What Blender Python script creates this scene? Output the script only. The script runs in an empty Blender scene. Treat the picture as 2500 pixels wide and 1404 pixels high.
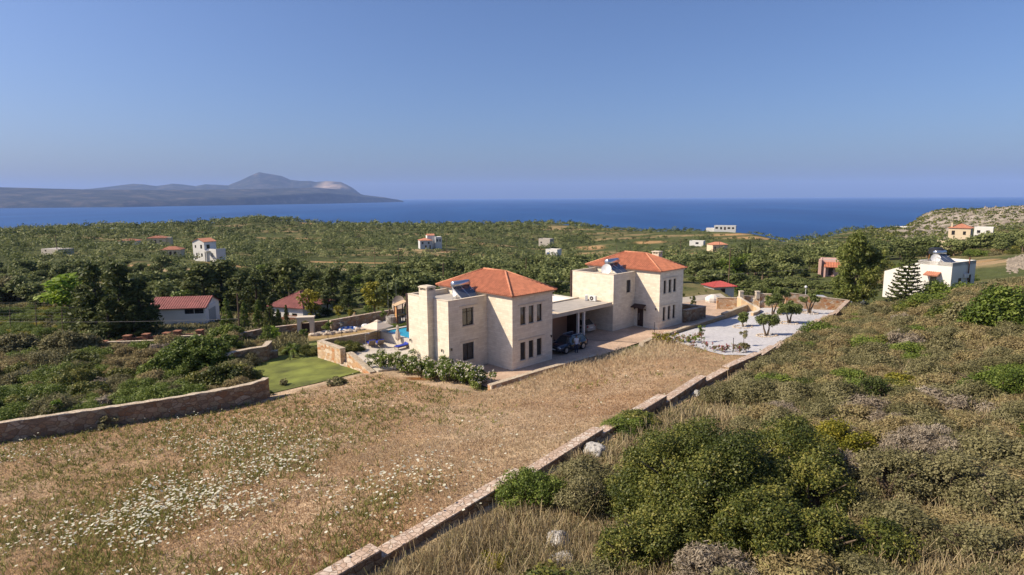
import bpy, bmesh, math, random
import numpy as np
from mathutils import Vector, Matrix, Euler

# ---------------------------------------------------------------- camera, sky, sun
SC = bpy.context.scene
COL = SC.collection
CAM_H = 15.0
F_PX, CXP, CYP = 1463.0, 1250.0, 702.0          # focal length and centre in photo pixels
PITCH = math.atan((702 - 480) / F_PX)
ROLL = math.radians(0.27)
cr, sr, cp, sp = math.cos(ROLL), math.sin(ROLL), math.cos(PITCH), math.sin(PITCH)
fwd = Vector((0, cp, -sp)); down = Vector((0, -sp, -cp)); xr = Vector((1, 0, 0))
right_v = xr * cr + down * sr
down_v = xr * -sr + down * cr
cam_d = bpy.data.cameras.new('camera'); cam = bpy.data.objects.new('camera', cam_d); COL.objects.link(cam)
m = Matrix.Identity(4)
m.col[0][:3] = right_v; m.col[1][:3] = -down_v; m.col[2][:3] = -fwd; m.col[3][:3] = (0, 0, CAM_H)
cam.matrix_world = m
cam_d.sensor_width = 36.0; cam_d.lens = 36.0 * F_PX / 2500.0
cam_d.clip_start = 0.3; cam_d.clip_end = 200000
SC.camera = cam

SUN_EL = math.radians(40.0)
SUN_DIR = Vector((0.985, 0.12, 0)).normalized() * math.cos(SUN_EL) + Vector((0, 0, -math.sin(SUN_EL)))   # light travels this way
sun_d = bpy.data.lights.new('sun', 'SUN'); sun_d.energy = 4.9; sun_d.angle = math.radians(0.53); sun_d.color = (1.0, 0.86, 0.66)
sun = bpy.data.objects.new('sun', sun_d); COL.objects.link(sun)
sun.rotation_euler = SUN_DIR.to_track_quat('-Z', 'Y').to_euler(); sun.location = (-60, -10, 80)

W = bpy.data.worlds.new('World'); SC.world = W; W.use_nodes = True
nt = W.node_tree; nt.nodes.clear()
sky = nt.nodes.new('ShaderNodeTexSky'); sky.sky_type = 'NISHITA'; sky.sun_disc = False
sky.sun_elevation = SUN_EL; sky.sun_rotation = math.atan2(-SUN_DIR.x, -SUN_DIR.y)
sky.altitude = 60; sky.air_density = 1.0; sky.dust_density = 2.2; sky.ozone_density = 6.0
bg = nt.nodes.new('ShaderNodeBackground'); bg.inputs[1].default_value = 0.086
wo = nt.nodes.new('ShaderNodeOutputWorld')
tint = nt.nodes.new('ShaderNodeMix'); tint.data_type = 'RGBA'; tint.blend_type = 'MULTIPLY'; tint.inputs[0].default_value = 1.0; tint.inputs[7].default_value = (.88, .90, 1.05, 1)
nt.links.new(sky.outputs[0], tint.inputs[6]); nt.links.new(tint.outputs[2], bg.inputs[0]); nt.links.new(bg.outputs[0], wo.inputs[0])
SC.view_settings.view_transform = 'Standard'; SC.view_settings.look = 'None'
SC.view_settings.exposure = 0.55; SC.view_settings.gamma = 1.0
try:
    SC.view_settings.use_curve_mapping = False
except Exception:
    pass
SC.render.engine = 'CYCLES'
SC.cycles.use_denoising = True
SC.cycles.max_bounces = 6; SC.cycles.diffuse_bounces = 3; SC.cycles.transparent_max_bounces = 8
SC.cycles.volume_bounces = 1

def ray(px, py):
    u, v = (px - CXP) / F_PX, (py - CYP) / F_PX
    return right_v * u + down_v * v + fwd
def at_y(px, py, y):                 # the point a photo pixel shows at depth y
    r = ray(px, py); t = y / r.y
    return Vector((r.x * t, y, CAM_H + r.z * t))
def at_z(px, py, z):                 # the point a photo pixel shows at height z
    r = ray(px, py); t = (z - CAM_H) / r.z
    return Vector((r.x * t, r.y * t, z))

# ---------------------------------------------------------------- tags
def tag(o, label=None, cat=None, group=None, kind=None):
    if label: o['label'] = label
    if cat: o['category'] = cat
    if group: o['group'] = group
    if kind: o['kind'] = kind
    return o
def empty(name, loc=(0, 0, 0), rz=0.0, label=None, cat=None, group=None, parent=None):
    o = bpy.data.objects.new(name, None); COL.objects.link(o)
    o.empty_display_size = 0.3
    o.location = loc; o.rotation_euler = (0, 0, rz)
    if parent: o.parent = parent
    return tag(o, label, cat, group)
def kids(o):
    return [c for c in bpy.data.objects if c.parent == o]
def copy_tree(o, parent=None):
    c = o.copy(); COL.objects.link(c); c.parent = parent
    for ch in o.children: copy_tree(ch, c)
    return c

# ---------------------------------------------------------------- materials
MATS = {}
def new_mat(name):
    mt = bpy.data.materials.new(name); mt.use_nodes = True
    n = mt.node_tree; b = n.nodes['Principled BSDF']
    MATS[name] = mt
    return mt, n, b
def N(n, t, **kw):
    x = n.nodes.new(t)
    for k, v in kw.items(): setattr(x, k, v)
    return x
def ramp(n, stops, interp='LINEAR'):
    r = n.nodes.new('ShaderNodeValToRGB'); r.color_ramp.interpolation = interp
    el = r.color_ramp.elements
    while len(el) > 1: el.remove(el[0])
    el[0].position = stops[0][0]; el[0].color = (*stops[0][1], 1)
    for p, c in stops[1:]:
        e = el.new(p); e.color = (*c, 1)
    return r
def mat(name, col, rough=0.8, var=0.12, scale=3.0, metal=0.0, bump=0.0, bscale=20.0, spec=0.4, detail=4):
    """plain surface whose colour wanders a little, with a fine bump"""
    if name in MATS: return MATS[name]
    mt, n, b = new_mat(name)
    tc = N(n, 'ShaderNodeTexCoord')
    no = N(n, 'ShaderNodeTexNoise'); no.inputs['Scale'].default_value = scale; no.inputs['Detail'].default_value = detail
    n.links.new(tc.outputs['Object'], no.inputs['Vector'])
    c = np.array(col)
    r = ramp(n, [(0.3, tuple(np.clip(c * (1 - var), 0, 1))), (0.7, tuple(np.clip(c * (1 + var), 0, 1)))])
    n.links.new(no.outputs['Fac'], r.inputs['Fac']); n.links.new(r.outputs['Color'], b.inputs['Base Color'])
    b.inputs['Roughness'].default_value = rough; b.inputs['Metallic'].default_value = metal
    b.inputs['Specular IOR Level'].default_value = spec
    if bump > 0:
        n2 = N(n, 'ShaderNodeTexNoise'); n2.inputs['Scale'].default_value = bscale; n2.inputs['Detail'].default_value = 5
        n.links.new(tc.outputs['Object'], n2.inputs['Vector'])
        bu = N(n, 'ShaderNodeBump'); bu.inputs['Strength'].default_value = bump; bu.inputs['Distance'].default_value = 0.05
        n.links.new(n2.outputs['Fac'], bu.inputs['Height']); n.links.new(bu.outputs['Normal'], b.inputs['Normal'])
    return mt
def mat_ashlar(name, c1, c2, mortar, bw=0.55, bh=0.2):
    """coursed stone cladding on axis aligned walls: u = x + y, v = z"""
    mt, n, b = new_mat(name)
    tc = N(n, 'ShaderNodeTexCoord'); sx = N(n, 'ShaderNodeSeparateXYZ'); n.links.new(tc.outputs['Object'], sx.inputs[0])
    ad = N(n, 'ShaderNodeMath', operation='ADD'); n.links.new(sx.outputs[0], ad.inputs[0]); n.links.new(sx.outputs[1], ad.inputs[1])
    cb = N(n, 'ShaderNodeCombineXYZ'); n.links.new(ad.outputs[0], cb.inputs[0]); n.links.new(sx.outputs[2], cb.inputs[1])
    br = N(n, 'ShaderNodeTexBrick'); br.offset = 0.37; br.offset_frequency = 2; br.squash = 1.4; br.squash_frequency = 3
    br.inputs['Color1'].default_value = (*c1, 1); br.inputs['Color2'].default_value = (*c2, 1); br.inputs['Mortar'].default_value = (*mortar, 1)
    br.inputs['Scale'].default_value = 1.0; br.inputs['Mortar Size'].default_value = 0.008; br.inputs['Mortar Smooth'].default_value = 0.4
    br.inputs['Bias'].default_value = 0.0; br.inputs['Brick Width'].default_value = bw; br.inputs['Row Height'].default_value = bh
    n.links.new(cb.outputs[0], br.inputs['Vector'])
    no = N(n, 'ShaderNodeTexNoise'); no.inputs['Scale'].default_value = 1.7; no.inputs['Detail'].default_value = 6
    n.links.new(tc.outputs['Object'], no.inputs['Vector'])
    rr = ramp(n, [(0.3, (0.90, 0.89, 0.875)), (0.7, (1.05, 1.045, 1.03))]); n.links.new(no.outputs['Fac'], rr.inputs['Fac'])
    mx = N(n, 'ShaderNodeMix', data_type='RGBA', blend_type='MULTIPLY'); mx.inputs[0].default_value = 1.0
    n.links.new(br.outputs['Color'], mx.inputs[6]); n.links.new(rr.outputs['Color'], mx.inputs[7])
    n.links.new(mx.outputs[2], b.inputs['Base Color']); b.inputs['Roughness'].default_value = 0.85
    b.inputs['Specular IOR Level'].default_value = 0.25
    n3 = N(n, 'ShaderNodeTexNoise'); n3.inputs['Scale'].default_value = 9; n3.inputs['Detail'].default_value = 6
    n.links.new(tc.outputs['Object'], n3.inputs['Vector'])
    m2 = N(n, 'ShaderNodeMath', operation='MULTIPLY_ADD'); n.links.new(br.outputs['Fac'], m2.inputs[0]); m2.inputs[1].default_value = -0.5
    n.links.new(n3.outputs['Fac'], m2.inputs[2])
    bu = N(n, 'ShaderNodeBump'); bu.inputs['Strength'].default_value = 0.45; bu.inputs['Distance'].default_value = 0.03
    n.links.new(m2.outputs[0], bu.inputs['Height']); n.links.new(bu.outputs['Normal'], b.inputs['Normal'])
    return mt
def mat_rubble(name, cols, mortar, scale=2.6, msize=0.05):
    """random rubble stone: voronoi cells, each stone its own colour, sunk mortar"""
    mt, n, b = new_mat(name)
    tc = N(n, 'ShaderNodeTexCoord')
    no = N(n, 'ShaderNodeTexNoise'); no.inputs['Scale'].default_value = 3.0; no.inputs['Detail'].default_value = 3
    n.links.new(tc.outputs['Object'], no.inputs['Vector'])
    mv = N(n, 'ShaderNodeMix', data_type='VECTOR'); mv.inputs[0].default_value = 0.10
    n.links.new(tc.outputs['Object'], mv.inputs[4]); n.links.new(no.outputs['Color'], mv.inputs[5])
    mp = N(n, 'ShaderNodeMapping'); mp.inputs['Scale'].default_value = (1, 1, 1.5); n.links.new(mv.outputs[1], mp.inputs[0])
    v1 = N(n, 'ShaderNodeTexVoronoi'); v1.inputs['Scale'].default_value = scale; n.links.new(mp.outputs[0], v1.inputs['Vector'])
    v2 = N(n, 'ShaderNodeTexVoronoi', feature='DISTANCE_TO_EDGE'); v2.inputs['Scale'].default_value = scale; n.links.new(mp.outputs[0], v2.inputs['Vector'])
    sx = N(n, 'ShaderNodeSeparateColor'); n.links.new(v1.outputs['Color'], sx.inputs[0])
    k = len(cols)
    r = ramp(n, [((i + 0.5) / k, c) for i, c in enumerate(cols)]); n.links.new(sx.outputs[0], r.inputs['Fac'])
    e = ramp(n, [(msize * 0.4, (0, 0, 0)), (msize, (1, 1, 1))]); n.links.new(v2.outputs['Distance'], e.inputs['Fac'])
    mx = N(n, 'ShaderNodeMix', data_type='RGBA'); n.links.new(e.outputs['Color'], mx.inputs[0]); mx.inputs[6].default_value = (*mortar, 1)
    n4 = N(n, 'ShaderNodeTexNoise'); n4.inputs['Scale'].default_value = 11; n4.inputs['Detail'].default_value = 6; n.links.new(tc.outputs['Object'], n4.inputs['Vector'])
    rr = ramp(n, [(0.3, (0.72, 0.72, 0.72)), (0.7, (1.15, 1.15, 1.15))]); n.links.new(n4.outputs['Fac'], rr.inputs['Fac'])
    ml = N(n, 'ShaderNodeMix', data_type='RGBA', blend_type='MULTIPLY'); ml.inputs[0].default_value = 1
    n.links.new(r.outputs['Color'], ml.inputs[6]); n.links.new(rr.outputs['Color'], ml.inputs[7]); n.links.new(ml.outputs[2], mx.inputs[7])
    n.links.new(mx.outputs[2], b.inputs['Base Color']); b.inputs['Roughness'].default_value = 0.9; b.inputs['Specular IOR Level'].default_value = 0.2
    bu = N(n, 'ShaderNodeBump'); bu.inputs['Strength'].default_value = 0.8; bu.inputs['Distance'].default_value = 0.06
    n.links.new(e.outputs['Color'], bu.inputs['Height']); n.links.new(bu.outputs['Normal'], b.inputs['Normal'])
    return mt
LEAF_RGB = (1.18, 1.15, .76)
def mat_leaf(name, stops, rough=0.6, trans=0.25, spec=0.25):
    """foliage: each leaf carries a tint number that picks its colour"""
    mt, n, b = new_mat(name)
    at = N(n, 'ShaderNodeAttribute'); at.attribute_name = 'tint'
    k = len(stops)
    r = ramp(n, [(i / (k - 1) if k > 1 else 0, c if any(w in name for w in ('white', 'flower', 'blossom', 'seed', 'thorn', 'twig', 'scrub', 'straw', 'field')) else (c[0] * LEAF_RGB[0], c[1] * LEAF_RGB[1], c[2] * LEAF_RGB[2])) for i, c in enumerate(stops)])
    oi = N(n, 'ShaderNodeObjectInfo')
    ma = N(n, 'ShaderNodeMath', operation='MULTIPLY_ADD'); ma.inputs[1].default_value = 0.22
    n.links.new(oi.outputs['Random'], ma.inputs[0])
    m2 = N(n, 'ShaderNodeMath', operation='SUBTRACT'); n.links.new(at.outputs['Fac'], m2.inputs[0]); m2.inputs[1].default_value = 0.11
    n.links.new(m2.outputs[0], ma.inputs[2])
    n.links.new(ma.outputs[0], r.inputs['Fac']); n.links.new(r.outputs['Color'], b.inputs['Base Color'])
    b.inputs['Roughness'].default_value = rough; b.inputs['Specular IOR Level'].default_value = spec
    tr = N(n, 'ShaderNodeBsdfTranslucent'); n.links.new(r.outputs['Color'], tr.inputs['Color'])
    ms = N(n, 'ShaderNodeMixShader'); ms.inputs[0].default_value = trans
    n.links.new(b.outputs[0], ms.inputs[1]); n.links.new(tr.outputs[0], ms.inputs[2])
    n.links.new(ms.outputs[0], n.nodes['Material Output'].inputs['Surface'])
    return mt
def glass_dark(name, col=(0.030, 0.030, 0.032), rough=0.05):
    if name in MATS: return MATS[name]
    mt, n, b = new_mat(name)
    b.inputs['Base Color'].default_value = (*col, 1); b.inputs['Roughness'].default_value = rough
    b.inputs['Specular IOR Level'].default_value = 0.8
    return mt

# ---------------------------------------------------------------- mesh collector
class MB:
    def __init__(s): s.v = []; s.f = []; s.mi = []
    def add(s, vs, fs, mi=0):
        k = len(s.v); s.v += [tuple(p) for p in vs]; s.f += [tuple(i + k for i in f) for f in fs]; s.mi += [mi] * len(fs); return s
    def quad(s, a, b, c, d, mi=0): return s.add([a, b, c, d], [(0, 1, 2, 3)], mi)
    def box(s, x0, x1, y0, y1, z0, z1, mi=0, rz=None, c=None):
        vs = [(x0, y0, z0), (x1, y0, z0), (x1, y1, z0), (x0, y1, z0), (x0, y0, z1), (x1, y0, z1), (x1, y1, z1), (x0, y1, z1)]
        if rz is not None:
            cx, cy = c if c else (0, 0); ca, sa = math.cos(rz), math.sin(rz)
            vs = [(cx + x * ca - y * sa, cy + x * sa + y * ca, z) for x, y, z in vs]
        return s.add(vs, [(0, 3, 2, 1), (4, 5, 6, 7), (0, 1, 5, 4), (1, 2, 6, 5), (2, 3, 7, 6), (3, 0, 4, 7)], mi)
    def prism(s, poly, z0, z1, mi=0):
        n = len(poly)
        f0 = z0 if callable(z0) else (lambda x, y: z0); f1 = z1 if callable(z1) else (lambda x, y: z1)
        vs = [(x, y, f0(x, y)) for x, y in poly] + [(x, y, f1(x, y)) for x, y in poly]
        fs = [tuple(range(n - 1, -1, -1)), tuple(range(n, 2 * n))] + [(i, (i + 1) % n, n + (i + 1) % n, n + i) for i in range(n)]
        return s.add(vs, fs, mi)
    def tube(s, pts, rads, n=8, mi=0, cap=True):
        pts = [Vector(p) for p in pts]
        if not hasattr(rads, '__len__'): rads = [rads] * len(pts)
        k = len(s.v); up = None
        for i, p in enumerate(pts):
            d = (pts[min(i + 1, len(pts) - 1)] - pts[max(i - 1, 0)])
            if d.length < 1e-9: d = Vector((0, 0, 1))
            d.normalize()
            a = Vector((1, 0, 0)) if abs(d.x) < 0.9 else Vector((0, 1, 0))
            if up is not None and abs(up.dot(d)) < 0.95: a = up
            e1 = (a - d * a.dot(d)).normalized(); e2 = d.cross(e1); up = e1
            for j in range(n):
                t = 2 * math.pi * j / n
                s.v.append(tuple(p + (e1 * math.cos(t) + e2 * math.sin(t)) * rads[i]))
        for i in range(len(pts) - 1):
            for j in range(n):
                a0 = k + i * n + j; a1 = k + i * n + (j + 1) % n
                s.f.append((a0, a1, a1 + n, a0 + n)); s.mi.append(mi)
        if cap:
            s.f.append(tuple(k + j for j in range(n - 1, -1, -1))); s.mi.append(mi)
            b0 = k + (len(pts) - 1) * n; s.f.append(tuple(b0 + j for j in range(n))); s.mi.append(mi)
        return s
    def ball(s, c, r, nu=10, nv=7, mi=0, sc=(1, 1, 1), jit=0.0, rng=None):
        k = len(s.v); c = Vector(c)
        for i in range(nv + 1):
            ph = math.pi * i / nv
            for j in range(nu):
                th = 2 * math.pi * j / nu
                rr = r * (1 + (rng.uniform(-jit, jit) if rng else 0))
                s.v.append((c.x + sc[0] * rr * math.sin(ph) * math.cos(th), c.y + sc[1] * rr * math.sin(ph) * math.sin(th), c.z + sc[2] * rr * math.cos(ph)))
        for i in range(nv):
            for j in range(nu):
                s.f.append((k + i * nu + j, k + (i + 1) * nu + j, k + (i + 1) * nu + (j + 1) % nu, k + i * nu + (j + 1) % nu)); s.mi.append(mi)
        return s
    def disc(s, c, nrm, r, n=16, mi=0):
        nrm = Vector(nrm).normalized(); a = Vector((0, 0, 1)) if abs(nrm.z) < 0.9 else Vector((1, 0, 0))
        e1 = nrm.cross(a).normalized(); e2 = nrm.cross(e1); c = Vector(c)
        return s.add([c + (e1 * math.cos(2 * math.pi * j / n) + e2 * math.sin(2 * math.pi * j / n)) * r for j in range(n)], [tuple(range(n))], mi)
    def mesh(s, name, mats, smooth=False):
        me = bpy.data.meshes.new(name); me.from_pydata(s.v, [], s.f); me.update()
        for mm in (mats if isinstance(mats, (list, tuple)) else [mats]): me.materials.append(mm)
        if any(s.mi): me.polygons.foreach_set('material_index', s.mi)
        if smooth: me.polygons.foreach_set('use_smooth', [True] * len(me.polygons))
        return me
    def build(s, name, mats, parent=None, bevel=0.0, smooth=False, loc=None):
        o = bpy.data.objects.new(name, s.mesh(name, mats, smooth)); COL.objects.link(o)
        if parent: o.parent = parent
        if loc is not None: o.location = loc
        if bevel > 0:
            bm = bmesh.new(); bm.from_mesh(o.data)
            bmesh.ops.recalc_face_normals(bm, faces=bm.faces)
            bmesh.ops.bevel(bm, geom=[e for e in bm.edges if len(e.link_faces) == 2 and e.calc_face_angle(0) > 0.5], offset=bevel, segments=2, affect='EDGES', profile=0.5)
            bm.to_mesh(o.data); bm.free()
        return o
def np_mesh(name, verts, faces, mats, tint=None, smooth=False):
    """big mesh from arrays: verts (n,3), faces (m,k) all with k corners"""
    me = bpy.data.meshes.new(name)
    verts = np.asarray(verts, np.float32); faces = np.asarray(faces, np.int32); k = faces.shape[1]
    me.vertices.add(len(verts)); me.vertices.foreach_set('co', verts.ravel())
    me.loops.add(faces.size); me.loops.foreach_set('vertex_index', faces.ravel())
    me.polygons.add(len(faces)); me.polygons.foreach_set('loop_start', np.arange(0, faces.size, k, dtype=np.int32))
    me.polygons.foreach_set('loop_total', np.full(len(faces), k, np.int32))
    if smooth: me.polygons.foreach_set('use_smooth', np.ones(len(faces), bool))
    me.update(calc_edges=True)
    if tint is not None:
        a = me.attributes.new('tint', 'FLOAT', 'FACE'); a.data.foreach_set('value', np.asarray(tint, np.float32))
    for mm in (mats if isinstance(mats, (list, tuple)) else [mats]): me.materials.append(mm)
    return me
def link(name, me, parent=None, loc=(0, 0, 0), rz=0, sc=None):
    o = bpy.data.objects.new(name, me); COL.objects.link(o); o.location = loc; o.rotation_euler = (0, 0, rz)
    if sc is not None: o.scale = (sc, sc, sc) if not hasattr(sc, '__len__') else sc
    if parent: o.parent = parent
    return o
def fbm(x, y, seed=0, octs=4, base=1.0):
    """smooth value noise in [-1, 1] for arrays"""
    x = np.asarray(x, float); y = np.asarray(y, float); out = np.zeros(np.broadcast(x, y).shape); amp = 1.0; tot = 0; f = base
    for o in range(octs):
        xs, ys = x * f + 17.3 * o + seed * 5.1, y * f - 9.7 * o + seed * 3.3
        xi, yi = np.floor(xs), np.floor(ys); fx, fy = xs - xi, ys - yi
        fx = fx * fx * (3 - 2 * fx); fy = fy * fy * (3 - 2 * fy)
        def h(a, b):
            q = np.sin(a * 127.1 + b * 311.7 + (seed + o) * 74.7) * 43758.5453
            return (q - np.floor(q)) * 2 - 1
        v = (h(xi, yi) * (1 - fx) + h(xi + 1, yi) * fx) * (1 - fy) + (h(xi, yi + 1) * (1 - fx) + h(xi + 1, yi + 1) * fx) * fy
        out += v * amp; tot += amp; amp *= 0.5; f *= 2
    return out / tot
def inpoly(x, y, poly):
    x = np.asarray(x); y = np.asarray(y); c = np.zeros(np.broadcast(x, y).shape, bool); n = len(poly)
    for i in range(n):
        (x1, y1), (x2, y2) = poly[i], poly[(i + 1) % n]
        if y1 == y2: continue
        c ^= ((y1 > y) != (y2 > y)) & (x < (x2 - x1) * (y - y1) / (y2 - y1) + x1)
    return c
def segdist(x, y, pts, closed=True):
    x = np.asarray(x, float); y = np.asarray(y, float); d = np.full(np.broadcast(x, y).shape, 1e9); n = len(pts)
    for i in range(n if closed else n - 1):
        (x1, y1), (x2, y2) = pts[i], pts[(i + 1) % n]
        L2 = (x2 - x1) ** 2 + (y2 - y1) ** 2 + 1e-9
        t = np.clip(((x - x1) * (x2 - x1) + (y - y1) * (y2 - y1)) / L2, 0, 1)
        d = np.minimum(d, np.hypot(x - x1 - t * (x2 - x1), y - y1 - t * (y2 - y1)))
    return d
# ---------------------------------------------------------------- the villa grid: x = along the facades, y = away to the left
TH = math.radians(45.2)
AX = np.array([math.sin(TH), math.cos(TH)]); BX = np.array([-math.cos(TH), math.sin(TH)]); L0 = np.array([0.02, 50.57])
VROT = math.pi / 2 - TH
def vw(a, b): p = L0 + a * AX + b * BX; return float(p[0]), float(p[1])
def to_ab(x, y):
    dx, dy = np.asarray(x) - L0[0], np.asarray(y) - L0[1]
    return dx * AX[0] + dy * AX[1], dx * BX[0] + dy * BX[1]
RO = (22.12, -0.9); R_Z = 0.2                       # right villa origin on that grid, and its floor
# boundary wall: straight, azimuth 37 deg, tops step down away from the camera
WAZ = math.radians(37.0); WD = np.array([math.sin(WAZ), math.cos(WAZ)]); WN = np.array([math.cos(WAZ), -math.sin(WAZ)])
WF = np.array([44.2, 77.2])                         # far end, right edge of the top
W_PTS = [(44.2, 77.2), (37.1, 67.5), (34.68, 64.43), (32.14, 61.08), (27.45, 54.95), (23.2, 49.4), (21.1, 46.66), (18.7, 43.7), (17.1, 42.1), (14.9, 39.9), (12.4, 37.1), (8.66, 32.3), (4.27, 26.9), (.45, 21.9), (-3.9, 16.35), (-9.0, 9.9)]
W_Z = [1.40, 1.65, 1.92, 2.25, 2.45, 2.82, 3.10, 3.33, 3.34, 3.20, 3.57, 3.95, 4.18, 4.45, 4.72]
W_S = [float((WF - np.array(p)) @ WD) for p in W_PTS]; W_O = [float((np.array(p) - WF) @ WN) for p in W_PTS]
W_SEG = [(W_S[i], W_S[i + 1], W_Z[i]) for i in range(len(W_Z))]
def wall_pt(s, off=0.0): p = WF - WD * s + WN * (off + float(np.interp(s, W_S, W_O))); return float(p[0]), float(p[1])
def s_o(x, y):
    s = (WF[0] - x) * WD[0] + (WF[1] - y) * WD[1]; o = (x - WF[0]) * WN[0] + (y - WF[1]) * WN[1]
    return s, o - np.interp(s, W_S, W_O)
def wall_top(s):
    for a, b, z in W_SEG:
        if s <= b: return z
    return W_SEG[-1][2]

# ---------------------------------------------------------------- ground heights from measured points
CT = []
def cz(px, py, z): CT.append(tuple(at_z(px, py, z)))
def cy(px, py, y): CT.append(tuple(at_y(px, py, y)))
def cw(x, y, z): CT.append((x, y, z))
for s in (6, 12, 20, 28, 35, 40, 44):
    cw(*wall_pt(s, -0.9), wall_top(s) - 0.95 + 0.2 * (s > 34)); cw(*wall_pt(s, 0.7), wall_top(s) - 0.55)
for s in (50, 56, 62, 68, 74, 80, 86):
    cw(*wall_pt(s, -0.9), wall_top(s) - 0.32); cw(*wall_pt(s, 0.7), wall_top(s) - 0.36)
for p in ((0, 1078, -.7), (330, 1032, -.7), (655, 976, -.8), (0, 1404, 1.1), (300, 1404, 2.4), (600, 1404, 3.6), (500, 1200, 1.4), (200, 1220, .4),
          (1000, 1100, 2.3), (700, 1060, .5), (1200, 1000, 1.5), (1400, 1010, 2.6), (1160, 942, .05), (1000, 930, -.3), (900, 902, -.5), (800, 940, -.6),
          (1450, 884, .35), (1300, 925, .35), (1600, 880, 1.6), (1560, 850, .45), (1700, 900, 2.7),
          (1690, 830, .7), (1800, 862, 2.0), (1870, 820, 1.0), (1930, 793, .95), (1885, 770, .5), (1977, 765, .8), (1814, 800, .45), (1850, 745, .3)): cz(*p)
# hillside right of the wall
for s, o, z in ((10, 8, 2.2), (20, 8, 2.9), (30, 8, 3.4), (40, 8, 3.9), (50, 8, 4.3), (60, 8, 4.6), (70, 8, 4.7), (80, 7, 4.8),
                (30, 16, 5.2), (40, 16, 5.4), (50, 15, 5.5), (60, 15, 5.5), (70, 14, 5.4), (40, 26, 7.2), (55, 26, 6.9), (20, 22, 6.3)): cw(*wall_pt(s, o), z)
for p in ((2490, 735, 50), (2440, 795, 45), (2260, 752, 63), (2350, 745, 58), (2800, 720, 45), (2800, 900, 28)): cy(*p)
for p in ((-9, 6, 3.8), (0, 6, 5.3), (9, 6, 6.4), (-9, 11, 3.3)): cw(*p)
# garden, pool side and the left slope
for p in ((700, 905, -1.4), (850, 905, -1.1), (640, 940, -1.35), (620, 880, -1.5), (700, 860, -1.5), (780, 885, -1.35), (0, 960, -2.2), (300, 905, -2.3), (0, 880, -2.8),
          (480, 890, -1.9), (250, 850, -3.0), (560, 930, -1.7), (300, 980, -1.6), (60, 1020, -1.6)): cz(*p)
for p in ((900, 778, 88), (800, 812, 76), (700, 832, 71), (1000, 745, 105), (850, 830, 72), (640, 850, 67)): cy(*p)
cy(965, 782, 82); cy(550, 812, 78); cy(720, 800, 82)
# valley, groves, buildings
for p in ((440, 800, 88), (290, 832, 80), (100, 797, 90), (0, 706, 140), (250, 705, 130), (550, 762, 115), (700, 762, 115), (300, 642, 210), (100, 645, 210),
          (700, 655, 230), (900, 662, 200), (800, 602, 380), (600, 572, 450), (300, 602, 300), (1150, 655, 220), (510, 636, 218), (1050, 610, 350), (1352, 637, 330),
          (1330, 601, 430), (1435, 607, 400), (1280, 702, 135), (1100, 682, 150), (1697, 602, 400), (1762, 612, 340), (1770, 564, 470), (2345, 602, 226), (2200, 622, 180),
          (2030, 592, 300), (2030, 672, 125), (1950, 705, 105), (1800, 704, 112), (1750, 747, 90), (1690, 752, 88), (2085, 752, 84), (2145, 738, 80), (2230, 742, 74),
          (1550, 640, 230), (1500, 690, 120), (1900, 640, 200), (2480, 640, 110), (2420, 680, 90), (2700, 600, 120), (2450, 605, 200), (2250, 600, 230), (2400, 570, 330), (2260, 575, 380)): cy(*p)
# the skyline against the sea, then the fall to the shore
SKY = [(-500, 580, 420), (0, 571, 450), (130, 564, 480), (300, 558, 520), (400, 554, 560), (470, 548, 600), (540, 541, 650), (600, 536, 700), (650, 533, 720), (700, 539, 720), (760, 546, 700),
       (850, 550, 680), (1020, 552, 680), (1200, 549, 680), (1360, 548, 660), (1420, 552, 640), (1500, 559, 600), (1600, 565, 560), (1700, 563, 520), (1780, 568, 490), (1850, 574, 470),
       (1890, 583, 450), (1960, 588, 430), (2010, 579, 430), (2060, 567, 440), (2130, 559, 450), (2200, 556, 470), (2232, 541, 560), (2262, 523, 600), (2330, 514, 620), (2420, 516, 600),
       (2465, 510, 560), (2500, 505, 540), (2900, 495, 500)]
SKY_FIT = [(-500, 589.3, 420), (0, 589.4, 450), (130, 578.8, 480), (300, 572.2, 520), (400, 563.0, 560), (470, 559.1, 600), (540, 549.7, 650), (600, 543.5, 700), (650, 534.3, 720), (700, 552.9, 720), (760, 568.8, 700), (850, 564.3, 680), (1020, 566.2, 680), (1200, 562.1, 680), (1360, 557.2, 660), (1420, 564.5, 640), (1500, 565.5, 600), (1600, 575.5, 560), (1700, 572.1, 520), (1780, 576.0, 490), (1850, 570.9, 470), (1890, 581.7, 450), (1960, 601.9, 430), (2010, 583.5, 430), (2060, 566.6, 440), (2130, 562.3, 450), (2200, 560.9, 470), (2232, 541.8, 560), (2262, 541.6, 600), (2330, 576.6, 620), (2420, 579.4, 600), (2465, 546.5, 560), (2500, 524.5, 540), (2900, 505.9, 500)]      # ground under the treetops, after levelling
for p in SKY_FIT: cy(*p)
for p in SKY[::2]:
    q = at_y(*p); cw(q.x * 1.25, q.y * 1.25, -60); cw(q.x * 1.6, q.y * 1.6, -110)
CT = np.array(CT)
KT = 1.6
def feat(x, y): return np.stack([np.asarray(x) / np.asarray(y) * KT, np.log(np.asarray(y))], -1)
_cf = feat(CT[:, 0], CT[:, 1])
def _ker(d2): return np.sqrt(d2 + 0.0025)
_d2 = ((_cf[:, None, :] - _cf[None, :, :]) ** 2).sum(-1)
_n = len(CT); _A = np.zeros((_n + 3, _n + 3)); _A[:_n, :_n] = _ker(_d2) - np.eye(_n) * 0.012
_A[:_n, _n] = 1; _A[:_n, _n + 1:] = _cf; _A[_n, :_n] = 1; _A[_n + 1:, :_n] = _cf.T
_w = np.linalg.solve(_A, np.concatenate([CT[:, 2], np.zeros(3)]))
GT = np.linspace(-1.25, 1.25, 461); GL = np.linspace(math.log(5.5), math.log(1150), 520)
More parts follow.
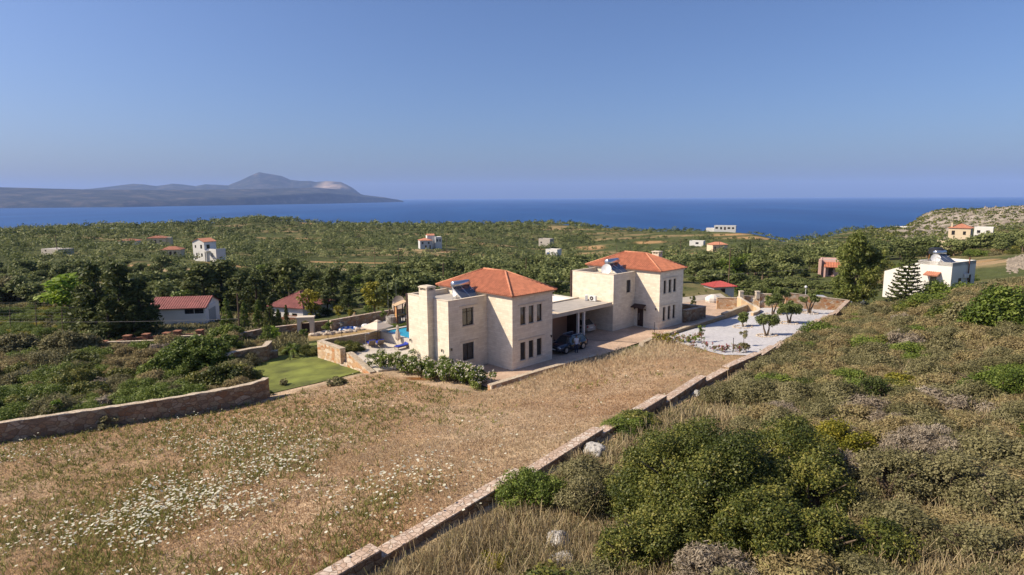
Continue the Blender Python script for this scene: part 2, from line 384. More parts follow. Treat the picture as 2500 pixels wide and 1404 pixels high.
def pad_z(a): return R_Z * np.clip((np.asarray(a) - 7.0) / 11.0, 0, 1)
DRIVE = [(-6.0, -2.3), (15.5, -2.75), (43.0, -2.9), (50, 4), (60, 12), (56, 20), (46, 12), (33, 9.5), (-4.6, 9.5), (-4.6, 3)]
TERR = [(-8.2, 9.8), (6.5, 9.8), (6.5, 21.0), (-8.2, 21.0)]
def build_grid():
    T, Lg = np.meshgrid(GT, GL, indexing='ij'); Yv = np.exp(Lg); Xv = T * Yv
    f = np.stack([T.ravel() * KT, Lg.ravel()], -1); z = np.zeros(len(f))
    for i in range(0, len(f), 20000):
        q = f[i:i + 20000]; d2 = ((q[:, None, :] - _cf[None, :, :]) ** 2).sum(-1)
        z[i:i + 20000] = _ker(d2) @ _w[:_n] + _w[_n] + q @ _w[_n + 1:]
    z = z.reshape(T.shape)
    # small relief, growing with distance; rocks on the headland
    z += 0.10 * fbm(Xv, Yv, 3, 4, 0.35) * np.clip((Yv - 8) / 20, 0.3, 1) + np.clip((Yv - 90) / 250, 0, 1) * 1.6 * fbm(Xv, Yv, 7, 4, 1 / 45.)
    head = np.clip((Xv / Yv - 0.60) / 0.08, 0, 1) * np.clip((Yv - 330) / 80, 0, 1)
    z += head * 2.2 * (np.abs(fbm(Xv, Yv, 12, 5, 1 / 22.)) - 0.15)
    a, b = to_ab(Xv, Yv)
    for poly, zz, bl in ((DRIVE, pad_z(a) - 0.10, 1.2), (TERR, -0.75, 1.0)):
        w = inpoly(a, b, poly); d = segdist(a, b, poly); k = np.where(w, 1.0, np.clip(1 - d / bl, 0, 1)); k = k * k * (3 - 2 * k)
        z = z * (1 - k) + zz * k
    lw = [at_z(*q) for q in ((600, 972, -1.25), (890, 908, -.95), (915, 895, -1.0), (781, 874, -1.45), (645, 872, -1.55), (585, 905, -1.6))]; lp = [(q.x, q.y) for q in lw]
    M_ = np.array([[q.x, q.y, 1] for q in lw]); pl_ = np.linalg.lstsq(M_, np.array([q.z for q in lw]), rcond=None)[0]
    k = np.where(inpoly(Xv, Yv, lp), 1.0, np.clip(1 - segdist(Xv, Yv, lp) / 1.5, 0, 1)); k = k * k * (3 - 2 * k); z = z * (1 - k) + (Xv * pl_[0] + Yv * pl_[1] + pl_[2]) * k
    return Xv, Yv, z
GX, GY, GZ = build_grid()
def ground(x, y):
    x = np.asarray(x, float); y = np.asarray(y, float); sc = x.ndim == 0
    t = np.clip((x / y - GT[0]) / (GT[1] - GT[0]), 0, len(GT) - 1.001); l = np.clip((np.log(np.maximum(y, 5.6)) - GL[0]) / (GL[1] - GL[0]), 0, len(GL) - 1.001)
    i = t.astype(int); j = l.astype(int); ft = t - i; fl = l - j
    z = (GZ[i, j] * (1 - ft) + GZ[i + 1, j] * ft) * (1 - fl) + (GZ[i, j + 1] * (1 - ft) + GZ[i + 1, j + 1] * ft) * fl
    return float(z) if sc else z
def on_ground(px, py, y, dz=0.0):            # photo pixel and depth -> the spot on the ground there
    p = at_y(px, py, y); return Vector((p.x, p.y, ground(p.x, p.y) + dz))

def hit(px, py, y0=9.0, y1=1100.0):             # where a photo pixel's line of sight first meets the ground
    r = ray(px, py); ys = np.exp(np.linspace(math.log(y0), math.log(y1), 900)); tt = ys / r.y
    z = CAM_H + r.z * tt - ground(r.x * tt, ys); k = np.nonzero(z < 0)[0]; i = int(k[0]) if len(k) else len(ys) - 1
    y = ys[i]
    if i > 0 and len(k): f = z[i - 1] / (z[i - 1] - z[i]); y = ys[i - 1] + (ys[i] - ys[i - 1]) * f
    t = y / r.y; return Vector((r.x * t, y, ground(r.x * t, y)))

# ---------------------------------------------------------------- ground colours (what grows or lies where)
TRACKS = [[(at_y(*q).x, at_y(*q).y) for q in tr] for tr in (((760, 640, 240), (820, 637, 226), (880, 640, 212), (915, 652, 198), (945, 668, 180), (940, 690, 160)), ((985, 612, 335), (1040, 616, 328), (1110, 612, 338), (1180, 604, 350), (1260, 600, 365)), ((1560, 640, 230), (1640, 622, 270), (1700, 610, 320), (1790, 590, 360)), ((150, 640, 200), (300, 648, 195), (420, 655, 182), (520, 640, 200)))]
DIRT_PATH = [(at_z(a, b, c_).x, at_z(a, b, c_).y) for a, b, c_ in ((640, 975, -.9), (720, 950, -.8), (800, 930, -.7), (880, 910, -.6), (930, 905, -.5), (1000, 915, -.3), (1060, 930, -.1), (1130, 948, 0))]
FIELD_EDGE = [(-38, 36), (-33, 39.2), (-25, 42.5), (-19, 46.6), (-12.5, 52), (-6.5, 53), vw(-5.5, -2.2), vw(8, -2.8), vw(14, -4.5), vw(18, -3.2), (20, 62), (27, 58), wall_pt(33, 0), wall_pt(88, 0), (-20, 5)]
def zone_colors(X, Y):
    c = np.zeros(X.shape + (3,)); t = X / Y
    n1 = fbm(X, Y, 21, 4, 0.06)[..., None]; n2 = fbm(X, Y, 22, 4, 0.35)[..., None]; n3 = fbm(X, Y, 24, 4, 0.02)[..., None]
    def mixc(a, b, k): return np.array(a) * (1 - k) + np.array(b) * k
    kk = lambda n, lo, hi: np.clip((n - lo) / (hi - lo), 0, 1)
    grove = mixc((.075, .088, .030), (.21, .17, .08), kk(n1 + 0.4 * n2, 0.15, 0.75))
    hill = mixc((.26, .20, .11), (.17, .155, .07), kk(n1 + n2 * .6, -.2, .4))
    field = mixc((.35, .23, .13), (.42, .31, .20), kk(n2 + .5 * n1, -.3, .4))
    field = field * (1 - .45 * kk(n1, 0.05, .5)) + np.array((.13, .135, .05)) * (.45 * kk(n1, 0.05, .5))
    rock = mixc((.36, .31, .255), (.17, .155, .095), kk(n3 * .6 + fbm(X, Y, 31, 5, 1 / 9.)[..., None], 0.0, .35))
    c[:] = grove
    tr_ = (kk(fbm(X / 55., Y / 13., 152, 3, 1.0), .36, .50) * kk(Y, 150, 190))[..., None] * (.55 + .45 * kk(n2, -.2, .3)); c = c * (1 - tr_) + np.array((.29, .205, .105)) * tr_
    s_, o_ = s_o(X, Y)
    hk = ((o_ > 0) & (Y < 80) & (s_ > -6))[..., None]; c = np.where(hk, hill, c)
    fk = inpoly(X, Y, FIELD_EDGE)[..., None]; c = np.where(fk, field, c)
    hd = (kk(t, .58, .66) * kk(Y, 300, 390))[..., None]; c = c * (1 - hd) + rock * hd
    # bare earth patches, tracks
    def patch(px, py, y, rx, ry, col, rz=0.0, soft=.35):
        nonlocal c
        p = at_y(px, py, y); dx, dy = X - p.x, Y - p.y; ca, sa = math.cos(rz), math.sin(rz)
        u, v = (dx * ca + dy * sa) / rx, (-dx * sa + dy * ca) / ry
        k = np.clip((1 - np.hypot(u, v) + .35 * fbm(X, Y, 41, 3, 2.5 / max(rx, ry))) / soft, 0, 1)[..., None]
        c = c * (1 - k) + np.array(col) * k
    tan = (.36, .225, .105)
    for q in ((1435, 598, 400, 12, 17), (2040, 588, 300, 18, 10), (2180, 585, 260, 25, 8), (1620, 600, 360, 12, 6), (1860, 570, 420, 22, 12), (1790, 572, 440, 18, 8), (2250, 612, 190, 16, 5),
              (2340, 645, 125, 9, 4), (2080, 650, 140, 10, 6), (780, 560, 560, 35, 8), (690, 583, 420, 30, 6), (560, 640, 210, 10, 4), (890, 637, 260, 30, 3),
              (300, 645, 200, 14, 4), (620, 560, 600, 20, 8), (1500, 568, 520, 14, 6), (1690, 610, 330, 16, 5), (1580, 590, 420, 16, 8), (1175, 582, 400, 18, 6), (1120, 600, 340, 26, 7), (600, 750, 110, 6, 5)): patch(*q, tan)
    for q in ((1342, 1026, 33, 1.9, .9), (1040, 905, 52, 4.2, 1.3), (880, 915, 52, 7, .9)): patch(*q, (.42, .30, .19), .5)
    for tr in TRACKS:
        dp = segdist(X, Y, tr, closed=False); k = np.clip((2.6 - dp) / 1.2, 0, 1)[..., None]; c = c * (1 - k) + np.array((.36, .26, .15)) * k
    patch(2410, 650, 118, 12, 5, (.30, .215, .12)); patch(2330, 645, 128, 10, 4, (.30, .215, .12))
    dp = segdist(X, Y, DIRT_PATH, closed=False); k = np.clip((1.25 - dp + .5 * fbm(X, Y, 43, 3, .6)) / .7, 0, 1)[..., None]; c = c * (1 - k) + np.array((.43, .32, .215)) * k
    patch(1020, 925, 49.5, 1.6, .7, (.20, .09, .03), -.4)
    patch(820, 812, 76, 13, 4.5, (.36, .25, .12), .55); patch(650, 835, 71, 5, 3, (.34, .23, .11), .4)
    return c
def ground_mat():
    mt, n, b = new_mat('ground_earth')
    at = N(n, 'ShaderNodeAttribute'); at.attribute_name = 'Col'
    tc = N(n, 'ShaderNodeTexCoord')
    last = at.outputs['Color']
    for sc_, lo, hi, dt in ((0.9, .72, 1.25, 5), (7.0, .62, 1.35, 6), (0.06, .85, 1.15, 3)):
        no = N(n, 'ShaderNodeTexNoise'); no.inputs['Scale'].default_value = sc_; no.inputs['Detail'].default_value = dt; no.inputs['Roughness'].default_value = .65
        n.links.new(tc.outputs['Object'], no.inputs['Vector'])
        r = ramp(n, [(.3, (lo,) * 3), (.7, (hi,) * 3)]); n.links.new(no.outputs['Fac'], r.inputs['Fac'])
        mx = N(n, 'ShaderNodeMix', data_type='RGBA', blend_type='MULTIPLY'); mx.inputs[0].default_value = 1
        n.links.new(last, mx.inputs[6]); n.links.new(r.outputs['Color'], mx.inputs[7]); last = mx.outputs[2]
    n.links.new(last, b.inputs['Base Color']); b.inputs['Roughness'].default_value = .95; b.inputs['Specular IOR Level'].default_value = .1
    no = N(n, 'ShaderNodeTexNoise'); no.inputs['Scale'].default_value = 9; no.inputs['Detail'].default_value = 8; n.links.new(tc.outputs['Object'], no.inputs['Vector'])
    bu = N(n, 'ShaderNodeBump'); bu.inputs['Strength'].default_value = .9; bu.inputs['Distance'].default_value = .12
    n.links.new(no.outputs['Fac'], bu.inputs['Height']); n.links.new(bu.outputs['Normal'], b.inputs['Normal'])
    return mt
def grid_faces(ni, nj):
    i, j = np.meshgrid(np.arange(ni - 1), np.arange(nj - 1), indexing='ij'); k = i * nj + j
    return np.stack([k, k + nj, k + nj + 1, k + 1], -1).reshape(-1, 4)
gv = np.stack([GX, GY, GZ], -1).reshape(-1, 3)
g_me = np_mesh('ground', gv, grid_faces(*GX.shape), ground_mat(), smooth=True)
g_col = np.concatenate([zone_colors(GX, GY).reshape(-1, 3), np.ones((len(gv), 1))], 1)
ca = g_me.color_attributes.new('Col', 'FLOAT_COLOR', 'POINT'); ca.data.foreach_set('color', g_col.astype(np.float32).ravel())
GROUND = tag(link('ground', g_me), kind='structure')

def sheet(name, poly, step, material, dz=0.05, zf=None, kind='structure', ab=False):
    """a thin cover lying on the ground inside a polygon (clipped grid)"""
    px = [p[0] for p in poly]; py = [p[1] for p in poly]
    bm = bmesh.new()
    vs = [bm.verts.new((x, y, 0)) for x, y in poly]; bm.faces.new(vs)
    for axis in (0, 1):
        lo, hi = (min(px), max(px)) if axis == 0 else (min(py), max(py)); k = int((hi - lo) / step)
        for i in range(1, k + 1):
            co = Vector((0, 0, 0)); co[axis] = lo + i * step; no = Vector((0, 0, 0)); no[axis] = 1
            if co[axis] >= hi - 1e-4: continue
            bmesh.ops.bisect_plane(bm, geom=bm.verts[:] + bm.edges[:] + bm.faces[:], plane_co=co, plane_no=no)
    for v in bm.verts:
        if ab:
            x, y = vw(v.co.x, v.co.y); z = zf(v.co.x, v.co.y) if zf else ground(x, y) + dz; v.co = (x, y, z)
        else: v.co.z = zf(v.co.x, v.co.y) if zf else ground(v.co.x, v.co.y) + dz
    bmesh.ops.recalc_face_normals(bm, faces=bm.faces)
    me = bpy.data.meshes.new(name); bm.to_mesh(me); bm.free()
    if me.polygons and me.polygons[0].normal.z < 0: me.flip_normals()
    me.materials.append(material)
    o = bpy.data.objects.new(name, me); COL.objects.link(o); return tag(o, kind=kind)

# ---------------------------------------------------------------- sea
SEA_Z = -75.0
def sea_mat():
    mt, n, b = new_mat('sea_water')
    tc = N(n, 'ShaderNodeTexCoord'); mp = N(n, 'ShaderNodeMapping'); mp.inputs['Scale'].default_value = (1, .35, 1); mp.inputs['Rotation'].default_value = (0, 0, .3)
    n.links.new(tc.outputs['Object'], mp.inputs[0])
    no = N(n, 'ShaderNodeTexNoise'); no.inputs['Scale'].default_value = .0022; no.inputs['Detail'].default_value = 8; no.inputs['Roughness'].default_value = .62
    n.links.new(mp.outputs[0], no.inputs['Vector'])
    r = ramp(n, [(.30, (.002, .034, .140)), (.5, (.004, .048, .175)), (.62, (.008, .062, .205)), (.72, (.018, .084, .235))]); n.links.new(no.outputs['Fac'], r.inputs['Fac'])
    n.links.new(r.outputs['Color'], b.inputs['Base Color']); b.inputs['Roughness'].default_value = .42; b.inputs['Specular IOR Level'].default_value = .16
    n2 = N(n, 'ShaderNodeTexNoise'); n2.inputs['Scale'].default_value = .12; n2.inputs['Detail'].default_value = 6; n.links.new(mp.outputs[0], n2.inputs['Vector'])
    bu = N(n, 'ShaderNodeBump'); bu.inputs['Strength'].default_value = .6; bu.inputs['Distance'].default_value = 1.2
    n.links.new(n2.outputs['Fac'], bu.inputs['Height']); n.links.new(bu.outputs['Normal'], b.inputs['Normal'])
    return mt
SEA_R = 26000.0
th = np.linspace(0, 2 * math.pi, 181)[:-1]
mb = MB(); ring = [40, 400, 1500, 4000, 9000, 16000, SEA_R]
for r_ in ring: mb.v += [(r_ * math.cos(t), r_ * math.sin(t), SEA_Z) for t in th]
for i in range(len(ring) - 1):
    for j in range(180):
        mb.f.append((i * 180 + j, (i + 1) * 180 + j, (i + 1) * 180 + (j + 1) % 180, i * 180 + (j + 1) % 180)); mb.mi.append(0)
tag(mb.build('sea', sea_mat()), kind='structure')

# ---------------------------------------------------------------- far shore: a plateau with a sea cliff, and the mountains behind it
def far_mat():
    mt, n, b = new_mat('far_hillside')
    tc = N(n, 'ShaderNodeTexCoord'); mp = N(n, 'ShaderNodeMapping'); mp.inputs['Scale'].default_value = (1, 1, 2.5); n.links.new(tc.outputs['Object'], mp.inputs[0])
    no = N(n, 'ShaderNodeTexNoise'); no.inputs['Scale'].default_value = .0045; no.inputs['Detail'].default_value = 9; no.inputs['Roughness'].default_value = .7; n.links.new(mp.outputs[0], no.inputs['Vector'])
    r = ramp(n, [(.34, (.016, .022, .022)), (.50, (.034, .039, .034)), (.60, (.075, .068, .055)), (.72, (.17, .13, .10))]); n.links.new(no.outputs['Fac'], r.inputs['Fac'])
    at = N(n, 'ShaderNodeAttribute'); at.attribute_name = 'bare'
    mx = N(n, 'ShaderNodeMix', data_type='RGBA'); n.links.new(at.outputs['Fac'], mx.inputs[0]); n.links.new(r.outputs['Color'], mx.inputs[6]); mx.inputs[7].default_value = (.50, .38, .28, 1)
    n.links.new(mx.outputs[2], b.inputs['Base Color']); b.inputs['Roughness'].default_value = .95; b.inputs['Specular IOR Level'].default_value = .05
    return mt
FARM = far_mat()
def interp(px, tab):
    return np.interp(px, [t[0] for t in tab], [t[1] for t in tab])
def ridge(name, px0, px1, top, shore_d, width, cliff, seed, rough, bare=None, n=420, m_=46):
    """a range: for each bearing the skyline height is met a little way in from its own shore"""
    px = np.linspace(px0, px1, n); V = np.zeros((n, m_, 3)); bare_a = np.zeros((n, m_))
    for i, p in enumerate(px):
        d0 = float(interp(p, shore_d)); wv = float(interp(p, width)); tp = float(interp(p, top))
        r = ray(p, 490); ux = r.x / r.y
        zr = CAM_H + ray(p, tp).z / ray(p, tp).y * (d0 + wv)          # skyline height at the crest
        cl = float(interp(p, cliff))
        for j in range(m_):
            k = j / (m_ - 1) * 1.6; y = d0 + wv * k
            if k <= 1: h = SEA_Z - 6 + (zr - SEA_Z) * (cl * min(1, k / .10) ** .7 + (1 - cl) * (k ** 1.25 if k > 0 else 0)) + 6 * min(1, k / .1)
            else: h = zr - (zr - SEA_Z) * ((k - 1) / .6) ** 1.4 * .9
            V[i, j] = (ux * y, y, h)
            if bare: bare_a[i, j] = max(0, min(1, 1.5 * (1 - math.hypot((p - bare[0]) / bare[2], (k - bare[1]) / bare[3]))))
    K = np.linspace(0, 1.6, m_)[None, :]
    amp = rough * np.clip(K / .12, 0, 1) * np.clip(np.abs(K - 1) / .25, .28, 1)
    V[..., 2] += amp * fbm(V[..., 0], V[..., 1], seed, 5, 1 / 900.)
    bare_a *= np.clip(.6 + fbm(V[..., 0], V[..., 1], seed + 5, 4, 1 / 260.), 0, 1)
    me = np_mesh(name, V.reshape(-1, 3), grid_faces(n, m_), FARM, smooth=True)
    a = me.attributes.new('bare', 'FLOAT', 'POINT'); a.data.foreach_set('value', bare_a.astype(np.float32).ravel())
    return tag(link(name, me), kind='structure')
ridge('hills', -560, 985, [(-560, 452), (-100, 456), (0, 457), (120, 460), (250, 463), (420, 464), (560, 462), (660, 460), (780, 458), (850, 465), (890, 476), (940, 482), (972, 489), (985, 493)],
      [(-560, 5200), (0, 6000), (300, 6300), (600, 7600), (800, 9000), (985, 11200)], [(-560, 1300), (500, 1300), (850, 900), (985, 150)],
      [(-560, .25), (400, .3), (600, .45), (900, .7), (985, .8)], 61, 26)
ridge('mountain', 150, 905, [(150, 468), (230, 460), (262, 456), (330, 449), (352, 450), (385, 455), (425, 449), (450, 451), (480, 455), (505, 450), (560, 452), (590, 441), (615, 429), (637, 420), (660, 424), (690, 429), (712, 438),
      (735, 441), (760, 441), (775, 444), (800, 442), (835, 445), (860, 458), (882, 475), (905, 484)],
      [(150, 9000), (600, 9800), (905, 11000)], [(150, 2400), (500, 2600), (637, 2800), (905, 800)], [(150, .05), (905, .1)], 67, 60, bare=(812, .72, 48, .42))
# ---------------------------------------------------------------- shared materials
STONE = mat_ashlar('limestone_cladding', (.76, .69, .57), (.66, .585, .47), (.58, .50, .395))
COPING = mat('pale_render', (.58, .50, .39), .85, .06, 2.0)
FLATROOF = mat('grey_roof_screed', (.36, .33, .295), .85, .12, 1.2)
TILE = mat('terracotta_tiles', (.40, .145, .078), .8, .22, 2.2, bump=.2, bscale=14)
RIDGE = mat('terracotta_ridge', (.46, .19, .105), .8, .2, 3)
FRAME = mat('dark_brown_aluminium', (.030, .020, .017), .45, .1, 2)
DARKWOOD = mat('dark_brown_wood', (.050, .026, .020), .6, .25, 4)
GLASS = glass_dark('window_glass')
STEEL = mat('stainless_steel', (.55, .56, .58), .28, .05, 3, metal=.9)
WHITEMETAL = mat('white_metal', (.62, .62, .62), .5, .05, 3)
COLLECTOR = mat('solar_collector_glass', (.060, .070, .095), .18, .15, 2, spec=.7)
PAVE = None
def facade(mb, P, u, wid, z0, z1, inn, holes, depth=.18, mi=0):
    """vertical wall sheet from P along unit u, with rectangular holes (u0,u1,z0,z1) and reveals going inwards"""
    P = Vector(P); u = Vector(u); inn = Vector(inn)
    us = sorted({0.0, wid, *[h[0] for h in holes], *[h[1] for h in holes]}); zs = sorted({z0, z1, *[h[2] for h in holes], *[h[3] for h in holes]})
    pt = lambda a, z, d=0: P + u * a + Vector((0, 0, z)) + inn * d
    for i in range(len(us) - 1):
        for j in range(len(zs) - 1):
            cu, cz_ = (us[i] + us[i + 1]) / 2, (zs[j] + zs[j + 1]) / 2
            if any(h[0] < cu < h[1] and h[2] < cz_ < h[3] for h in holes): continue
            mb.quad(pt(us[i], zs[j]), pt(us[i + 1], zs[j]), pt(us[i + 1], zs[j + 1]), pt(us[i], zs[j + 1]), mi)
    for a, b, c, d in holes:
        mb.quad(pt(a, c), pt(b, c), pt(b, c, depth), pt(a, c, depth), mi); mb.quad(pt(a, d), pt(b, d), pt(b, d, depth), pt(a, d, depth), mi)
        mb.quad(pt(a, c), pt(a, d), pt(a, d, depth), pt(a, c, depth), mi); mb.quad(pt(b, c), pt(b, d), pt(b, d, depth), pt(b, c, depth), mi)
def obox(mb, P, u, inn, a0, a1, z0, z1, d0, d1, mi=0):
    P = Vector(P); u = Vector(u); inn = Vector(inn); Z_ = Vector((0, 0, 1))
    vs = [P + u * a + inn * d + Z_ * z for z in (z0, z1) for a, d in ((a0, d0), (a1, d0), (a1, d1), (a0, d1))]
    mb.add(vs, [(0, 3, 2, 1), (4, 5, 6, 7), (0, 1, 5, 4), (1, 2, 6, 5), (2, 3, 7, 6), (3, 0, 4, 7)], mi)
def window(parent, P, u, inn, h, frame_m=None, glass_m=None, mull=1, depth=.12, fw=.06, name='window', label=None, trans=0):
    """window part: frame (with mullions) and its pane as a child"""
    a, b, c, d = h; mb = MB(); d0, d1 = depth, depth + .06
    obox(mb, P, u, inn, a, a + fw, c, d, d0, d1); obox(mb, P, u, inn, b - fw, b, c, d, d0, d1)
    obox(mb, P, u, inn, a + fw, b - fw, c, c + fw, d0, d1); obox(mb, P, u, inn, a + fw, b - fw, d - fw, d, d0, d1)
    for k in range(mull):
        x = a + (b - a) * (k + 1) / (mull + 1); obox(mb, P, u, inn, x - fw * .5, x + fw * .5, c + fw, d - fw, d0 - .004, d1)
    if trans: z = c + (d - c) * trans; obox(mb, P, u, inn, a + fw, b - fw, z - .02, z + .02, d0 + .003, d1)
    f = mb.build(name, frame_m or FRAME, parent)
    if label: f['label'] = label
    g = MB(); obox(g, P, u, inn, a + fw * .5, b - fw * .5, c + fw * .5, d - fw * .5, d0 + .03, d0 + .045); g.build('pane', glass_m or GLASS, f)
    return f
def tile_slope(mb, e0, e1, t0, t1, pitch=.24, sub=4, nv=7, amp=.08):
    """tiled roof slope between eave e0-e1 and top t0-t1: half-round rows running down the slope"""
    e0, e1, t0, t1 = map(Vector, (e0, e1, t0, t1)); u = (e1 - e0); W_ = u.length; u.normalize()
    nrm = u.cross((t0 + t1) / 2 - (e0 + e1) / 2).normalized()
    if nrm.z < 0: nrm = -nrm
    up = nrm.cross(u).normalized()
    if up.z < 0: up = -up
    h = (t0 - e0).dot(up); a0 = (t0 - e0).dot(u); a1 = (t1 - e0).dot(u); k = max(2, int(W_ / pitch)) * sub; base = len(mb.v)
    for i in range(k + 1):
        s_ = W_ * i / k; vm = h
        if s_ < a0: vm = min(vm, h * s_ / max(a0, 1e-6))
        if s_ > a1: vm = min(vm, h * (W_ - s_) / max(W_ - a1, 1e-6))
        w = amp * abs(math.sin(math.pi * i / sub)) if sub > 1 else 0
        for j in range(nv + 1): mb.v.append(tuple(e0 + u * s_ + up * (vm * j / nv) + nrm * (w + .004)))
    for i in range(k):
        for j in range(nv):
            q = base + i * (nv + 1) + j; mb.f.append((q, q + nv + 1, q + nv + 2, q + 1)); mb.mi.append(0)
def hip_roof(parent, x0, x1, y0, y1, ze, zr, ry0, ry1, rx, tile=TILE, ridge_m=RIDGE, name='roof', pitch=.24, capr=.10):
    mb = MB(); A0, A1, A2, A3 = (x0, y0, ze), (x1, y0, ze), (x1, y1, ze), (x0, y1, ze); R0, R1 = (rx, ry0, zr), (rx, ry1, zr)
    tile_slope(mb, A0, A1, R0, R0, pitch); tile_slope(mb, A1, A2, R0, R1, pitch); tile_slope(mb, A2, A3, R1, R1, pitch); tile_slope(mb, A3, A0, R1, R0, pitch)
    mb.quad((x0, y0, ze - .03), (x1, y0, ze - .03), (x1, y1, ze - .03), (x0, y1, ze - .03))
    for p, q in ((A0, A1), (A1, A2), (A2, A3), (A3, A0)): mb.quad((p[0], p[1], ze - .03), (q[0], q[1], ze - .03), (q[0], q[1], ze + .004), (p[0], p[1], ze + .004))
    ro = mb.build(name, tile, parent)
    rb = MB(); up = Vector((0, 0, .05))
    for p, q in ((A0, R0), (A1, R0), (A2, R1), (A3, R1)): rb.tube([Vector(p) + up, Vector(q) + up], capr, 8)
    if ry1 > ry0 + .05: rb.tube([Vector(R0) + up, Vector(R1) + up], capr * 1.05, 8)
    rb.build('ridge_tiles', ridge_m, ro, smooth=True)
    return ro
def solar_heater(name, loc, rz, label, s=1.0):
    """two tilted collectors with the storage tank lying along their top edge"""
    t = empty(name, loc, rz, label, 'solar water heater', 'solar water heaters on flat roofs'); t.scale = (s, s, s)
    f = MB(); tl = math.radians(26)
    for x in (-1.0, 0, 1.0): f.tube([(x, 0, .08), (x, 1.55, 1.15)], .025, 6); f.tube([(x, 1.55, 0), (x, 1.55, 1.2)], .025, 6)
    f.tube([(-1.05, 1.55, .1), (1.05, 1.0, 1.0)], .02, 6); f.tube([(-1.05, .04, .05), (1.05, .04, .05)], .03, 6)
    f.build('frame', WHITEMETAL, t)
    for x in (-.52, .52):
        p = MB(); c, s_ = math.cos(tl + .08), math.sin(tl + .08)
        q = lambda a, v, n: (x + a, .02 + v * c - n * s_, .10 + v * s_ + n * c)
        p.add([q(a, v, n_) for n_ in (.02, .11) for a, v in ((-.49, 0), (.49, 0), (.49, 1.85), (-.49, 1.85))], [(0, 3, 2, 1), (4, 5, 6, 7), (0, 1, 5, 4), (1, 2, 6, 5), (2, 3, 7, 6), (3, 0, 4, 7)])
        o = p.build('collector_panel', STEEL, t)
        g = MB(); g.quad(q(-.45, .04, .114), q(.45, .04, .114), q(.45, 1.81, .114), q(-.45, 1.81, .114)); g.build('collector_glass', COLLECTOR, o)
    k = MB(); k.tube([(-.98, 1.62, 1.42), (-.92, 1.62, 1.42), (.92, 1.62, 1.42), (.98, 1.62, 1.42)], [.20, .30, .30, .20], 18); k.build('storage_tank', STEEL, t, smooth=True)
    return t
def dish(parent_name, loc, aim, r, label, m_=WHITEMETAL):
    t = empty(parent_name, loc, 0, label, 'satellite dish')
    a = Vector(aim).normalized(); mb = MB(); e1 = a.cross(Vector((0, 0, 1))).normalized(); e2 = e1.cross(a); c = Vector((0, 0, r * 1.2)); n = 20
    rows = []
    for i in range(5):
        rr = r * i / 4; rows.append(len(mb.v))
        mb.v += [tuple(c + (e1 * math.cos(2 * math.pi * j / n) + e2 * math.sin(2 * math.pi * j / n)) * rr + a * (rr * rr / r * .28)) for j in range(n)]
    for i in range(4):
        for j in range(n): mb.f.append((rows[i] + j, rows[i] + (j + 1) % n, rows[i + 1] + (j + 1) % n, rows[i + 1] + j)); mb.mi.append(0)
    mb.build('reflector', m_, t, smooth=True)
    k = MB(); k.tube([(0, 0, 0), (0, 0, r * 1.2)], .04, 8); k.tube([c, c - a * .15], .05, 8); k.build('mast', STEEL, t)
    k = MB(); k.tube([c - e2 * r * .9, c + a * r * .9], .015, 6); k.box(-.05, .05, -.05, .05, -.05, .05); k.build('feed_arm', STEEL, t)
    k.v = []
    return t
WALL_LAMP = mat('black_lamp_metal', (.015, .014, .013), .5, .1, 3)
def wall_lamp(parent, P, out):
    mb = MB(); P = Vector(P); o = Vector(out); mb.tube([P, P + o * .12 + Vector((0, 0, .05))], .02, 6); mb.tube([P + o * .12 + Vector((0, 0, .06)), P + o * .12 - Vector((0, 0, .16))], [.07, .05], 8)
    return mb.build('wall_lamp', WALL_LAMP, parent)

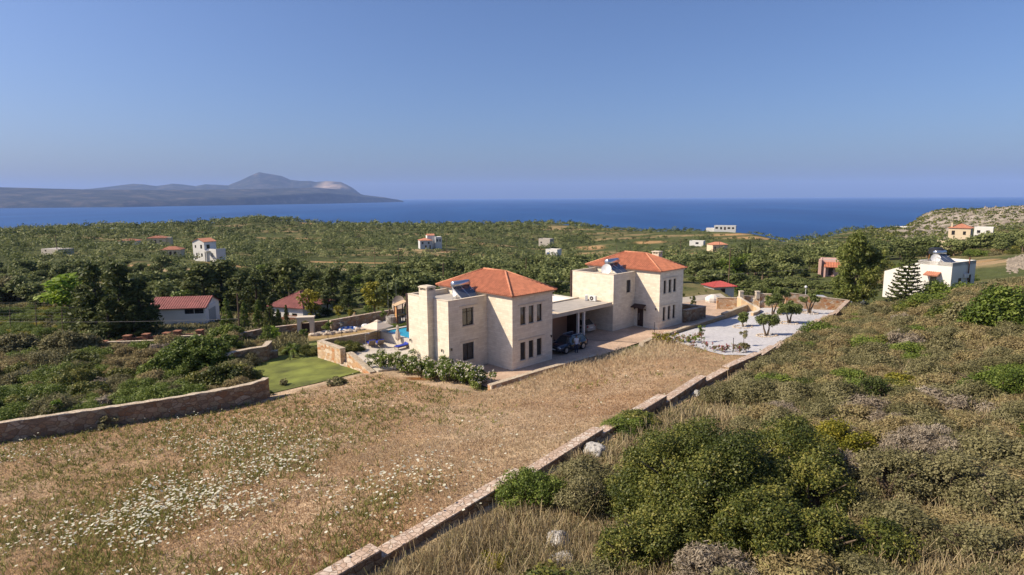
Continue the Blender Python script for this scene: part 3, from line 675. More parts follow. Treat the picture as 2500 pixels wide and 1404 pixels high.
def villa(label, a, b, z, mx=5.2, wl=-4.45, left=True):
    x_, y_ = vw(a, b); t = empty('stone_villa', (x_, y_, z), VROT, label, 'villa', 'twin stone villas')
    MY, WY0, WY1, HE, HP, ZB = 9.9, 3.2, 9.0, 6.50, 6.27, -.5
    k = mx / 5.2
    if left: cols = [(.98, 1.65), (2.05, 2.70), (3.11, 3.78)]
    else: cols = [(.80, 1.36), (1.85, 2.46), (2.90, 3.50)]
    front = [(u0, u1, z0, z1) for u0, u1 in cols for z0, z1 in (((.70, 2.30), (3.88, 5.45)) if left else ((.86, 2.43), (3.98, 5.46)))]
    wfront = [(-2.92 - wl, -1.63 - wl, .78, 2.35), (-2.92 - wl, -1.63 - wl, 3.9, 5.45)] if left else [(-1.72 - wl, -.90 - wl, 4.02, 5.45)]
    door = [(2.02, 2.86, .02, 2.18)]
    mb = MB()
    facade(mb, (0, 0, 0), (1, 0, 0), mx, ZB, HE, (0, 1, 0), front)
    facade(mb, (0, 0, 0), (0, 1, 0), WY0, ZB, HE, (1, 0, 0), [] if left else door)
    mb.quad((0, WY0, HP - .55), (0, MY, HP - .55), (0, MY, HE), (0, WY0, HE))
    mb.quad((0, WY1, ZB), (0, MY, ZB), (0, MY, HP - .55), (0, WY1, HP - .55))
    facade(mb, (mx, 0, 0), (0, 1, 0), MY, ZB, HE, (-1, 0, 0), [])
    facade(mb, (0, MY, 0), (1, 0, 0), mx, ZB, HE, (0, -1, 0), [(1.0, 2.6, .1, 2.3), (3.0, 4.4, 3.7, 5.5)])
    facade(mb, (wl, WY0, 0), (1, 0, 0), -wl, ZB, HP, (0, 1, 0), wfront)
    facade(mb, (wl, WY0, 0), (0, 1, 0), WY1 - WY0, ZB, HP, (1, 0, 0), [])
    facade(mb, (wl, WY1, 0), (1, 0, 0), -wl, ZB, HP, (0, -1, 0), [(.8, 2.6, .1, 2.4), (.8, 2.6, 3.5, 5.5)])
    for p, q in (((wl + .25, WY0 + .25), (0, WY0 + .25)), ((wl + .25, WY0 + .25), (wl + .25, WY1 - .25)), ((wl + .25, WY1 - .25), (0, WY1 - .25))):
        mb.quad((*p, HP - .55), (*q, HP - .55), (*q, HP), (*p, HP))
    mb.build('wall', STONE, t)
    c = MB()     # parapet coping and the cornice under the eave
    c.box(wl - .03, wl + .28, WY0 - .03, WY1 + .03, HP + .001, HP + .06); c.box(wl + .28, -.002, WY0 - .03, WY0 + .28, HP + .001, HP + .06); c.box(wl + .28, -.002, WY1 - .28, WY1 + .03, HP + .001, HP + .06)
    c.build('parapet_coping', COPING, t, bevel=.01)
    c = MB(); e = .12
    c.box(-e, mx + e, -e, 0, HE - .14, HE + .06); c.box(-e, mx + e, MY, MY + e, HE - .14, HE + .06); c.box(-e, 0, 0, MY, HE - .14, HE + .06); c.box(mx, mx + e, 0, MY, HE - .14, HE + .06)
    c.build('cornice', COPING, t)
    f = MB(); f.box(wl + .25, -.003, WY0 + .25, WY1 - .25, HP - .6, HP - .40); f.build('flat_roof', FLATROOF, t)
    hip_roof(t, -.32, mx + .32, -.32, MY + .32, HE + .065, 8.16, 3.5, 6.45, mx / 2)
    for h in front: window(t, (0, 0, 0), (1, 0, 0), (0, 1, 0), h, mull=0, fw=.07)
    for h in wfront: window(t, (wl, WY0, 0), (1, 0, 0), (0, 1, 0), h, mull=1 if left else 0, fw=.07, trans=.78 if left else 0)
    for h in ((.8, 2.6, .1, 2.4), (.8, 2.6, 3.5, 5.5)): window(t, (wl, WY1, 0), (1, 0, 0), (0, -1, 0), h, mull=1)
    for h in ((1.0, 2.6, .1, 2.3), (3.0, 4.4, 3.7, 5.5)): window(t, (0, MY, 0), (1, 0, 0), (0, -1, 0), h, mull=1)
    for zz in ((2.50, 5.64) if left else (2.62, 5.66)):
        s_ = MB(); s_.box(cols[0][0] - .28, cols[2][1] + .38, -.06, -.002, zz, zz + .07); s_.build('drip_moulding', COPING, t)
        if left:
            s_ = MB(); s_.box(-3.22, -1.15, WY0 - .06, WY0 - .002, zz, zz + .07); s_.build('drip_moulding', COPING, t)
    for h in front:
        s_ = MB(); s_.box(h[0] - .06, h[1] + .06, -.07, .1, h[2] - .06, h[2] - .002); s_.build('window_sill', COPING, t)
    for h in wfront:
        s_ = MB(); s_.box(wl + h[0] - .08, wl + h[1] + .08, WY0 - .07, WY0 + .1, h[2] - .07, h[2] - .002); s_.build('window_sill', COPING, t)
    if left:
        ch = MB(); y0, y1, x0, x1 = 5.25, 6.40, wl - .65, wl - .004; ch.box(x0, x1, y0, y1, ZB, HP)
        ch.box(x0, x0 + .9, y0, y1, HP, 7.02)
        co = ch.build('chimney', STONE, t)
        cp_ = MB()
        for dx, dy in ((0, 0), (.72, 0), (0, .97), (.72, .97)): cp_.box(x0 + dx, x0 + dx + .18, y0 + dy, y0 + dy + .18, 7.02, 7.24)
        cp_.box(x0 - .06, x0 + .96, y0 - .06, y1 + .06, 7.24, 7.34); cp_.prism([(x0 + .05, y0 + .05), (x0 + .85, y0 + .05), (x0 + .85, y1 - .05), (x0 + .05, y1 - .05)], 7.34, 7.40)
        cp_.build('chimney_cap', COPING, co)
        wall_lamp(t, (wl, 4.05, 1.95), (-1, 0, 0)); wall_lamp(t, (wl, 8.7, 2.1), (-1, 0, 0)); wall_lamp(t, (wl + .2, WY0, 2.15), (0, -1, 0)); wall_lamp(t, (mx - .25, 0, 2.3), (0, -1, 0))
    else:
        d = MB(); h = door[0]; obox(d, (0, 0, 0), (0, 1, 0), (1, 0, 0), h[0], h[1], h[2], h[3], .12, .18)
        for q in range(4): obox(d, (0, 0, 0), (0, 1, 0), (1, 0, 0), h[0] + .1, h[1] - .1, .2 + q * .48, .55 + q * .48, .105, .119)
        do = d.build('front_door', DARKWOOD, t)
        hd = MB(); hd.tube([(.06, 2.62, .75), (.06, 2.62, 1.55)], .022, 8); hd.tube([(.06, 2.62, .8), (.12, 2.62, .8)], .015, 6); hd.tube([(.06, 2.62, 1.5), (.12, 2.62, 1.5)], .015, 6); hd.build('handle', STEEL, do)
        cn = MB(); cn.add([(-.004, 1.68, 2.62), (-.004, 3.22, 2.62), (-.85, 3.3, 2.34), (-.85, 1.6, 2.34), (-.004, 1.68, 2.54), (-.004, 3.22, 2.54), (-.85, 3.3, 2.26), (-.85, 1.6, 2.26)],
                          [(0, 3, 2, 1), (4, 5, 6, 7), (0, 1, 5, 4), (1, 2, 6, 5), (2, 3, 7, 6), (3, 0, 4, 7)])
        for yy in (1.85, 3.05): cn.tube([(-.01, yy, 2.05), (-.75, yy, 2.30)], .03, 6)
        cn.build('door_canopy', DARKWOOD, t)
        wall_lamp(t, (0, 1.72, 2.1), (-1, 0, 0)); wall_lamp(t, (0, 3.12, 2.1), (-1, 0, 0)); wall_lamp(t, (0, .35, 2.35), (-1, 0, 0))
        ch = MB(); ch.box(mx - .75, mx + .05, 2.9, 3.8, HE + .1, 8.0); co = ch.build('chimney', COPING, t)
        cp_ = MB()
        for dx, dy in ((0, 0), (.65, 0), (0, .75), (.65, .75)): cp_.box(mx - .75 + dx, mx - .60 + dx, 2.9 + dy, 3.05 + dy, 8.0, 8.22)
        cp_.box(mx - .82, mx + .12, 2.83, 3.87, 8.22, 8.30); cp_.build('chimney_cap', COPING, co)
    # dark steel terrace frame at the back of the wing
    fr = MB(); fr.box(wl - .02, wl + .16, WY1 + .12, WY1 + .34, 2.95, 6.10); fr.box(wl - .02, wl + .16, WY1 + .034, WY1 + .34, 6.10, 6.30); fr.box(wl + .16, 0, WY1 + .12, WY1 + .34, 6.12, 6.28)
    fr.box(wl - .02, -.01, WY1 + .004, WY1 + .4, 2.75, 2.95)
    if left: ax_ = MB(); ax_.box(mx + .004, mx + 1.7, 6.4, 9.7, ZB, 6.62); ax_.box(mx + .004, mx + 1.8, 6.3, 9.8, 6.62, 6.76); ax_.build('flat_annex', COPING, t)
    fr.build('terrace_frame', DARKWOOD, t)
    return t
VL = villa('cream stone villa nearest the camera with two windowed wing and square chimney', 0, 0, 0)
VR = villa('cream stone villa farther right with dark front door under a small canopy', RO[0], RO[1], R_Z, mx=5.05, wl=-4.2, left=False)
def vpos(a, b, z): x, y = vw(a, b); return (x, y, z)
solar_heater('solar_water_heater', vpos(-1.35, 3.62, 5.87), VROT, 'steel solar water heater with two dark collectors on nearer villa roof', 1.0)
solar_heater('solar_water_heater', vpos(RO[0] - 1.6, RO[1] + 3.55, R_Z + 5.87), VROT, 'steel solar water heater beside white dish on farther villa roof', 1.1)
dish('satellite_dish', vpos(-1.3, 5.9, 5.87), (-.75, -.55, .35), .5, 'pale satellite dish behind the tank on nearer villa roof')
dish('satellite_dish', vpos(RO[0] - 2.9, RO[1] + 5.1, R_Z + 5.87), (-.5, -.75, .35), .62, 'white satellite dish on farther villa flat roof')

# ---------------------------------------------------------------- carport between the villas
cpx, cpy = vw(0, 0); CPT = empty('carport', (cpx, cpy, 0), VROT, 'flat concrete carport roof on white posts between the two villas', 'carport')
SLABM = mat('carport_render', (.52, .44, .34), .85, .08, 1.5)
mb = MB(); mb.box(5.204, 17.68, 2.25, 7.0, 3.14, 3.40); mb.box(5.204, 17.68, 2.25, 2.45, 3.40, 3.52); mb.box(17.5, 17.68, 2.45, 7.0, 3.40, 3.50); mb.box(5.204, 17.5, 6.8, 7.0, 3.40, 3.56); mb.box(8.9, 9.25, 2.45, 6.8, 3.40, 3.50)
mb.build('roof_slab', SLABM, CPT)
mb = MB(); mb.box(9.25, 17.5, 2.45, 6.8, 3.404, 3.43); mb.box(5.21, 8.9, 2.45, 6.8, 3.404, 3.43); mb.build('roof_surface', FLATROOF, CPT)
WHITEPOST = mat('white_render', (.66, .62, .56), .8, .06, 2)
for a in (12.1, 13.05):
    mb = MB(); mb.box(a - .11, a + .11, 2.42, 2.66, -.05, 3.138); mb.build('post', WHITEPOST, CPT, bevel=.01)
mb = MB(); mb.box(12.46, 12.60, 2.75, 6.55, .0, 3.136)
mb.build('partition', DARKWOOD, CPT)
mt, n, b = new_mat('brown_slats'); tc = N(n, 'ShaderNodeTexCoord'); wv = N(n, 'ShaderNodeTexWave', wave_type='BANDS', bands_direction='Z'); wv.inputs['Scale'].default_value = 2.6; wv.inputs['Distortion'].default_value = .3
n.links.new(tc.outputs['Object'], wv.inputs[0]); r = ramp(n, [(.2, (.20, .11, .07)), (.6, (.38, .22, .14))]); n.links.new(wv.outputs['Fac'], r.inputs['Fac']); n.links.new(r.outputs[0], b.inputs['Base Color']); b.inputs['Roughness'].default_value = .7
mb = MB(); mb.box(5.22, 12.45, 4.3, 4.45, -.05, 3.136); mb.box(12.61, 17.8, 6.60, 6.78, -.05, 3.136); mb.build('back_wall', mt, CPT)
# roof pergola behind the carport: white louvres that stand over the terrace
PG = empty('pergola', (cpx, cpy, 0), VROT, 'white louvred pergola roof behind the carport between the villas', 'pergola')
mb = MB(); mb.box(6.0, 17.6, 7.1, 7.22, 2.9, 3.45); mb.box(6.0, 17.6, 10.6, 10.72, 2.9, 3.45); mb.box(6.0, 6.12, 7.22, 10.6, 2.9, 3.45); mb.box(17.48, 17.6, 7.22, 10.6, 2.9, 3.45); mb.build('frame', WHITEPOST, PG)
for i in range(22):
    mb = MB(); x = 6.4 + i * .5; mb.add([(x - .16, 7.23, 3.22), (x + .16, 7.23, 3.38), (x + .16, 10.59, 3.38), (x - .16, 10.59, 3.22), (x - .17, 7.23, 3.19), (x + .15, 7.23, 3.35), (x + .15, 10.59, 3.35), (x - .17, 10.59, 3.19)],
                                        [(0, 1, 2, 3), (7, 6, 5, 4), (0, 4, 5, 1), (1, 5, 6, 2), (2, 6, 7, 3), (3, 7, 4, 0)]); mb.build('louvre', WHITEPOST, PG)
for a in (6.06, 17.54):
    for b_ in (7.16, 10.66):
        mb = MB(); mb.box(a - .07, a + .07, b_ - .07, b_ + .07, -1.0, 2.9); mb.build('post', WHITEPOST, PG)
# outdoor cooling units on the carport roof
def ac_unit(loc, rz, label):
    t = empty('air_conditioner', loc, rz, label, 'air conditioner', 'outdoor cooling units on the carport')
    mb = MB(); mb.box(-.4, .4, -.15, .15, .06, .62); mb.box(-.35, -.28, -.13, .13, 0, .06); mb.box(.28, .35, -.13, .13, 0, .06); mb.build('casing', WHITEMETAL, t, bevel=.015)
    g = MB(); g.disc((-.1, -.153, .34), (0, -1, 0), .23, 20); g.build('fan_grille', FRAME, t)
    h_ = MB(); h_.tube([(-.1, -.157, .34), (-.1, -.17, .34)], .07, 12); h_.build('fan_hub', WHITEMETAL, t)
ac_unit(vpos(17.05, 5.35, 3.43), VROT + math.pi / 2 - .9, 'white outdoor cooling unit with round fan on carport roof, left one')
ac_unit(vpos(17.1, 4.45, 3.43), VROT - math.pi / 2 + .12, 'white outdoor cooling unit seen end on beside the villa wall')

# ---------------------------------------------------------------- paving, court, lawn
def pave_mat():
    mt, n, b = new_mat('pink_pavers'); tc = N(n, 'ShaderNodeTexCoord'); mp = N(n, 'ShaderNodeMapping'); mp.inputs['Rotation'].default_value = (0, 0, -VROT); n.links.new(tc.outputs['Object'], mp.inputs[0])
    br = N(n, 'ShaderNodeTexBrick'); br.inputs['Scale'].default_value = 1; br.inputs['Brick Width'].default_value = .4; br.inputs['Row Height'].default_value = .2; br.inputs['Mortar Size'].default_value = .012
    br.inputs['Color1'].default_value = (.52, .375, .27, 1); br.inputs['Color2'].default_value = (.45, .315, .22, 1); br.inputs['Mortar'].default_value = (.32, .24, .18, 1); n.links.new(mp.outputs[0], br.inputs['Vector'])
    no = N(n, 'ShaderNodeTexNoise'); no.inputs['Scale'].default_value = .5; no.inputs['Detail'].default_value = 7; n.links.new(tc.outputs['Object'], no.inputs['Vector']); r = ramp(n, [(.3, (.75,) * 3), (.7, (1.15,) * 3)]); n.links.new(no.outputs['Fac'], r.inputs['Fac'])
    mx = N(n, 'ShaderNodeMix', data_type='RGBA', blend_type='MULTIPLY'); mx.inputs[0].default_value = 1; n.links.new(br.outputs[0], mx.inputs[6]); n.links.new(r.outputs[0], mx.inputs[7]); n.links.new(mx.outputs[2], b.inputs['Base Color']); b.inputs['Roughness'].default_value = .85
    return mt
PAVE = pave_mat()
drive_poly = [(-4.6, -2.25), (15.3, -2.55), (41.5, -2.75), (44, 1.0), (43.5, 5.0), (36, 6.5), (33, 9.3), (29, 9.3), (-.2, 9.3), (-.2, 3.0), (-4.6, 3.0)]
sheet('driveway', drive_poly, 1.0, PAVE, zf=lambda a, b: float(pad_z(a)) - .004 if True else 0, ab=True)
mb = MB()
for (a0, b0), (a1, b1) in (((13.2, 2.1), (15.6, -2.4)),):
    x0, y0 = vw(a0, b0); x1, y1 = vw(a1, b1); d = Vector((x1 - x0, y1 - y0, 0)); d.normalize(); p = Vector((-d.y, d.x, 0)) * .09
    mb.quad(Vector((x0, y0, float(pad_z(a0)) + .002)) + p, Vector((x1, y1, float(pad_z(a1)) + .002)) + p, Vector((x1, y1, float(pad_z(a1)) + .002)) - p, Vector((x0, y0, float(pad_z(a0)) + .002)) - p)
tag(mb.build('drain_channel', mat('drain_grating', (.03, .03, .035), .5, .2, 9)), kind='structure')
GRAVEL = mat('white_gravel', (.47, .46, .47), .95, .14, 3.5, bump=.9, bscale=28, detail=8)
hp = lambda px, py: (lambda v: (v.x, v.y))(hit(px, py))
court = [wall_pt(1.0, -.48), wall_pt(20, -.48), wall_pt(32, -.48), wall_pt(39, -.48), hp(1770, 868), hp(1735, 860), hp(1700, 850), hp(1655, 838), hp(1632, 830), vw(20, -3.35), vw(33, -3.4), vw(41, -3.45), vw(44.5, -2.6), (33.3, 80.6), (36, 79.9)]
sheet('gravel_court', court, .9, GRAVEL, dz=.05)
LAWN = mat('lawn_grass', (.135, .155, .028), .95, .5, .5, bump=.7, bscale=25, detail=9)
def pz(px, py, z): p = at_z(px, py, z); return (p.x, p.y)
lawn = [pz(612, 955, -1.4), pz(655, 965, -1.2), pz(760, 938, -1.0), pz(890, 903, -.9), pz(904, 893, -1.1), pz(840, 886, -1.25), pz(781, 876, -1.4), pz(700, 868, -1.5), pz(655, 875, -1.5), pz(612, 882, -1.5), pz(596, 910, -1.5)]
sheet('lawn', lawn, .8, LAWN, dz=.06)
strip = [pz(690, 843, -1.7), pz(800, 822, -1.4), pz(870, 808, -1.2), pz(925, 799, -1.0), pz(925, 806, -1.0), pz(860, 817, -1.2), pz(780, 832, -1.4), pz(700, 858, -1.6)]
sheet('lawn_strip', strip, .8, LAWN, dz=.06)

ROADM = mat('pale_concrete_road', (.38, .33, .27), .9, .12, .6)
sheet('road', [vw(44, 1.0), vw(48, 3.5), vw(51, 6), vw(47, 7.5), vw(40, 9.2), vw(33, 9.4), vw(36, 6.5), vw(43.5, 5.0)], 1.2, ROADM, dz=.06)
# ---------------------------------------------------------------- stone walls
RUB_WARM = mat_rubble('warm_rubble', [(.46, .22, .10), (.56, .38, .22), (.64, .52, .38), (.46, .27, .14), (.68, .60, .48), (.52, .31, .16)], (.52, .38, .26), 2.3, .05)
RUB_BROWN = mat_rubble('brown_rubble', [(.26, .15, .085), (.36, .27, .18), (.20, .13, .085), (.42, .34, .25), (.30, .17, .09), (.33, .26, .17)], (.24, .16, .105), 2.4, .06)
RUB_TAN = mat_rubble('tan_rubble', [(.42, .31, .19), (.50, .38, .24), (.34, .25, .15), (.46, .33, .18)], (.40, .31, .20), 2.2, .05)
CAPW = mat_rubble('flat_wall_cap', [(.50, .37, .28), (.58, .46, .37), (.46, .33, .24), (.62, .53, .44)], (.38, .27, .19), 5.2, .06)
CAP_PALE = mat_rubble('pale_wall_cap', [(.52, .43, .32), (.56, .48, .37), (.48, .38, .27)], (.44, .36, .26), 3.5, .04)
def wall_strip(name, pts, tops, bots, width, m_wall, m_cap=None, cap=.07, over=.03, rough=0.0, rng=None, parent=None, step=.5):
    """a wall along a plan polyline (points of its middle line); top and foot heights per point; optional cap part"""
    P = [Vector((p[0], p[1], 0)) for p in pts]; Q = []; 
    for i in range(len(P) - 1):
        k = max(1, int((P[i + 1] - P[i]).length / step))
        for j in range(k): Q.append((P[i].lerp(P[i + 1], j / k), tops[i] + (tops[i + 1] - tops[i]) * j / k, bots[i] + (bots[i + 1] - bots[i]) * j / k))
    Q.append((P[-1], tops[-1], bots[-1])); n = len(Q); nr = []
    for i in range(n):
        d = Q[min(i + 1, n - 1)][0] - Q[max(i - 1, 0)][0]; d.normalize(); nr.append(Vector((-d.y, d.x, 0)))
    def strip(mb, w, zt, zb):
        base = len(mb.v)
        for i in range(n):
            j1, j2 = (rng.uniform(-rough, rough), rng.uniform(-rough, rough)) if rng else (0, 0)
            q, o = Q[i][0], nr[i] * w / 2
            mb.v += [tuple(q + o + Vector((0, 0, zb(i)))), tuple(q + o + nr[i] * j1 + Vector((0, 0, zt(i) + j1))), tuple(q - o + nr[i] * j2 + Vector((0, 0, zt(i) + j2))), tuple(q - o + Vector((0, 0, zb(i))))]
        for i in range(n - 1):
            a = base + i * 4; c = a + 4
            for e in range(3): mb.f.append((a + e, c + e, c + e + 1, a + e + 1)); mb.mi.append(0)
        mb.f.append((base, base + 1, base + 2, base + 3)); e = base + (n - 1) * 4; mb.f.append((e + 3, e + 2, e + 1, e)); mb.mi += [0, 0]
    mb = MB(); c_ = cap if m_cap else 0
    strip(mb, width, lambda i: Q[i][1] - c_, lambda i: Q[i][2]); o = mb.build(name, m_wall, parent)
    if m_cap:
        mb = MB(); strip(mb, width + 2 * over, lambda i: Q[i][1], lambda i: Q[i][1] - c_ + .002); mb.build('coping', m_cap, o)
    return o
rw = random.Random(5)
# the boundary wall: level lengths that step down one after the other
BW = empty('boundary_wall', (*wall_pt(44, -.25), ground(*wall_pt(44, -.25))), 0, 'long pale stone boundary wall with stepped flat tops crossing the hillside', 'wall'); BW_inv = Vector(BW.location)
for a, b, z in W_SEG:
    n_ = max(2, int((b - a) / .5)); pts = [wall_pt(a + (b - a) * i / n_, -.25) for i in range(n_ + 1)]
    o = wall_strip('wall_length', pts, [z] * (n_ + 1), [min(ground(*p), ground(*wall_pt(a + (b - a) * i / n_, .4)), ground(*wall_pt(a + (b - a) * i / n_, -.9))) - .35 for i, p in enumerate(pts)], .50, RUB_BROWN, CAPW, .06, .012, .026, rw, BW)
    for q in (o, *o.children): q.data.transform(Matrix.Translation(-BW_inv))
def lone(o, label, cat='wall', group=None): return tag(o, label, cat, group)
# lower field wall on the left
pt = [at_z(-60, 1040, .62), at_z(0, 1030, .62), at_z(160, 1008, .66), at_z(330, 984, .70), at_z(470, 962, .72), at_z(560, 946, .74), at_z(610, 936, .76), at_z(640, 927, .78), at_z(649, 921, .80)]
pts = [(p.x, p.y) for p in pt]
lone(wall_strip('field_wall', pts, [p.z for p in pt], [ground(*p) - .5 for p in pts], .5, RUB_BROWN, CAP_PALE, .05, .0, .03, rw), 'low curved rubble wall at lower left edge of the flower field')
# kerb wall in front of the nearer villa
pts = [vw(-5.0, -2.45), vw(1, -2.5), vw(7.9, -2.95)]
lone(wall_strip('kerb_wall', pts, [.42, .45, .47], [-.4] * 3, .42, RUB_WARM, CAP_PALE, .07, .03), 'low straight sandstone kerb wall in front of the nearer villa')
pts = [vw(12.4, -4.9), vw(14.6, -3.6), vw(17.5, -2.95)]
lone(wall_strip('kerb_wall', pts, [.80, .55, .42], [-.2] * 3, .4, RUB_TAN, CAP_PALE, .07, .03), 'short low sandstone kerb beside the dry grass and driveway bend')
pts = [vw(18.2, -3.05), vw(24.5, -3.0), vw(33.0, -3.1)]
lone(wall_strip('kerb_wall', pts, [.50, .55, .62], [-.1] * 3, .42, RUB_TAN, CAP_PALE, .07, .03), 'low sandstone kerb wall between driveway and gravel court')
pts = [vw(33.02, -3.1), vw(37, -3.15), vw(40.8, -3.2)]
lone(wall_strip('court_wall', pts, [.85, 1.0, 1.15], [-.1] * 3, .42, RUB_TAN, CAP_PALE, .07, .03), 'dark sided stone wall continuing the driveway kerb')
# curved flared wall at the drive entrance
pp = [(1803, 724, 1.9), (1812, 729, 1.8), (1826, 737, 1.45), (1842, 746, 1.05), (1850, 750, 1.0), (1853, 755, .85), (1846, 760, .80), (1836, 763, .80)]
q = [at_z(a, b, c) for a, b, c in pp]
pts = [(v.x, v.y) for v in q]
lone(wall_strip('curved_wall', pts, [v.z for v in q], [-.2] * len(q), .35, mat('sand_render', (.50, .36, .22), .9, .12, 2, bump=.3), COPING, .06, .03, step=.4), 'curved sand coloured wall with sloping top at driveway entrance')
q0, q1 = at_z(1749, 754, .15), at_z(1801, 755, .15)
lone(wall_strip('stone_wall', [(q0.x, q0.y), (q1.x, q1.y)], [1.7, 1.7], [-.3, -.3], .45, RUB_WARM, CAP_PALE, .07, .03), 'orange rubble wall panel facing camera left of curved entrance wall')
def court_end(p0, p1, t0, t1, label, m_=RUB_WARM):
    a, b = at_z(p0[0], p0[1], t0), at_z(p1[0], p1[1], t1); n_ = 6
    pts = [(a.x + (b.x - a.x) * i / n_, a.y + (b.y - a.y) * i / n_) for i in range(n_ + 1)]
    return lone(wall_strip('stone_wall', pts, [t0 + (t1 - t0) * i / n_ for i in range(n_ + 1)], [min(ground(*p), .3) - .3 for p in pts], .45, m_, CAP_PALE, .07, .03), label)
court_end((1806, 721), (1856, 724), 1.85, 1.85, 'lower left length of rubble wall behind gravel court beside small gate posts')
court_end((1857, 716), (1916, 719), 2.25, 2.2, 'middle length of orange rubble wall behind the gravel court')
court_end((1918, 713.5), (2072, 732.5), 2.35, 1.42, 'long right length of orange rubble wall at far end of gravel court')
# planter box wall right of the farther villa
mb = MB(); pl = [(RO[0] + 5.5, -1.15), (31.9, -1.5), (31.7, 1.2), (31.3, 1.25), (31.45, -1.05), (RO[0] + 5.5, -.7)]
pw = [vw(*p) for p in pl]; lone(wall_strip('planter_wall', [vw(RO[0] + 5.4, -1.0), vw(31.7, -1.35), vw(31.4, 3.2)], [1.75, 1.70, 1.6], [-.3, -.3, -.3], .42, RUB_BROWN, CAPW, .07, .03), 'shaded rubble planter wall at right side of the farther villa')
# terrace walls by the pool
lone(wall_strip('terrace_wall', [vw(-7.35, 20.75), vw(-7.35, 16.05)], [.5, .5], [-1.9, -1.8], .55, RUB_WARM, CAP_PALE, .09, .03), 'tall orange rubble terrace wall with pale coping above the lawn')
lone(wall_strip('terrace_wall', [vw(-7.45, 14.75), vw(-7.45, 14.2), vw(-7.65, 10.3)], [.36, .36, -.62], [-1.8, -1.8, -1.6], .5, RUB_WARM, CAP_PALE, .08, .03), 'orange rubble terrace wall with top sloping down to the hedge')
mb = MB()
for i in range(3):
    pts_ = [vw(-7.75 + i * .35, 16.0), vw(-7.75 + i * .35, 14.82), vw(-7.4 + i * .35, 14.82), vw(-7.4 + i * .35, 16.0)]
    mb.prism(pts_, -1.9, -1.05 + i * .16)
lone(mb.build('garden_steps', CAP_PALE), 'pale stone steps in the gap of the terrace wall', 'steps')
lone(wall_strip('parapet_wall', [vw(-7.05, 20.75), vw(-.45, 20.45)], [.5, .42], [-1.8, -1.8], .4, RUB_TAN, CAP_PALE, .08, .03), 'tan parapet wall behind the sun terrace left of the pool')
# terrace floor and pool
DECK = mat('pale_deck_paving', (.50, .45, .38), .8, .08, 1.2)
mb = MB(); mb.prism([vw(-7.1, 20.3), vw(-7.1, 10.2), vw(-4.9, 9.2), (vw(-.45, 9.92)), vw(-.45, 20.3)], -1.6, -.58); tag(mb.build('terrace_floor', DECK), kind='structure')
PL = empty('swimming_pool', (*vw(2.6, 15.6), -.6), VROT, 'turquoise swimming pool with pale coping behind the nearer villa', 'swimming pool')
mb = MB(); ox, oy = -2.6, -15.6
def lb(mb_, x0, x1, y0, y1, z0, z1): mb_.box(x0 + ox, x1 + ox, y0 + oy, y1 + oy, z0 + .6, z1 + .6)
lb(mb, -.42, 0, 10.2, 20.7, -1.6, .36); lb(mb, 5.6, 6.0, 10.2, 20.7, -1.6, .36); lb(mb, 0, 5.6, 20.25, 20.7, -1.6, .36); lb(mb, 0, 5.6, 10.2, 11.2, -1.6, .36)
mb.build('surround', DECK, PL, bevel=.01)
mb = MB(); lb(mb, .002, 5.598, 11.202, 20.248, -1.55, -1.2); mb.build('basin_floor', mat('pool_tiles', (.10, .42, .55), .4, .1, 2), PL)
mt, n, b = new_mat('pool_water'); b.inputs['Base Color'].default_value = (.012, .30, .42, 1); b.inputs['Roughness'].default_value = .06; b.inputs['Specular IOR Level'].default_value = .5
tc = N(n, 'ShaderNodeTexCoord'); no = N(n, 'ShaderNodeTexNoise'); no.inputs['Scale'].default_value = 4; n.links.new(tc.outputs['Object'], no.inputs[0]); bu = N(n, 'ShaderNodeBump'); bu.inputs['Strength'].default_value = .12; n.links.new(no.outputs['Fac'], bu.inputs['Height']); n.links.new(bu.outputs[0], b.inputs['Normal'])
mb = MB(); k = 8
for i in range(k):
    for j in range(k):
        x0, x1, y0, y1 = .002 + 5.596 * i / k, .002 + 5.596 * (i + 1) / k, 11.202 + 9.046 * j / k, 11.202 + 9.046 * (j + 1) / k
        mb.quad((x0 + ox, y0 + oy, .85), (x1 + ox, y0 + oy, .85), (x1 + ox, y1 + oy, .85), (x0 + ox, y1 + oy, .85))
mb.build('water', mt, PL)
# garden walls farther left
def pxwall(name, pl, width, m_, cap_m, label, h_extra=0.4, cat='wall', **kw):
    q = [at_z(a, b, c) for a, b, c in pl]; pts = [(v.x, v.y) for v in q]
    return lone(wall_strip(name, pts, [v.z for v in q], [min(ground(*p), v.z - .3) - h_extra for p, v in zip(pts, q)], width, m_, cap_m, .06, .03, **kw), label, cat)
pxwall('garden_wall', [(548, 868, -.1), (570, 858, -.05), (610, 850, 0), (645, 845, .05), (652, 838, .1), (657, 832, .1)], .55, RUB_BROWN, CAP_PALE, 'curved rubble retaining wall at far left side of the lawn')
pxwall('garden_wall', [(648, 857, -.75), (678, 855, -.75)], .5, RUB_BROWN, CAP_PALE, 'very low rubble wall end joining the curved wall by the palm')
pxwall('garden_wall', [(262, 834, -1.8), (330, 832, -1.8), (424, 828, -1.75)], .4, RUB_BROWN, CAP_PALE, 'long low rubble wall with pale top in front of the brick pillars')
pxwall('garden_wall', [(426, 820.5, -1.4), (490, 817.5, -1.4)], .4, RUB_BROWN, CAP_PALE, 'raised length of rubble wall with pale top below the white barn')
pxwall('garden_wall', [(558, 822, -1.2), (600, 810, -1.2), (650, 800, -1.25), (735, 790, -1.3), (800, 782, -1.2)], .4, RUB_BROWN, CAPW, 'brown rubble boundary wall left of the white garden arch')
pxwall('garden_wall', [(806, 782, -.9), (860, 772, -.9), (930, 760, -.9), (985, 752, -.9)], .4, RUB_BROWN, CAPW, 'grey stone boundary wall behind the playground')
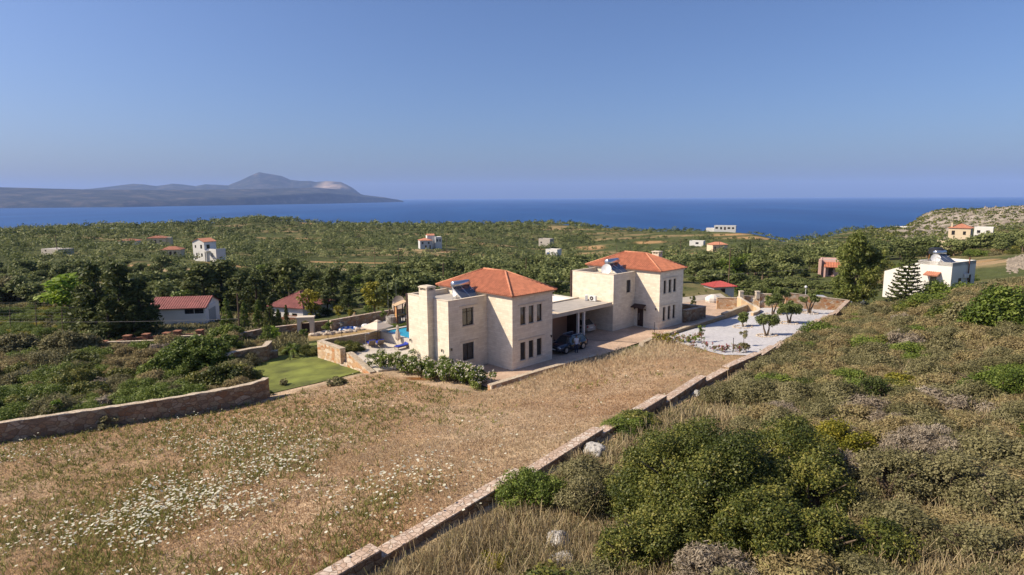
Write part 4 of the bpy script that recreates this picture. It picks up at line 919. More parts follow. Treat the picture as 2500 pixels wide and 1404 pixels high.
# brick pillar fence
BRICK = mat('red_brick', (.26, .11, .06), .85, .25, 5, bump=.3)
pf = [(255, 836, -2.35), (312, 822, -2.0), (358, 818, -2.0), (408, 815, -1.9), (434, 812, -1.5), (489, 810, -1.5)]
BFt = None
q = [at_z(a, b + 10, c - .9) for a, b, c in pf]
BFt = empty('brick_fence', q[0], 0, 'red brick pillar fence below the cypress and white barn', 'fence')
for i, v in enumerate(q):
    h = .62 if i < 4 else .7
    mb = MB(); r0 = Vector(v) - Vector(q[0]); mb.box(r0.x - .35, r0.x + .35, r0.y - .35, r0.y + .35, r0.z - .6, r0.z + h); mb.box(r0.x - .42, r0.x + .42, r0.y - .42, r0.y + .42, r0.z + h, r0.z + h + .1); mb.build('pillar', BRICK, BFt)
    if i < len(q) - 1:
        r1 = Vector(q[i + 1]) - Vector(q[0]); d = (r1 - r0); mb = MB(); nn = Vector((-d.y, d.x, 0)).normalized() * .12
        a0, a1 = r0 + d * (.36 / d.length), r1 - d * (.36 / d.length)
        mb.add([a0 + nn - Vector((0, 0, .6)), a1 + nn - Vector((0, 0, .6)), a1 - nn - Vector((0, 0, .6)), a0 - nn - Vector((0, 0, .6)), a0 + nn + Vector((0, 0, .35)), a1 + nn + Vector((0, 0, .35)), a1 - nn + Vector((0, 0, .35)), a0 - nn + Vector((0, 0, .35))],
               [(0, 3, 2, 1), (4, 5, 6, 7), (0, 1, 5, 4), (1, 2, 6, 5), (2, 3, 7, 6), (3, 0, 4, 7)]); mb.build('low_wall', BRICK, BFt)
# ---------------------------------------------------------------- foliage: crowns of many small leaves
RNG = np.random.default_rng(11)
def rand_dirs(n, rng):
    v = rng.normal(size=(n, 3)); return v / np.linalg.norm(v, axis=1, keepdims=True)
def leaves(pos, out, size, rng, tint, up=.35, aspect=1.6, jit=.35):
    """one quad per position, facing roughly outwards/upwards with a random tilt"""
    n = len(pos); nrm = out * .8 + rand_dirs(n, rng) * .9 + np.array([0, 0, up]); nrm /= np.linalg.norm(nrm, axis=1, keepdims=True)
    a = rand_dirs(n, rng); a -= nrm * (a * nrm).sum(1, keepdims=True); a /= np.linalg.norm(a, axis=1, keepdims=True) + 1e-9
    b = np.cross(nrm, a); s_ = (size * (1 + rng.uniform(-jit, jit, n)))[:, None]
    la = a * s_ * aspect * .5; lb_ = b * s_ * .5
    v = np.stack([pos - la, pos - lb_ * .9 + la * .1, pos + la, pos + lb_ * .9 + la * .1], 1).reshape(-1, 3)
    return v, np.arange(4 * n).reshape(-1, 4), tint
def blob_leaves(blobs, per_area, size, rng, flat=.8, tint_c=.5, tint_v=.35, up=.35, aspect=1.6, shell=.55):
    """blobs: rows (x, y, z, r); leaves fill the outer part of each blob"""
    P, O, T = [], [], []
    for x, y, z, r in blobs:
        n = max(6, int(per_area * 4 * math.pi * r * r)); d = rand_dirs(n, rng); d[:, 2] = np.where(rng.random(n) < .25, d[:, 2], np.abs(d[:, 2]) * .95 - .12 * rng.random(n))
        rr = r * (shell + (1 - shell) * rng.random(n) ** .6) * (1 + .12 * rng.normal(size=n))
        P.append(np.array([x, y, z]) + d * rr[:, None] * np.array([1, 1, flat])); O.append(d)
        T.append(np.clip(tint_c + rng.normal() * tint_v * .5 + rng.normal(size=n) * tint_v * .5, 0, 1))
    return leaves(np.concatenate(P), np.concatenate(O), size, rng, np.concatenate(T), up, aspect)
def dome_blobs(rng, n, rx, ry, h, r0, r1, base=.1, low=.15):
    """small blobs over a bush-shaped dome, with a few inside"""
    out = []
    for i in range(n):
        d = rand_dirs(1, rng)[0]; d[2] = abs(d[2]); k = rng.uniform(.72, 1.0) if rng.random() < .8 else rng.uniform(.3, .7)
        r = rng.uniform(r0, r1); out.append((d[0] * k * (rx - r * .6), d[1] * k * (ry - r * .6), max(base, low + d[2] * k * (h - r * .75)), r))
    return out
def join(parts):
    V, F, T, k = [], [], [], 0
    for v, f, t in parts: V.append(v); F.append(f + k); T.append(t); k += len(v)
    return np.concatenate(V), np.concatenate(F), np.concatenate(T)
def trunk_mesh(name, limbs, material):
    mb = MB()
    for pts, rads in limbs: mb.tube(pts, rads, 7, cap=False)
    return mb.mesh(name, material, smooth=True)
BARK = mat('grey_brown_bark', (.13, .095, .065), .95, .3, 6, bump=.6, bscale=18)
BARK_DK = mat('dark_bark', (.07, .05, .038), .95, .3, 6, bump=.6)
L_OLIVE = mat_leaf('olive_leaves', [(.065, .085, .036), (.115, .140, .064), (.160, .185, .095), (.21, .225, .13)], .6, .3)
L_DARK = mat_leaf('dark_evergreen_leaves', [(.030, .044, .015), (.055, .074, .026), (.085, .104, .040), (.125, .138, .055)], .6, .25)
L_GREEN = mat_leaf('green_leaves', [(.048, .075, .016), (.085, .125, .028), (.125, .17, .042), (.18, .22, .065)], .55, .3)
L_LIME = mat_leaf('bright_leaves', [(.08, .14, .015), (.14, .22, .025), (.20, .29, .04), (.27, .34, .06)], .55, .35)
L_YEL = mat_leaf('yellow_green_leaves', [(.10, .11, .018), (.16, .155, .024), (.22, .20, .035), (.30, .26, .05)], .55, .3)
L_KERM = mat_leaf('kermes_leaves', [(.034, .048, .014), (.066, .084, .024), (.112, .126, .038), (.21, .20, .07)], .5, .25)
L_THORN = mat_leaf('thorny_scrub_twigs', [(.165, .126, .055), (.265, .208, .098), (.36, .292, .150), (.29, .258, .105)], .85, .25)
L_GREY = mat_leaf('grey_twigs', [(.18, .142, .100), (.25, .205, .15), (.31, .262, .195), (.35, .30, .23)], .85, .15)
L_SAGE = mat_leaf('grey_green_scrub', [(.10, .095, .038), (.165, .152, .066), (.225, .205, .098), (.28, .25, .13)], .75, .25)
L_STRAW = mat_leaf('dry_straw', [(.27, .195, .105), (.35, .27, .155), (.43, .35, .215), (.28, .24, .12)], .85, .25)

def tree_meshes(kind, rng, k):
    """returns crown data, limbs for one variant of a kind of tree of about unit design height in metres"""
    if kind == 'olive':          # rounded, many-lobed crown on a short trunk, about 4.5 m
        bl = []
        for i in range(13):
            a = rng.uniform(0, 6.28); q = rng.uniform(.3, 1.65); bl.append((q * math.cos(a), q * math.sin(a), rng.uniform(1.7, 3.5) - .35 * q, rng.uniform(.75, 1.15)))
        return blob_leaves(bl, 7.0, .30, rng, .85, .5, .4), [([(0, 0, -.3), (.06, 0, .6), (.1, .05, 1.3)], [.24, .18, .14]), ([(.1, .05, 1.2), (.7, .3, 2.3)], [.12, .05]), ([(.08, .0, 1.2), (-.6, -.2, 2.4)], [.12, .05])]
    if kind == 'dark':           # big dense evergreen, about 8 m
        bl = []
        for i in range(34):
            h = rng.uniform(0, 1); R = 2.6 * math.sin(math.pi * (.22 + .73 * h) ** .85); a = rng.uniform(0, 6.28); q = R * rng.uniform(.35, 1)
            bl.append((q * math.cos(a), q * math.sin(a), .5 + 6.8 * h, rng.uniform(.7, 1.15)))
        return blob_leaves(bl, 5.5, .32, rng, .9, .45, .4), [([(0, 0, -.4), (0, 0, 2.5), (.1, 0, 6)], [.3, .24, .08])]
    if kind == 'cypress':        # ragged pointed evergreen, about 9 m, drooping tufts
        bl = []
        for i in range(84):
            h = rng.uniform(0, 1) ** .95; R = 2.1 * (1 - h) ** .75 + .22; a = rng.uniform(0, 6.28); q = R * rng.uniform(.45, 1.05)
            bl.append((q * math.cos(a), q * math.sin(a), .35 + 8.5 * h, rng.uniform(.42, .78) * (1.15 - .5 * h)))
        return blob_leaves(bl, 9.0, .25, rng, 1.25, .45, .45, up=.1, aspect=2.2), [([(0, 0, -.4), (0, 0, 4), (0, 0, 9)], [.28, .18, .03])]
    if kind == 'round':          # broad leafed, loose, about 5.5 m
        bl = []
        for i in range(20):
            a = rng.uniform(0, 6.28); q = rng.uniform(.2, 1.5); h = rng.uniform(1.5, 4.7); q *= math.sin(math.pi * min(1, (h - .8) / 4.6)) ** .5
            bl.append((q * math.cos(a), q * math.sin(a), h, rng.uniform(.5, .95)))
        return blob_leaves(bl, 8.0, .27, rng, .9, .5, .4), [([(0, 0, -.3), (.05, 0, 1.6)], [.16, .11]), ([(.05, 0, 1.5), (.5, .3, 3.4)], [.1, .03]), ([(.05, 0, 1.5), (-.5, .1, 3.6)], [.1, .03]), ([(.05, 0, 1.5), (.0, -.4, 4.2)], [.1, .03])]
TREES = {}
def tree_variant(kind, leafm, k, barkm=BARK):
    key = (kind, leafm.name, k)
    if key not in TREES:
        rng = np.random.default_rng(100 + k * 7 + sum(map(ord, kind))); (v, f, t), limbs = tree_meshes(kind, rng, k)
        TREES[key] = (np_mesh('crown', v, f, leafm, t), trunk_mesh('trunk', limbs, barkm))
    return TREES[key]
def plant_tree(name, kind, leafm, k, loc, s, rz, label, cat, group=None, barkm=BARK):
    cm, tm = tree_variant(kind, leafm, k, barkm); t = empty(name, loc, rz, label, cat, group); t.scale = s if hasattr(s, '__len__') else (s, s, s)
    link('trunk', tm, t); link('crown', cm, t); return t
rt = random.Random(3)
def pt_tree(name, kind, leafm, px, py, y, top_py, label, cat='tree', group=None, wide=1.0, design=None, k=0, barkm=BARK):
    """tree whose foot is on the ground at depth y under pixel px and whose top reaches top_py"""
    p = on_ground(px, py, y); H = at_y(px, top_py, y).z - p.z; d = design or {'olive': 4.5, 'dark': 8.2, 'cypress': 9.6, 'round': 5.6}[kind]
    s = H / d; return plant_tree(name, kind, leafm, k, p, (s * wide, s * wide, s), rt.uniform(0, 6.28), label, cat, group, barkm)

# ---- trees one can tell apart in the middle distance
for i, (px, py, y, tp, w, lab) in enumerate([(240, 800, 84, 634, 1.25, 'tall dark ragged cypress at left of the clump by the white barn'), (300, 805, 82, 636, 1.3, 'tall dark cypress in the middle of the clump by the barn'),
        (345, 800, 83, 672, 1.45, 'shorter dark cypress touching the red barn roof'), (268, 815, 79, 720, 1.5, 'low wide dark cypress in front of the barn clump'), (330, 812, 80, 742, 1.4, 'low dark cypress below the barn roof edge'),
        (205, 790, 88, 690, 1.4, 'dark cypress at left end of the barn clump')]):
    pt_tree('cypress_tree', 'cypress', L_DARK, px, py, y, tp, lab, 'cypress', 'dark cypresses beside the barn', w, k=i % 3, barkm=BARK_DK)
for i, (px, y, tp, w, lab) in enumerate([(500, 118, 640, 1.25, 'big dark evergreen tree just below the white two storey house'), (545, 122, 628, 1.2, 'tall dark evergreen behind the utility pole'), (590, 116, 660, 1.1, 'dark evergreen right of the utility pole'),
        (628, 112, 668, 1.0, 'dark evergreen above the red roofed cottage left side'), (672, 124, 640, 1.1, 'dark evergreen behind the cottage roof ridge'), (712, 120, 622, 1.15, 'tallest dark evergreen of the row behind the cottage'),
        (765, 116, 655, 1.1, 'dark evergreen right of the cottage'), (815, 112, 648, 1.15, 'broad dark evergreen left of the yellow green tree'), (850, 108, 690, 1.0, 'dark evergreen directly behind the yellow green tree'),
        (470, 110, 680, 1.0, 'dark evergreen above the barn roof'), (745, 104, 712, .95, 'low dark evergreen beside the cottage gable'), (800, 100, 706, 1.0, 'low dark evergreen behind the playground wall'), (852, 98, 716, .9, 'dark evergreen beyond the playground wall right part'),
        (940, 104, 690, .9, 'dark green evergreen between yellow tree and villa chimney'), (905, 112, 672, .9, 'dark evergreen half hidden by the yellow green tree'), (770, 96, 738, .9, 'small dark evergreen behind the white garden arch')]):
    pt_tree('evergreen_tree', 'dark', L_DARK, px, 760, y, tp, lab, 'tree', 'dark evergreens beyond the garden', w * 1.15, k=i % 4, barkm=BARK_DK)
for i, (px, y, tp, w, lab) in enumerate([(176, 100, 664, 1.35, 'bright lime green tree left of the dark cypresses'), (150, 106, 694, 1.2, 'small bright green tree at the left of the lime tree')]):
    pt_tree('lime_tree', 'round', L_LIME, px, 760, y, tp, lab, 'tree', None, w * 1.35, k=i)
pt_tree('yellow_green_tree', 'round', L_YEL, 915, 770, 88, 682, 'yellow green broad tree left of the nearer villa', 'tree', None, 1.25, k=2)
pt_tree('yellow_green_tree', 'round', L_YEL, 760, 775, 86, 700, 'yellow green tree in front of the red roofed cottage', 'tree', None, .95, k=3)
pt_tree('green_tree', 'round', L_GREEN, 440, 755, 103, 704, 'light green tree just behind the white barn', 'tree', None, 1.6, k=1)
for i, (px, y, tp, lab) in enumerate([(555, 82, 724, 'young conifer left of the utility pole'), (597, 83, 735, 'young bushy conifer right of the utility pole'), (632, 82, 728, 'young conifer in the middle of the row'), (660, 81, 722, 'tallest young conifer of the row'), (700, 80, 742, 'small dark conifer in front of the cottage wall'), (680, 82, 752, 'low young conifer below the cottage eave')]):
    pt_tree('conifer', 'cypress', L_DARK if i in (3, 4) else L_GREEN, px, 790, y, tp, lab + ' by the garden wall', 'conifer', 'young conifers by the garden wall', .85 if i != 4 else .55, k=i % 3)
# far right: eucalyptus, olives and thicket behind the court
def eucalyptus():
    rng = np.random.default_rng(77); p = on_ground(2085, 745, 81); t = empty('eucalyptus_tree', p, 0, 'tall drooping eucalyptus tree behind the far corner of the gravel court', 'eucalyptus')
    H = at_y(2085, 575, 81).z - p.z; bl = []
    for i in range(170):
        h = rng.uniform(.06, 1); R = .27 * H * (math.sin(math.pi * min(1, .18 + .80 * h)) ** .7); a = rng.uniform(0, 6.28); q = R * rng.uniform(.3, 1.05); bl.append((q * math.cos(a) - .25 * (h > .6), q * math.sin(a), .3 + h * H * .95, rng.uniform(.4, .85)))
    for i in range(80):   # the long limb to the right
        a = rng.uniform(0, 6.28); q = rng.uniform(0, 1.5); bl.append((2.3 + q * math.cos(a), q * math.sin(a), H * rng.uniform(.45, .78), rng.uniform(.3, .65)))
    v, f, tn = blob_leaves(bl, 15, .19, rng, 1.35, .5, .4, up=-.1, aspect=2.4, shell=.3)
    link('crown', np_mesh('crown', v, f, mat_leaf('eucalyptus_leaves', [(.070, .092, .030), (.120, .150, .052), (.175, .205, .078), (.24, .25, .115)], .5, .4), tn), t)
    link('trunk', trunk_mesh('trunk', [([(0, 0, -.4), (.1, 0, H * .3), (-.1, 0, H * .6), (0, 0, H * .9)], [.32, .24, .15, .03]), ([(.1, 0, H * .3), (1.2, .1, H * .5), (2.4, 0, H * .65)], [.16, .1, .04]), ([(0, 0, H * .45), (-1.1, .2, H * .62)], [.12, .04])], BARK), t)
eucalyptus()
def norfolk():
    rng = np.random.default_rng(5); p = on_ground(2205, 735, 70); H = at_y(2222, 600, 70).z - p.z; t = empty('norfolk_pine', p, 0, 'slender norfolk island pine with tiered branches before the white house', 'pine')
    V = []; T = []; lim = [([(0, 0, -.3), (.25, 0, H * .5), (.42, 0, H)], [.10, .06, .015])]; P, O = [], []
    for k in range(17):
        h = .12 + .84 * k / 16; L = (1 - h) * 1.9 + .45; cx = .42 * h
        for j in range(7):
            a = j * 6.283 / 7 + k * .45; d = np.array([math.cos(a), math.sin(a), .0]); n = max(3, int(L * 22))
            s_ = np.linspace(.12, 1, n); q = np.array([cx, 0, h * H]) + d * (s_ * L)[:, None]; q[:, 2] += -.12 * s_ * L + .22 * L * s_ ** 3; q += rng.normal(size=q.shape) * .025
            P.append(q); O.append(np.tile(d, (n, 1))); lim.append(([(cx, 0, h * H), tuple(q[-1])], [.016, .007]))
    P = np.concatenate(P); O = np.concatenate(O); v, f, tn = leaves(P, O, .19, rng, rng.uniform(.1, .7, len(P)), .2, 1.6)
    link('crown', np_mesh('crown', v, f, L_DARK, tn), t); link('trunk', trunk_mesh('trunk', lim, BARK_DK), t)
norfolk()
TH_LAB = [('grey green olive tree in the belt behind the gravel court', L_OLIVE, 'olive'), ('dark green bushy tree in the thicket right of the farther villa', L_DARK, 'round'), ('fresh green tree in the thicket right of the farther villa', L_GREEN, 'round')]
ki = 0
for px, y, tp, j in [(1690, 118, 668, 0), (1725, 112, 655, 0), (1715, 104, 690, 1), (1760, 116, 648, 0), (1795, 112, 660, 0), (1790, 128, 625, 2), (1822, 140, 615, 2), (1770, 135, 628, 2), (1835, 112, 668, 0), (1700, 96, 712, 1), (1690, 92, 722, 1), (1725, 98, 706, 1), (1850, 104, 682, 0), (1882, 103, 676, 0),
                     (1915, 102, 680, 0), (1945, 101, 678, 0), (1975, 100, 684, 0), (2005, 98, 690, 0), (2035, 96, 692, 0), (1865, 97, 700, 1), (1900, 96, 702, 2), (1935, 95, 705, 2), (1985, 94, 706, 0), (2050, 92, 700, 2), (1870, 130, 640, 0), (1920, 126, 655, 0), (1960, 122, 664, 0), (1905, 138, 634, 2), (1850, 150, 612, 1), (1990, 118, 668, 0), (2120, 100, 670, 1), (2145, 96, 690, 1), (1820, 106, 678, 0), (1838, 96, 698, 0), (1858, 100, 690, 0), (1880, 95, 704, 2), (1898, 108, 672, 0), (1918, 96, 700, 0), (1932, 108, 672, 0), (1955, 95, 702, 0), (1965, 108, 676, 0), (1985, 104, 682, 0), (2000, 93, 706, 2), (2020, 104, 684, 0), (1668, 88, 716, 1), (1685, 86, 724, 2), (1705, 90, 714, 1), (1722, 92, 708, 2), (1735, 94, 712, 1), (1670, 96, 700, 0), (1745, 100, 696, 0), (1800, 100, 700, 2)]:
    lab, lm, kd = TH_LAB[j]; pt_tree('olive_tree' if j == 0 else 'broadleaf_tree', kd, lm, px, 740, y, tp, lab, 'olive tree' if j == 0 else 'tree', ['olives behind the gravel court', 'dark thicket trees behind the villas', 'green thicket trees behind the villas'][j], 1.6, k=ki % 4); ki += 1
for px, y, tp in ((1829, 200, 585), (1818, 200, 590)):
    pt_tree('cypress_tree', 'cypress', L_DARK, px, 640, y, tp, 'slim dark cypress standing in the grove right of the farther villa roof', 'cypress', 'slim cypresses in the right grove', .35, k=1, barkm=BARK_DK)

for i, (px, y, tp, lm, w) in enumerate([(40, 150, 670, 0, 1.5), (95, 135, 672, 1, 1.4), (130, 118, 690, 0, 1.5), (20, 118, 712, 1, 1.6), (75, 112, 726, 0, 1.5), (395, 130, 668, 0, 1.5), (420, 150, 650, 1, 1.4), (655, 150, 640, 0, 1.4), (735, 160, 640, 1, 1.3), (870, 135, 668, 0, 1.4), (985, 118, 690, 2, 1.3), (1010, 130, 672, 0, 1.4), (960, 112, 700, 0, 1.3), (1040, 120, 680, 0, 1.4), (1375, 150, 672, 1, 1.4), (1340, 128, 690, 0, 1.5), (1310, 150, 668, 0, 1.5), (1210, 170, 650, 0, 1.4), (545, 160, 640, 2, 1.3), (330, 165, 648, 0, 1.5)]):
    pt_tree('leafy_tree', 'round', (L_GREEN, L_OLIVE, L_YEL)[lm], px, 740, y, tp, ('fresh green leafy tree ', 'pale grey green leafy tree ', 'yellowish leafy tree ')[lm] + 'standing out of the grove at ' + ('far left' if px < 200 else 'left' if px < 700 else 'centre left' if px < 1100 else 'centre'), 'tree', 'leafy trees standing out of the grove', w, k=i % 4)

# ---- the groves: the nearest 300 one by one, the rest as one mass
def forest_points(seed, y0, y1, dens):
    rng = np.random.default_rng(seed); n = int(dens(0) if callable(dens) else dens); t = rng.uniform(-1.0, 1.05, n); y = np.sqrt(rng.uniform(y0 ** 2, y1 ** 2, n)); return t * y, y
def far_buildings_clear(x, y):
    ok = np.ones(len(x), bool)
    for bx, by, r in CLEAR: ok &= np.hypot(x - bx, y - by) > r
    return ok
CLEAR = []
for px, py, y, r in ((510, 634, 218, 10), (1050, 606, 350, 16), (1352, 634, 330, 9), (1330, 600, 430, 8), (1770, 562, 470, 22), (1697, 598, 400, 11), (1762, 610, 340, 9), (2345, 602, 226, 15), (2390, 588, 260, 12), (630, 553, 620, 15), (270, 554, 480, 12),
                     (312, 600, 300, 10), (385, 600, 290, 10), (420, 628, 230, 10), (132, 618, 230, 12), (440, 800, 88, 16), (710, 785, 97, 13), (2030, 668, 125, 8), (2230, 720, 84, 17), (1770, 735, 92, 7), (2205, 735, 70, 5), (2085, 745, 81, 5)):
    p = at_y(px, py, y); CLEAR.append((p.x, p.y, r))
BARE = [(1435, 598, 400, 14), (2040, 588, 300, 18), (2180, 585, 260, 22), (1860, 570, 420, 18), (1790, 572, 440, 14), (2250, 612, 190, 14), (2330, 640, 130, 20), (2400, 660, 108, 14), (780, 560, 560, 24), (690, 583, 420, 22), (890, 637, 260, 20), (960, 655, 215, 10), (300, 645, 200, 8), (1620, 600, 360, 8)]
for px, py, y, r in BARE:
    p = at_y(px, py, y); CLEAR.append((p.x, p.y, r * 1.15))
fx, fy = [], []
for seed, y0, y1, n in ((1, 96, 200, 1500), (2, 200, 400, 7000), (3, 400, 760, 20000)):
    x, y = forest_points(seed, y0, y1, n); fx.append(x); fy.append(y)
fx, fy = np.concatenate(fx), np.concatenate(fy)
# thin out: no two trees closer than a spacing that suits their distance
order = np.argsort(fy); fx, fy = fx[order], fy[order]; cell = {}; keep = np.zeros(len(fx), bool); sp_ = 3.35
for i in range(len(fx)):
    k = (int(fx[i] // sp_), int(fy[i] // sp_)); ok = True
    for a in (-1, 0, 1):
        for b in (-1, 0, 1):
            for j in cell.get((k[0] + a, k[1] + b), ()):
                if (fx[i] - fx[j]) ** 2 + (fy[i] - fy[j]) ** 2 < sp_ ** 2: ok = False; break
    if ok: keep[i] = True; cell.setdefault(k, []).append(i)
fx, fy = fx[keep], fy[keep]
ft = fx / fy
vis = far_buildings_clear(fx, fy)
pxs = ft * F_PX + CXP
head = (ft > .60) & (fy > 300)
vis &= ~(head & (fbm(fx, fy, 31, 4, 1 / 20.) > -.45))
sx = np.interp(pxs, [p[0] for p in SKY], [p[2] for p in SKY]); vis &= fy < sx * 1.06
rg = (pxs > 1450) & (fy > 240) & (fy < 480); vis &= ~(rg & (fbm(fx, fy, 51, 3, 1 / 14.) > .12))
vis &= ~((fbm(fx / 55., fy / 13., 152, 3, 1.0) > .40) & (fy > 165)); vis &= ~((fbm(fx, fy, 52, 3, 1 / 24.) > .58) & (fy > 180))
# the vineyard at far left, the play area and the villas stay clear
vis &= ~((pxs > -50) & (pxs < 215) & (fy < 106)); vis &= ~((pxs > 1640) & (pxs < 2300) & (fy < 118)); vis &= ~((pxs > 480) & (pxs < 880) & (fy < 128)); vis &= ~((pxs > 760) & (pxs < 1000) & (fy < 104)); vis &= ~((pxs > 120) & (pxs < 520) & (fy < 104)); vis &= ~((pxs > 2250) & (fy < 110))
for tr in TRACKS: vis &= segdist(fx, fy, tr, closed=False) > 3.6; vis &= segdist(fx, fy + 4.5, tr, closed=False) > 3.2
fx, fy, pxs = fx[vis], fy[vis], pxs[vis]; fz = ground(fx, fy)
frng = np.random.default_rng(8)
ftype = (fbm(fx, fy, 61, 2, 1 / 40.) + .5 * frng.normal(size=len(fx)) > .30).astype(int)         # 1 = dark evergreen shrub tree
ftype[(pxs > 1450) & (fy > 230)] = np.where(frng.random(((pxs > 1450) & (fy > 230)).sum()) < .6, 1, 0)
fs = frng.uniform(.62, 1.22, len(fx)) * np.where(ftype == 1, .82, 1.0); fs = np.where((pxs > 1450) & (fy > 230), fs * .75, fs)
near = [i for i in range(len(fx)) if -120 < pxs[i] < 2620]
near_o = [i for i in near if ftype[i] == 0][:290]; near_d = [i for i in near if ftype[i] == 1][:150]
ZONES = [(-200, 330, 'at the far left'), (330, 700, 'left of the dark evergreens'), (700, 1000, 'beyond the playground'), (1000, 1280, 'behind the nearer villa'), (1280, 1460, 'between the two villas'), (1460, 1700, 'behind the farther villa'), (1700, 2100, 'right of the farther villa'), (2100, 2700, 'near the right edge')]
def zone(px):
    for a, b, s in ZONES:
        if a <= px < b: return s
    return 'near the right edge'
chosen = set()
for lst, kd, lm, nm, cat, txt in ((near_o, 'olive', L_OLIVE, 'olive_tree', 'olive tree', 'rounded grey green olive tree in the grove '), (near_d, 'round', L_DARK, 'evergreen_shrub', 'tree', 'dark green evergreen bush tree in the grove ')):
    for i in lst:
        chosen.add(i); zt = zone(pxs[i]); s = fs[i] * (1.15 if kd == 'olive' else .85)
        plant_tree(nm, kd, lm, int(i) % 4, (fx[i], fy[i], fz[i] - .1), (s * 1.12, s * 1.12, s), float(frng.uniform(0, 6.28)), txt + zt, cat, ('olive trees ' if kd == 'olive' else 'dark bush trees ') + zt)
rest = np.array([i for i in range(len(fx)) if i not in chosen])
def mass(name, idx, lm, seed):
    rng = np.random.default_rng(seed); P, O, T, S = [], [], [], []
    for i in idx:
        y = fy[i]; n = int(np.clip(95 * (200 / y) ** .9, 22, 130)); s = fs[i]
        d = rand_dirs(n, rng); d[:, 2] = np.abs(d[:, 2]) * 1.0 - .25 * rng.random(n); hs_ = rng.choice([.85, 1.0, 1.0, 1.25, 1.5]); lob = 1 + .22 * np.sin(3 * np.arctan2(d[:, 1], d[:, 0]) + i) + .15 * rng.normal(size=n)
        q = d * (lob * rng.uniform(.6, 1, n) ** .5)[:, None] * np.array([2.45, 2.45, 1.75 * hs_]) * s; q[:, 2] += 1.75 * s * hs_
        P.append(q + np.array([fx[i], fy[i], fz[i]])); O.append(d); T.append(np.clip(.46 + .42 * rng.normal() + .2 * rng.normal(size=n), 0, 1)); S.append(np.full(n, np.clip(.50 * (y / 200) ** .55, .42, 1.15) * s))
    P, O, T, S = map(np.concatenate, (P, O, T, S)); v, f, t = leaves(P, O, S, rng, T, .4, 1.3); me = np_mesh(name, v, f, lm, t)
    return me
tag(link('olive_grove', mass('olive_grove', [i for i in rest if ftype[i] == 0], L_OLIVE, 21)), kind='stuff')
tag(link('evergreen_woodland', mass('evergreen_woodland', [i for i in rest if ftype[i] == 1], L_DARK, 22)), kind='stuff')
# ---------------------------------------------------------------- scrub: bushes one can tell apart
SCR = {}
def bush_mesh(kind, k):
    if (kind, k) in SCR: return SCR[(kind, k)]
    rng = np.random.default_rng(300 + k * 13 + sum(map(ord, kind)))
    if kind == 'thorn':       # low spiny cushion, brown grey, fine twigs, about 1.6 m wide
        bl = dome_blobs(rng, 22, 1.0, .95, .85, .22, .40, .1, .1); v, f, t = blob_leaves(bl, 260, .034, rng, .9, .5, .5, .45, 3.0, .3); lm = L_THORN
    elif kind == 'grey':
        bl = dome_blobs(rng, 16, 1.0, .9, .85, .22, .42, .1, .1); v, f, t = blob_leaves(bl, 190, .036, rng, .9, .5, .5, .5, 4.2, .15); lm = L_GREY
    elif kind == 'sage':
        bl = dome_blobs(rng, 20, 1.0, .95, .9, .24, .42, .1, .1); v, f, t = blob_leaves(bl, 240, .038, rng, .95, .5, .45, .4, 2.2, .35); lm = L_SAGE
    elif kind == 'lentisk':
        bl = dome_blobs(rng, 20, 1.05, 1.0, .95, .26, .46, .1, .1); v, f, t = blob_leaves(bl, 180, .046, rng, .85, .5, .45, .4, 1.7, .4); lm = L_GREEN
    elif kind == 'spurge':
        bl = dome_blobs(rng, 14, .85, .85, .7, .22, .36, .1, .1); v, f, t = blob_leaves(bl, 150, .06, rng, .9, .5, .4, .5, 1.9, .5); lm = L_YEL
    elif kind == 'dark':
        bl = dome_blobs(rng, 24, 1.05, 1.0, 1.1, .28, .48, .1, .1); v, f, t = blob_leaves(bl, 130, .066, rng, .9, .5, .45, .4, 1.5, .4); lm = L_KERM
    elif kind == 'straw':
        n = 420; a = rng.uniform(0, 6.28, n); q = .55 * rng.random(n) ** .6; P0 = np.stack([q * np.cos(a), q * np.sin(a), np.zeros(n)], 1); h = rng.uniform(.25, .75, n); lean = rng.normal(size=(n, 2)) * .16 + P0[:, :2] * .35
        P1 = P0 + np.concatenate([lean, h[:, None]], 1); w = rand_dirs(n, rng) * np.array([.016, .016, 0]); v = np.stack([P0 - w, P0 + w, P1 + w * .6, P1 - w * .6], 1).reshape(-1, 3); f = np.arange(4 * n).reshape(-1, 4); t = rng.random(n); lm = L_STRAW
    SCR[(kind, k)] = np_mesh(kind + '_foliage', v, f, lm, t); return SCR[(kind, k)]
KN = {'thorn': ('thorny_shrub', 'brown thorny cushion shrub', 'shrub'), 'grey': ('bare_shrub', 'grey leafless twiggy shrub', 'shrub'), 'sage': ('sage_shrub', 'grey green low shrub', 'shrub'), 'lentisk': ('lentisk_bush', 'fresh green leafy bush', 'bush'),
      'spurge': ('spurge_bush', 'yellow green rounded bush', 'bush'), 'dark': ('evergreen_bush', 'dark green evergreen bush', 'bush'), 'straw': ('straw_tuft', 'dry straw coloured grass tuft', 'grass tuft')}
def put_bush(kind, k, x, y, s, rz, where, z=None, sz=1.0, dz=-.05, label=None, group=None):
    nm, lb_, cat = KN[kind]; o = link(nm, bush_mesh(kind, k), None, (x, y, (ground(x, y) if z is None else z) + dz), rz, (s, s, s * sz))
    return tag(o, label or (lb_ + ' ' + where), cat, group or (lb_ + 's ' + where))
rs = np.random.default_rng(44)
placed = []
def free(x, y, r):
    for a, b, c in placed:
        if (a - x) ** 2 + (b - y) ** 2 < (.47 * (r + c)) ** 2: return False
    return True
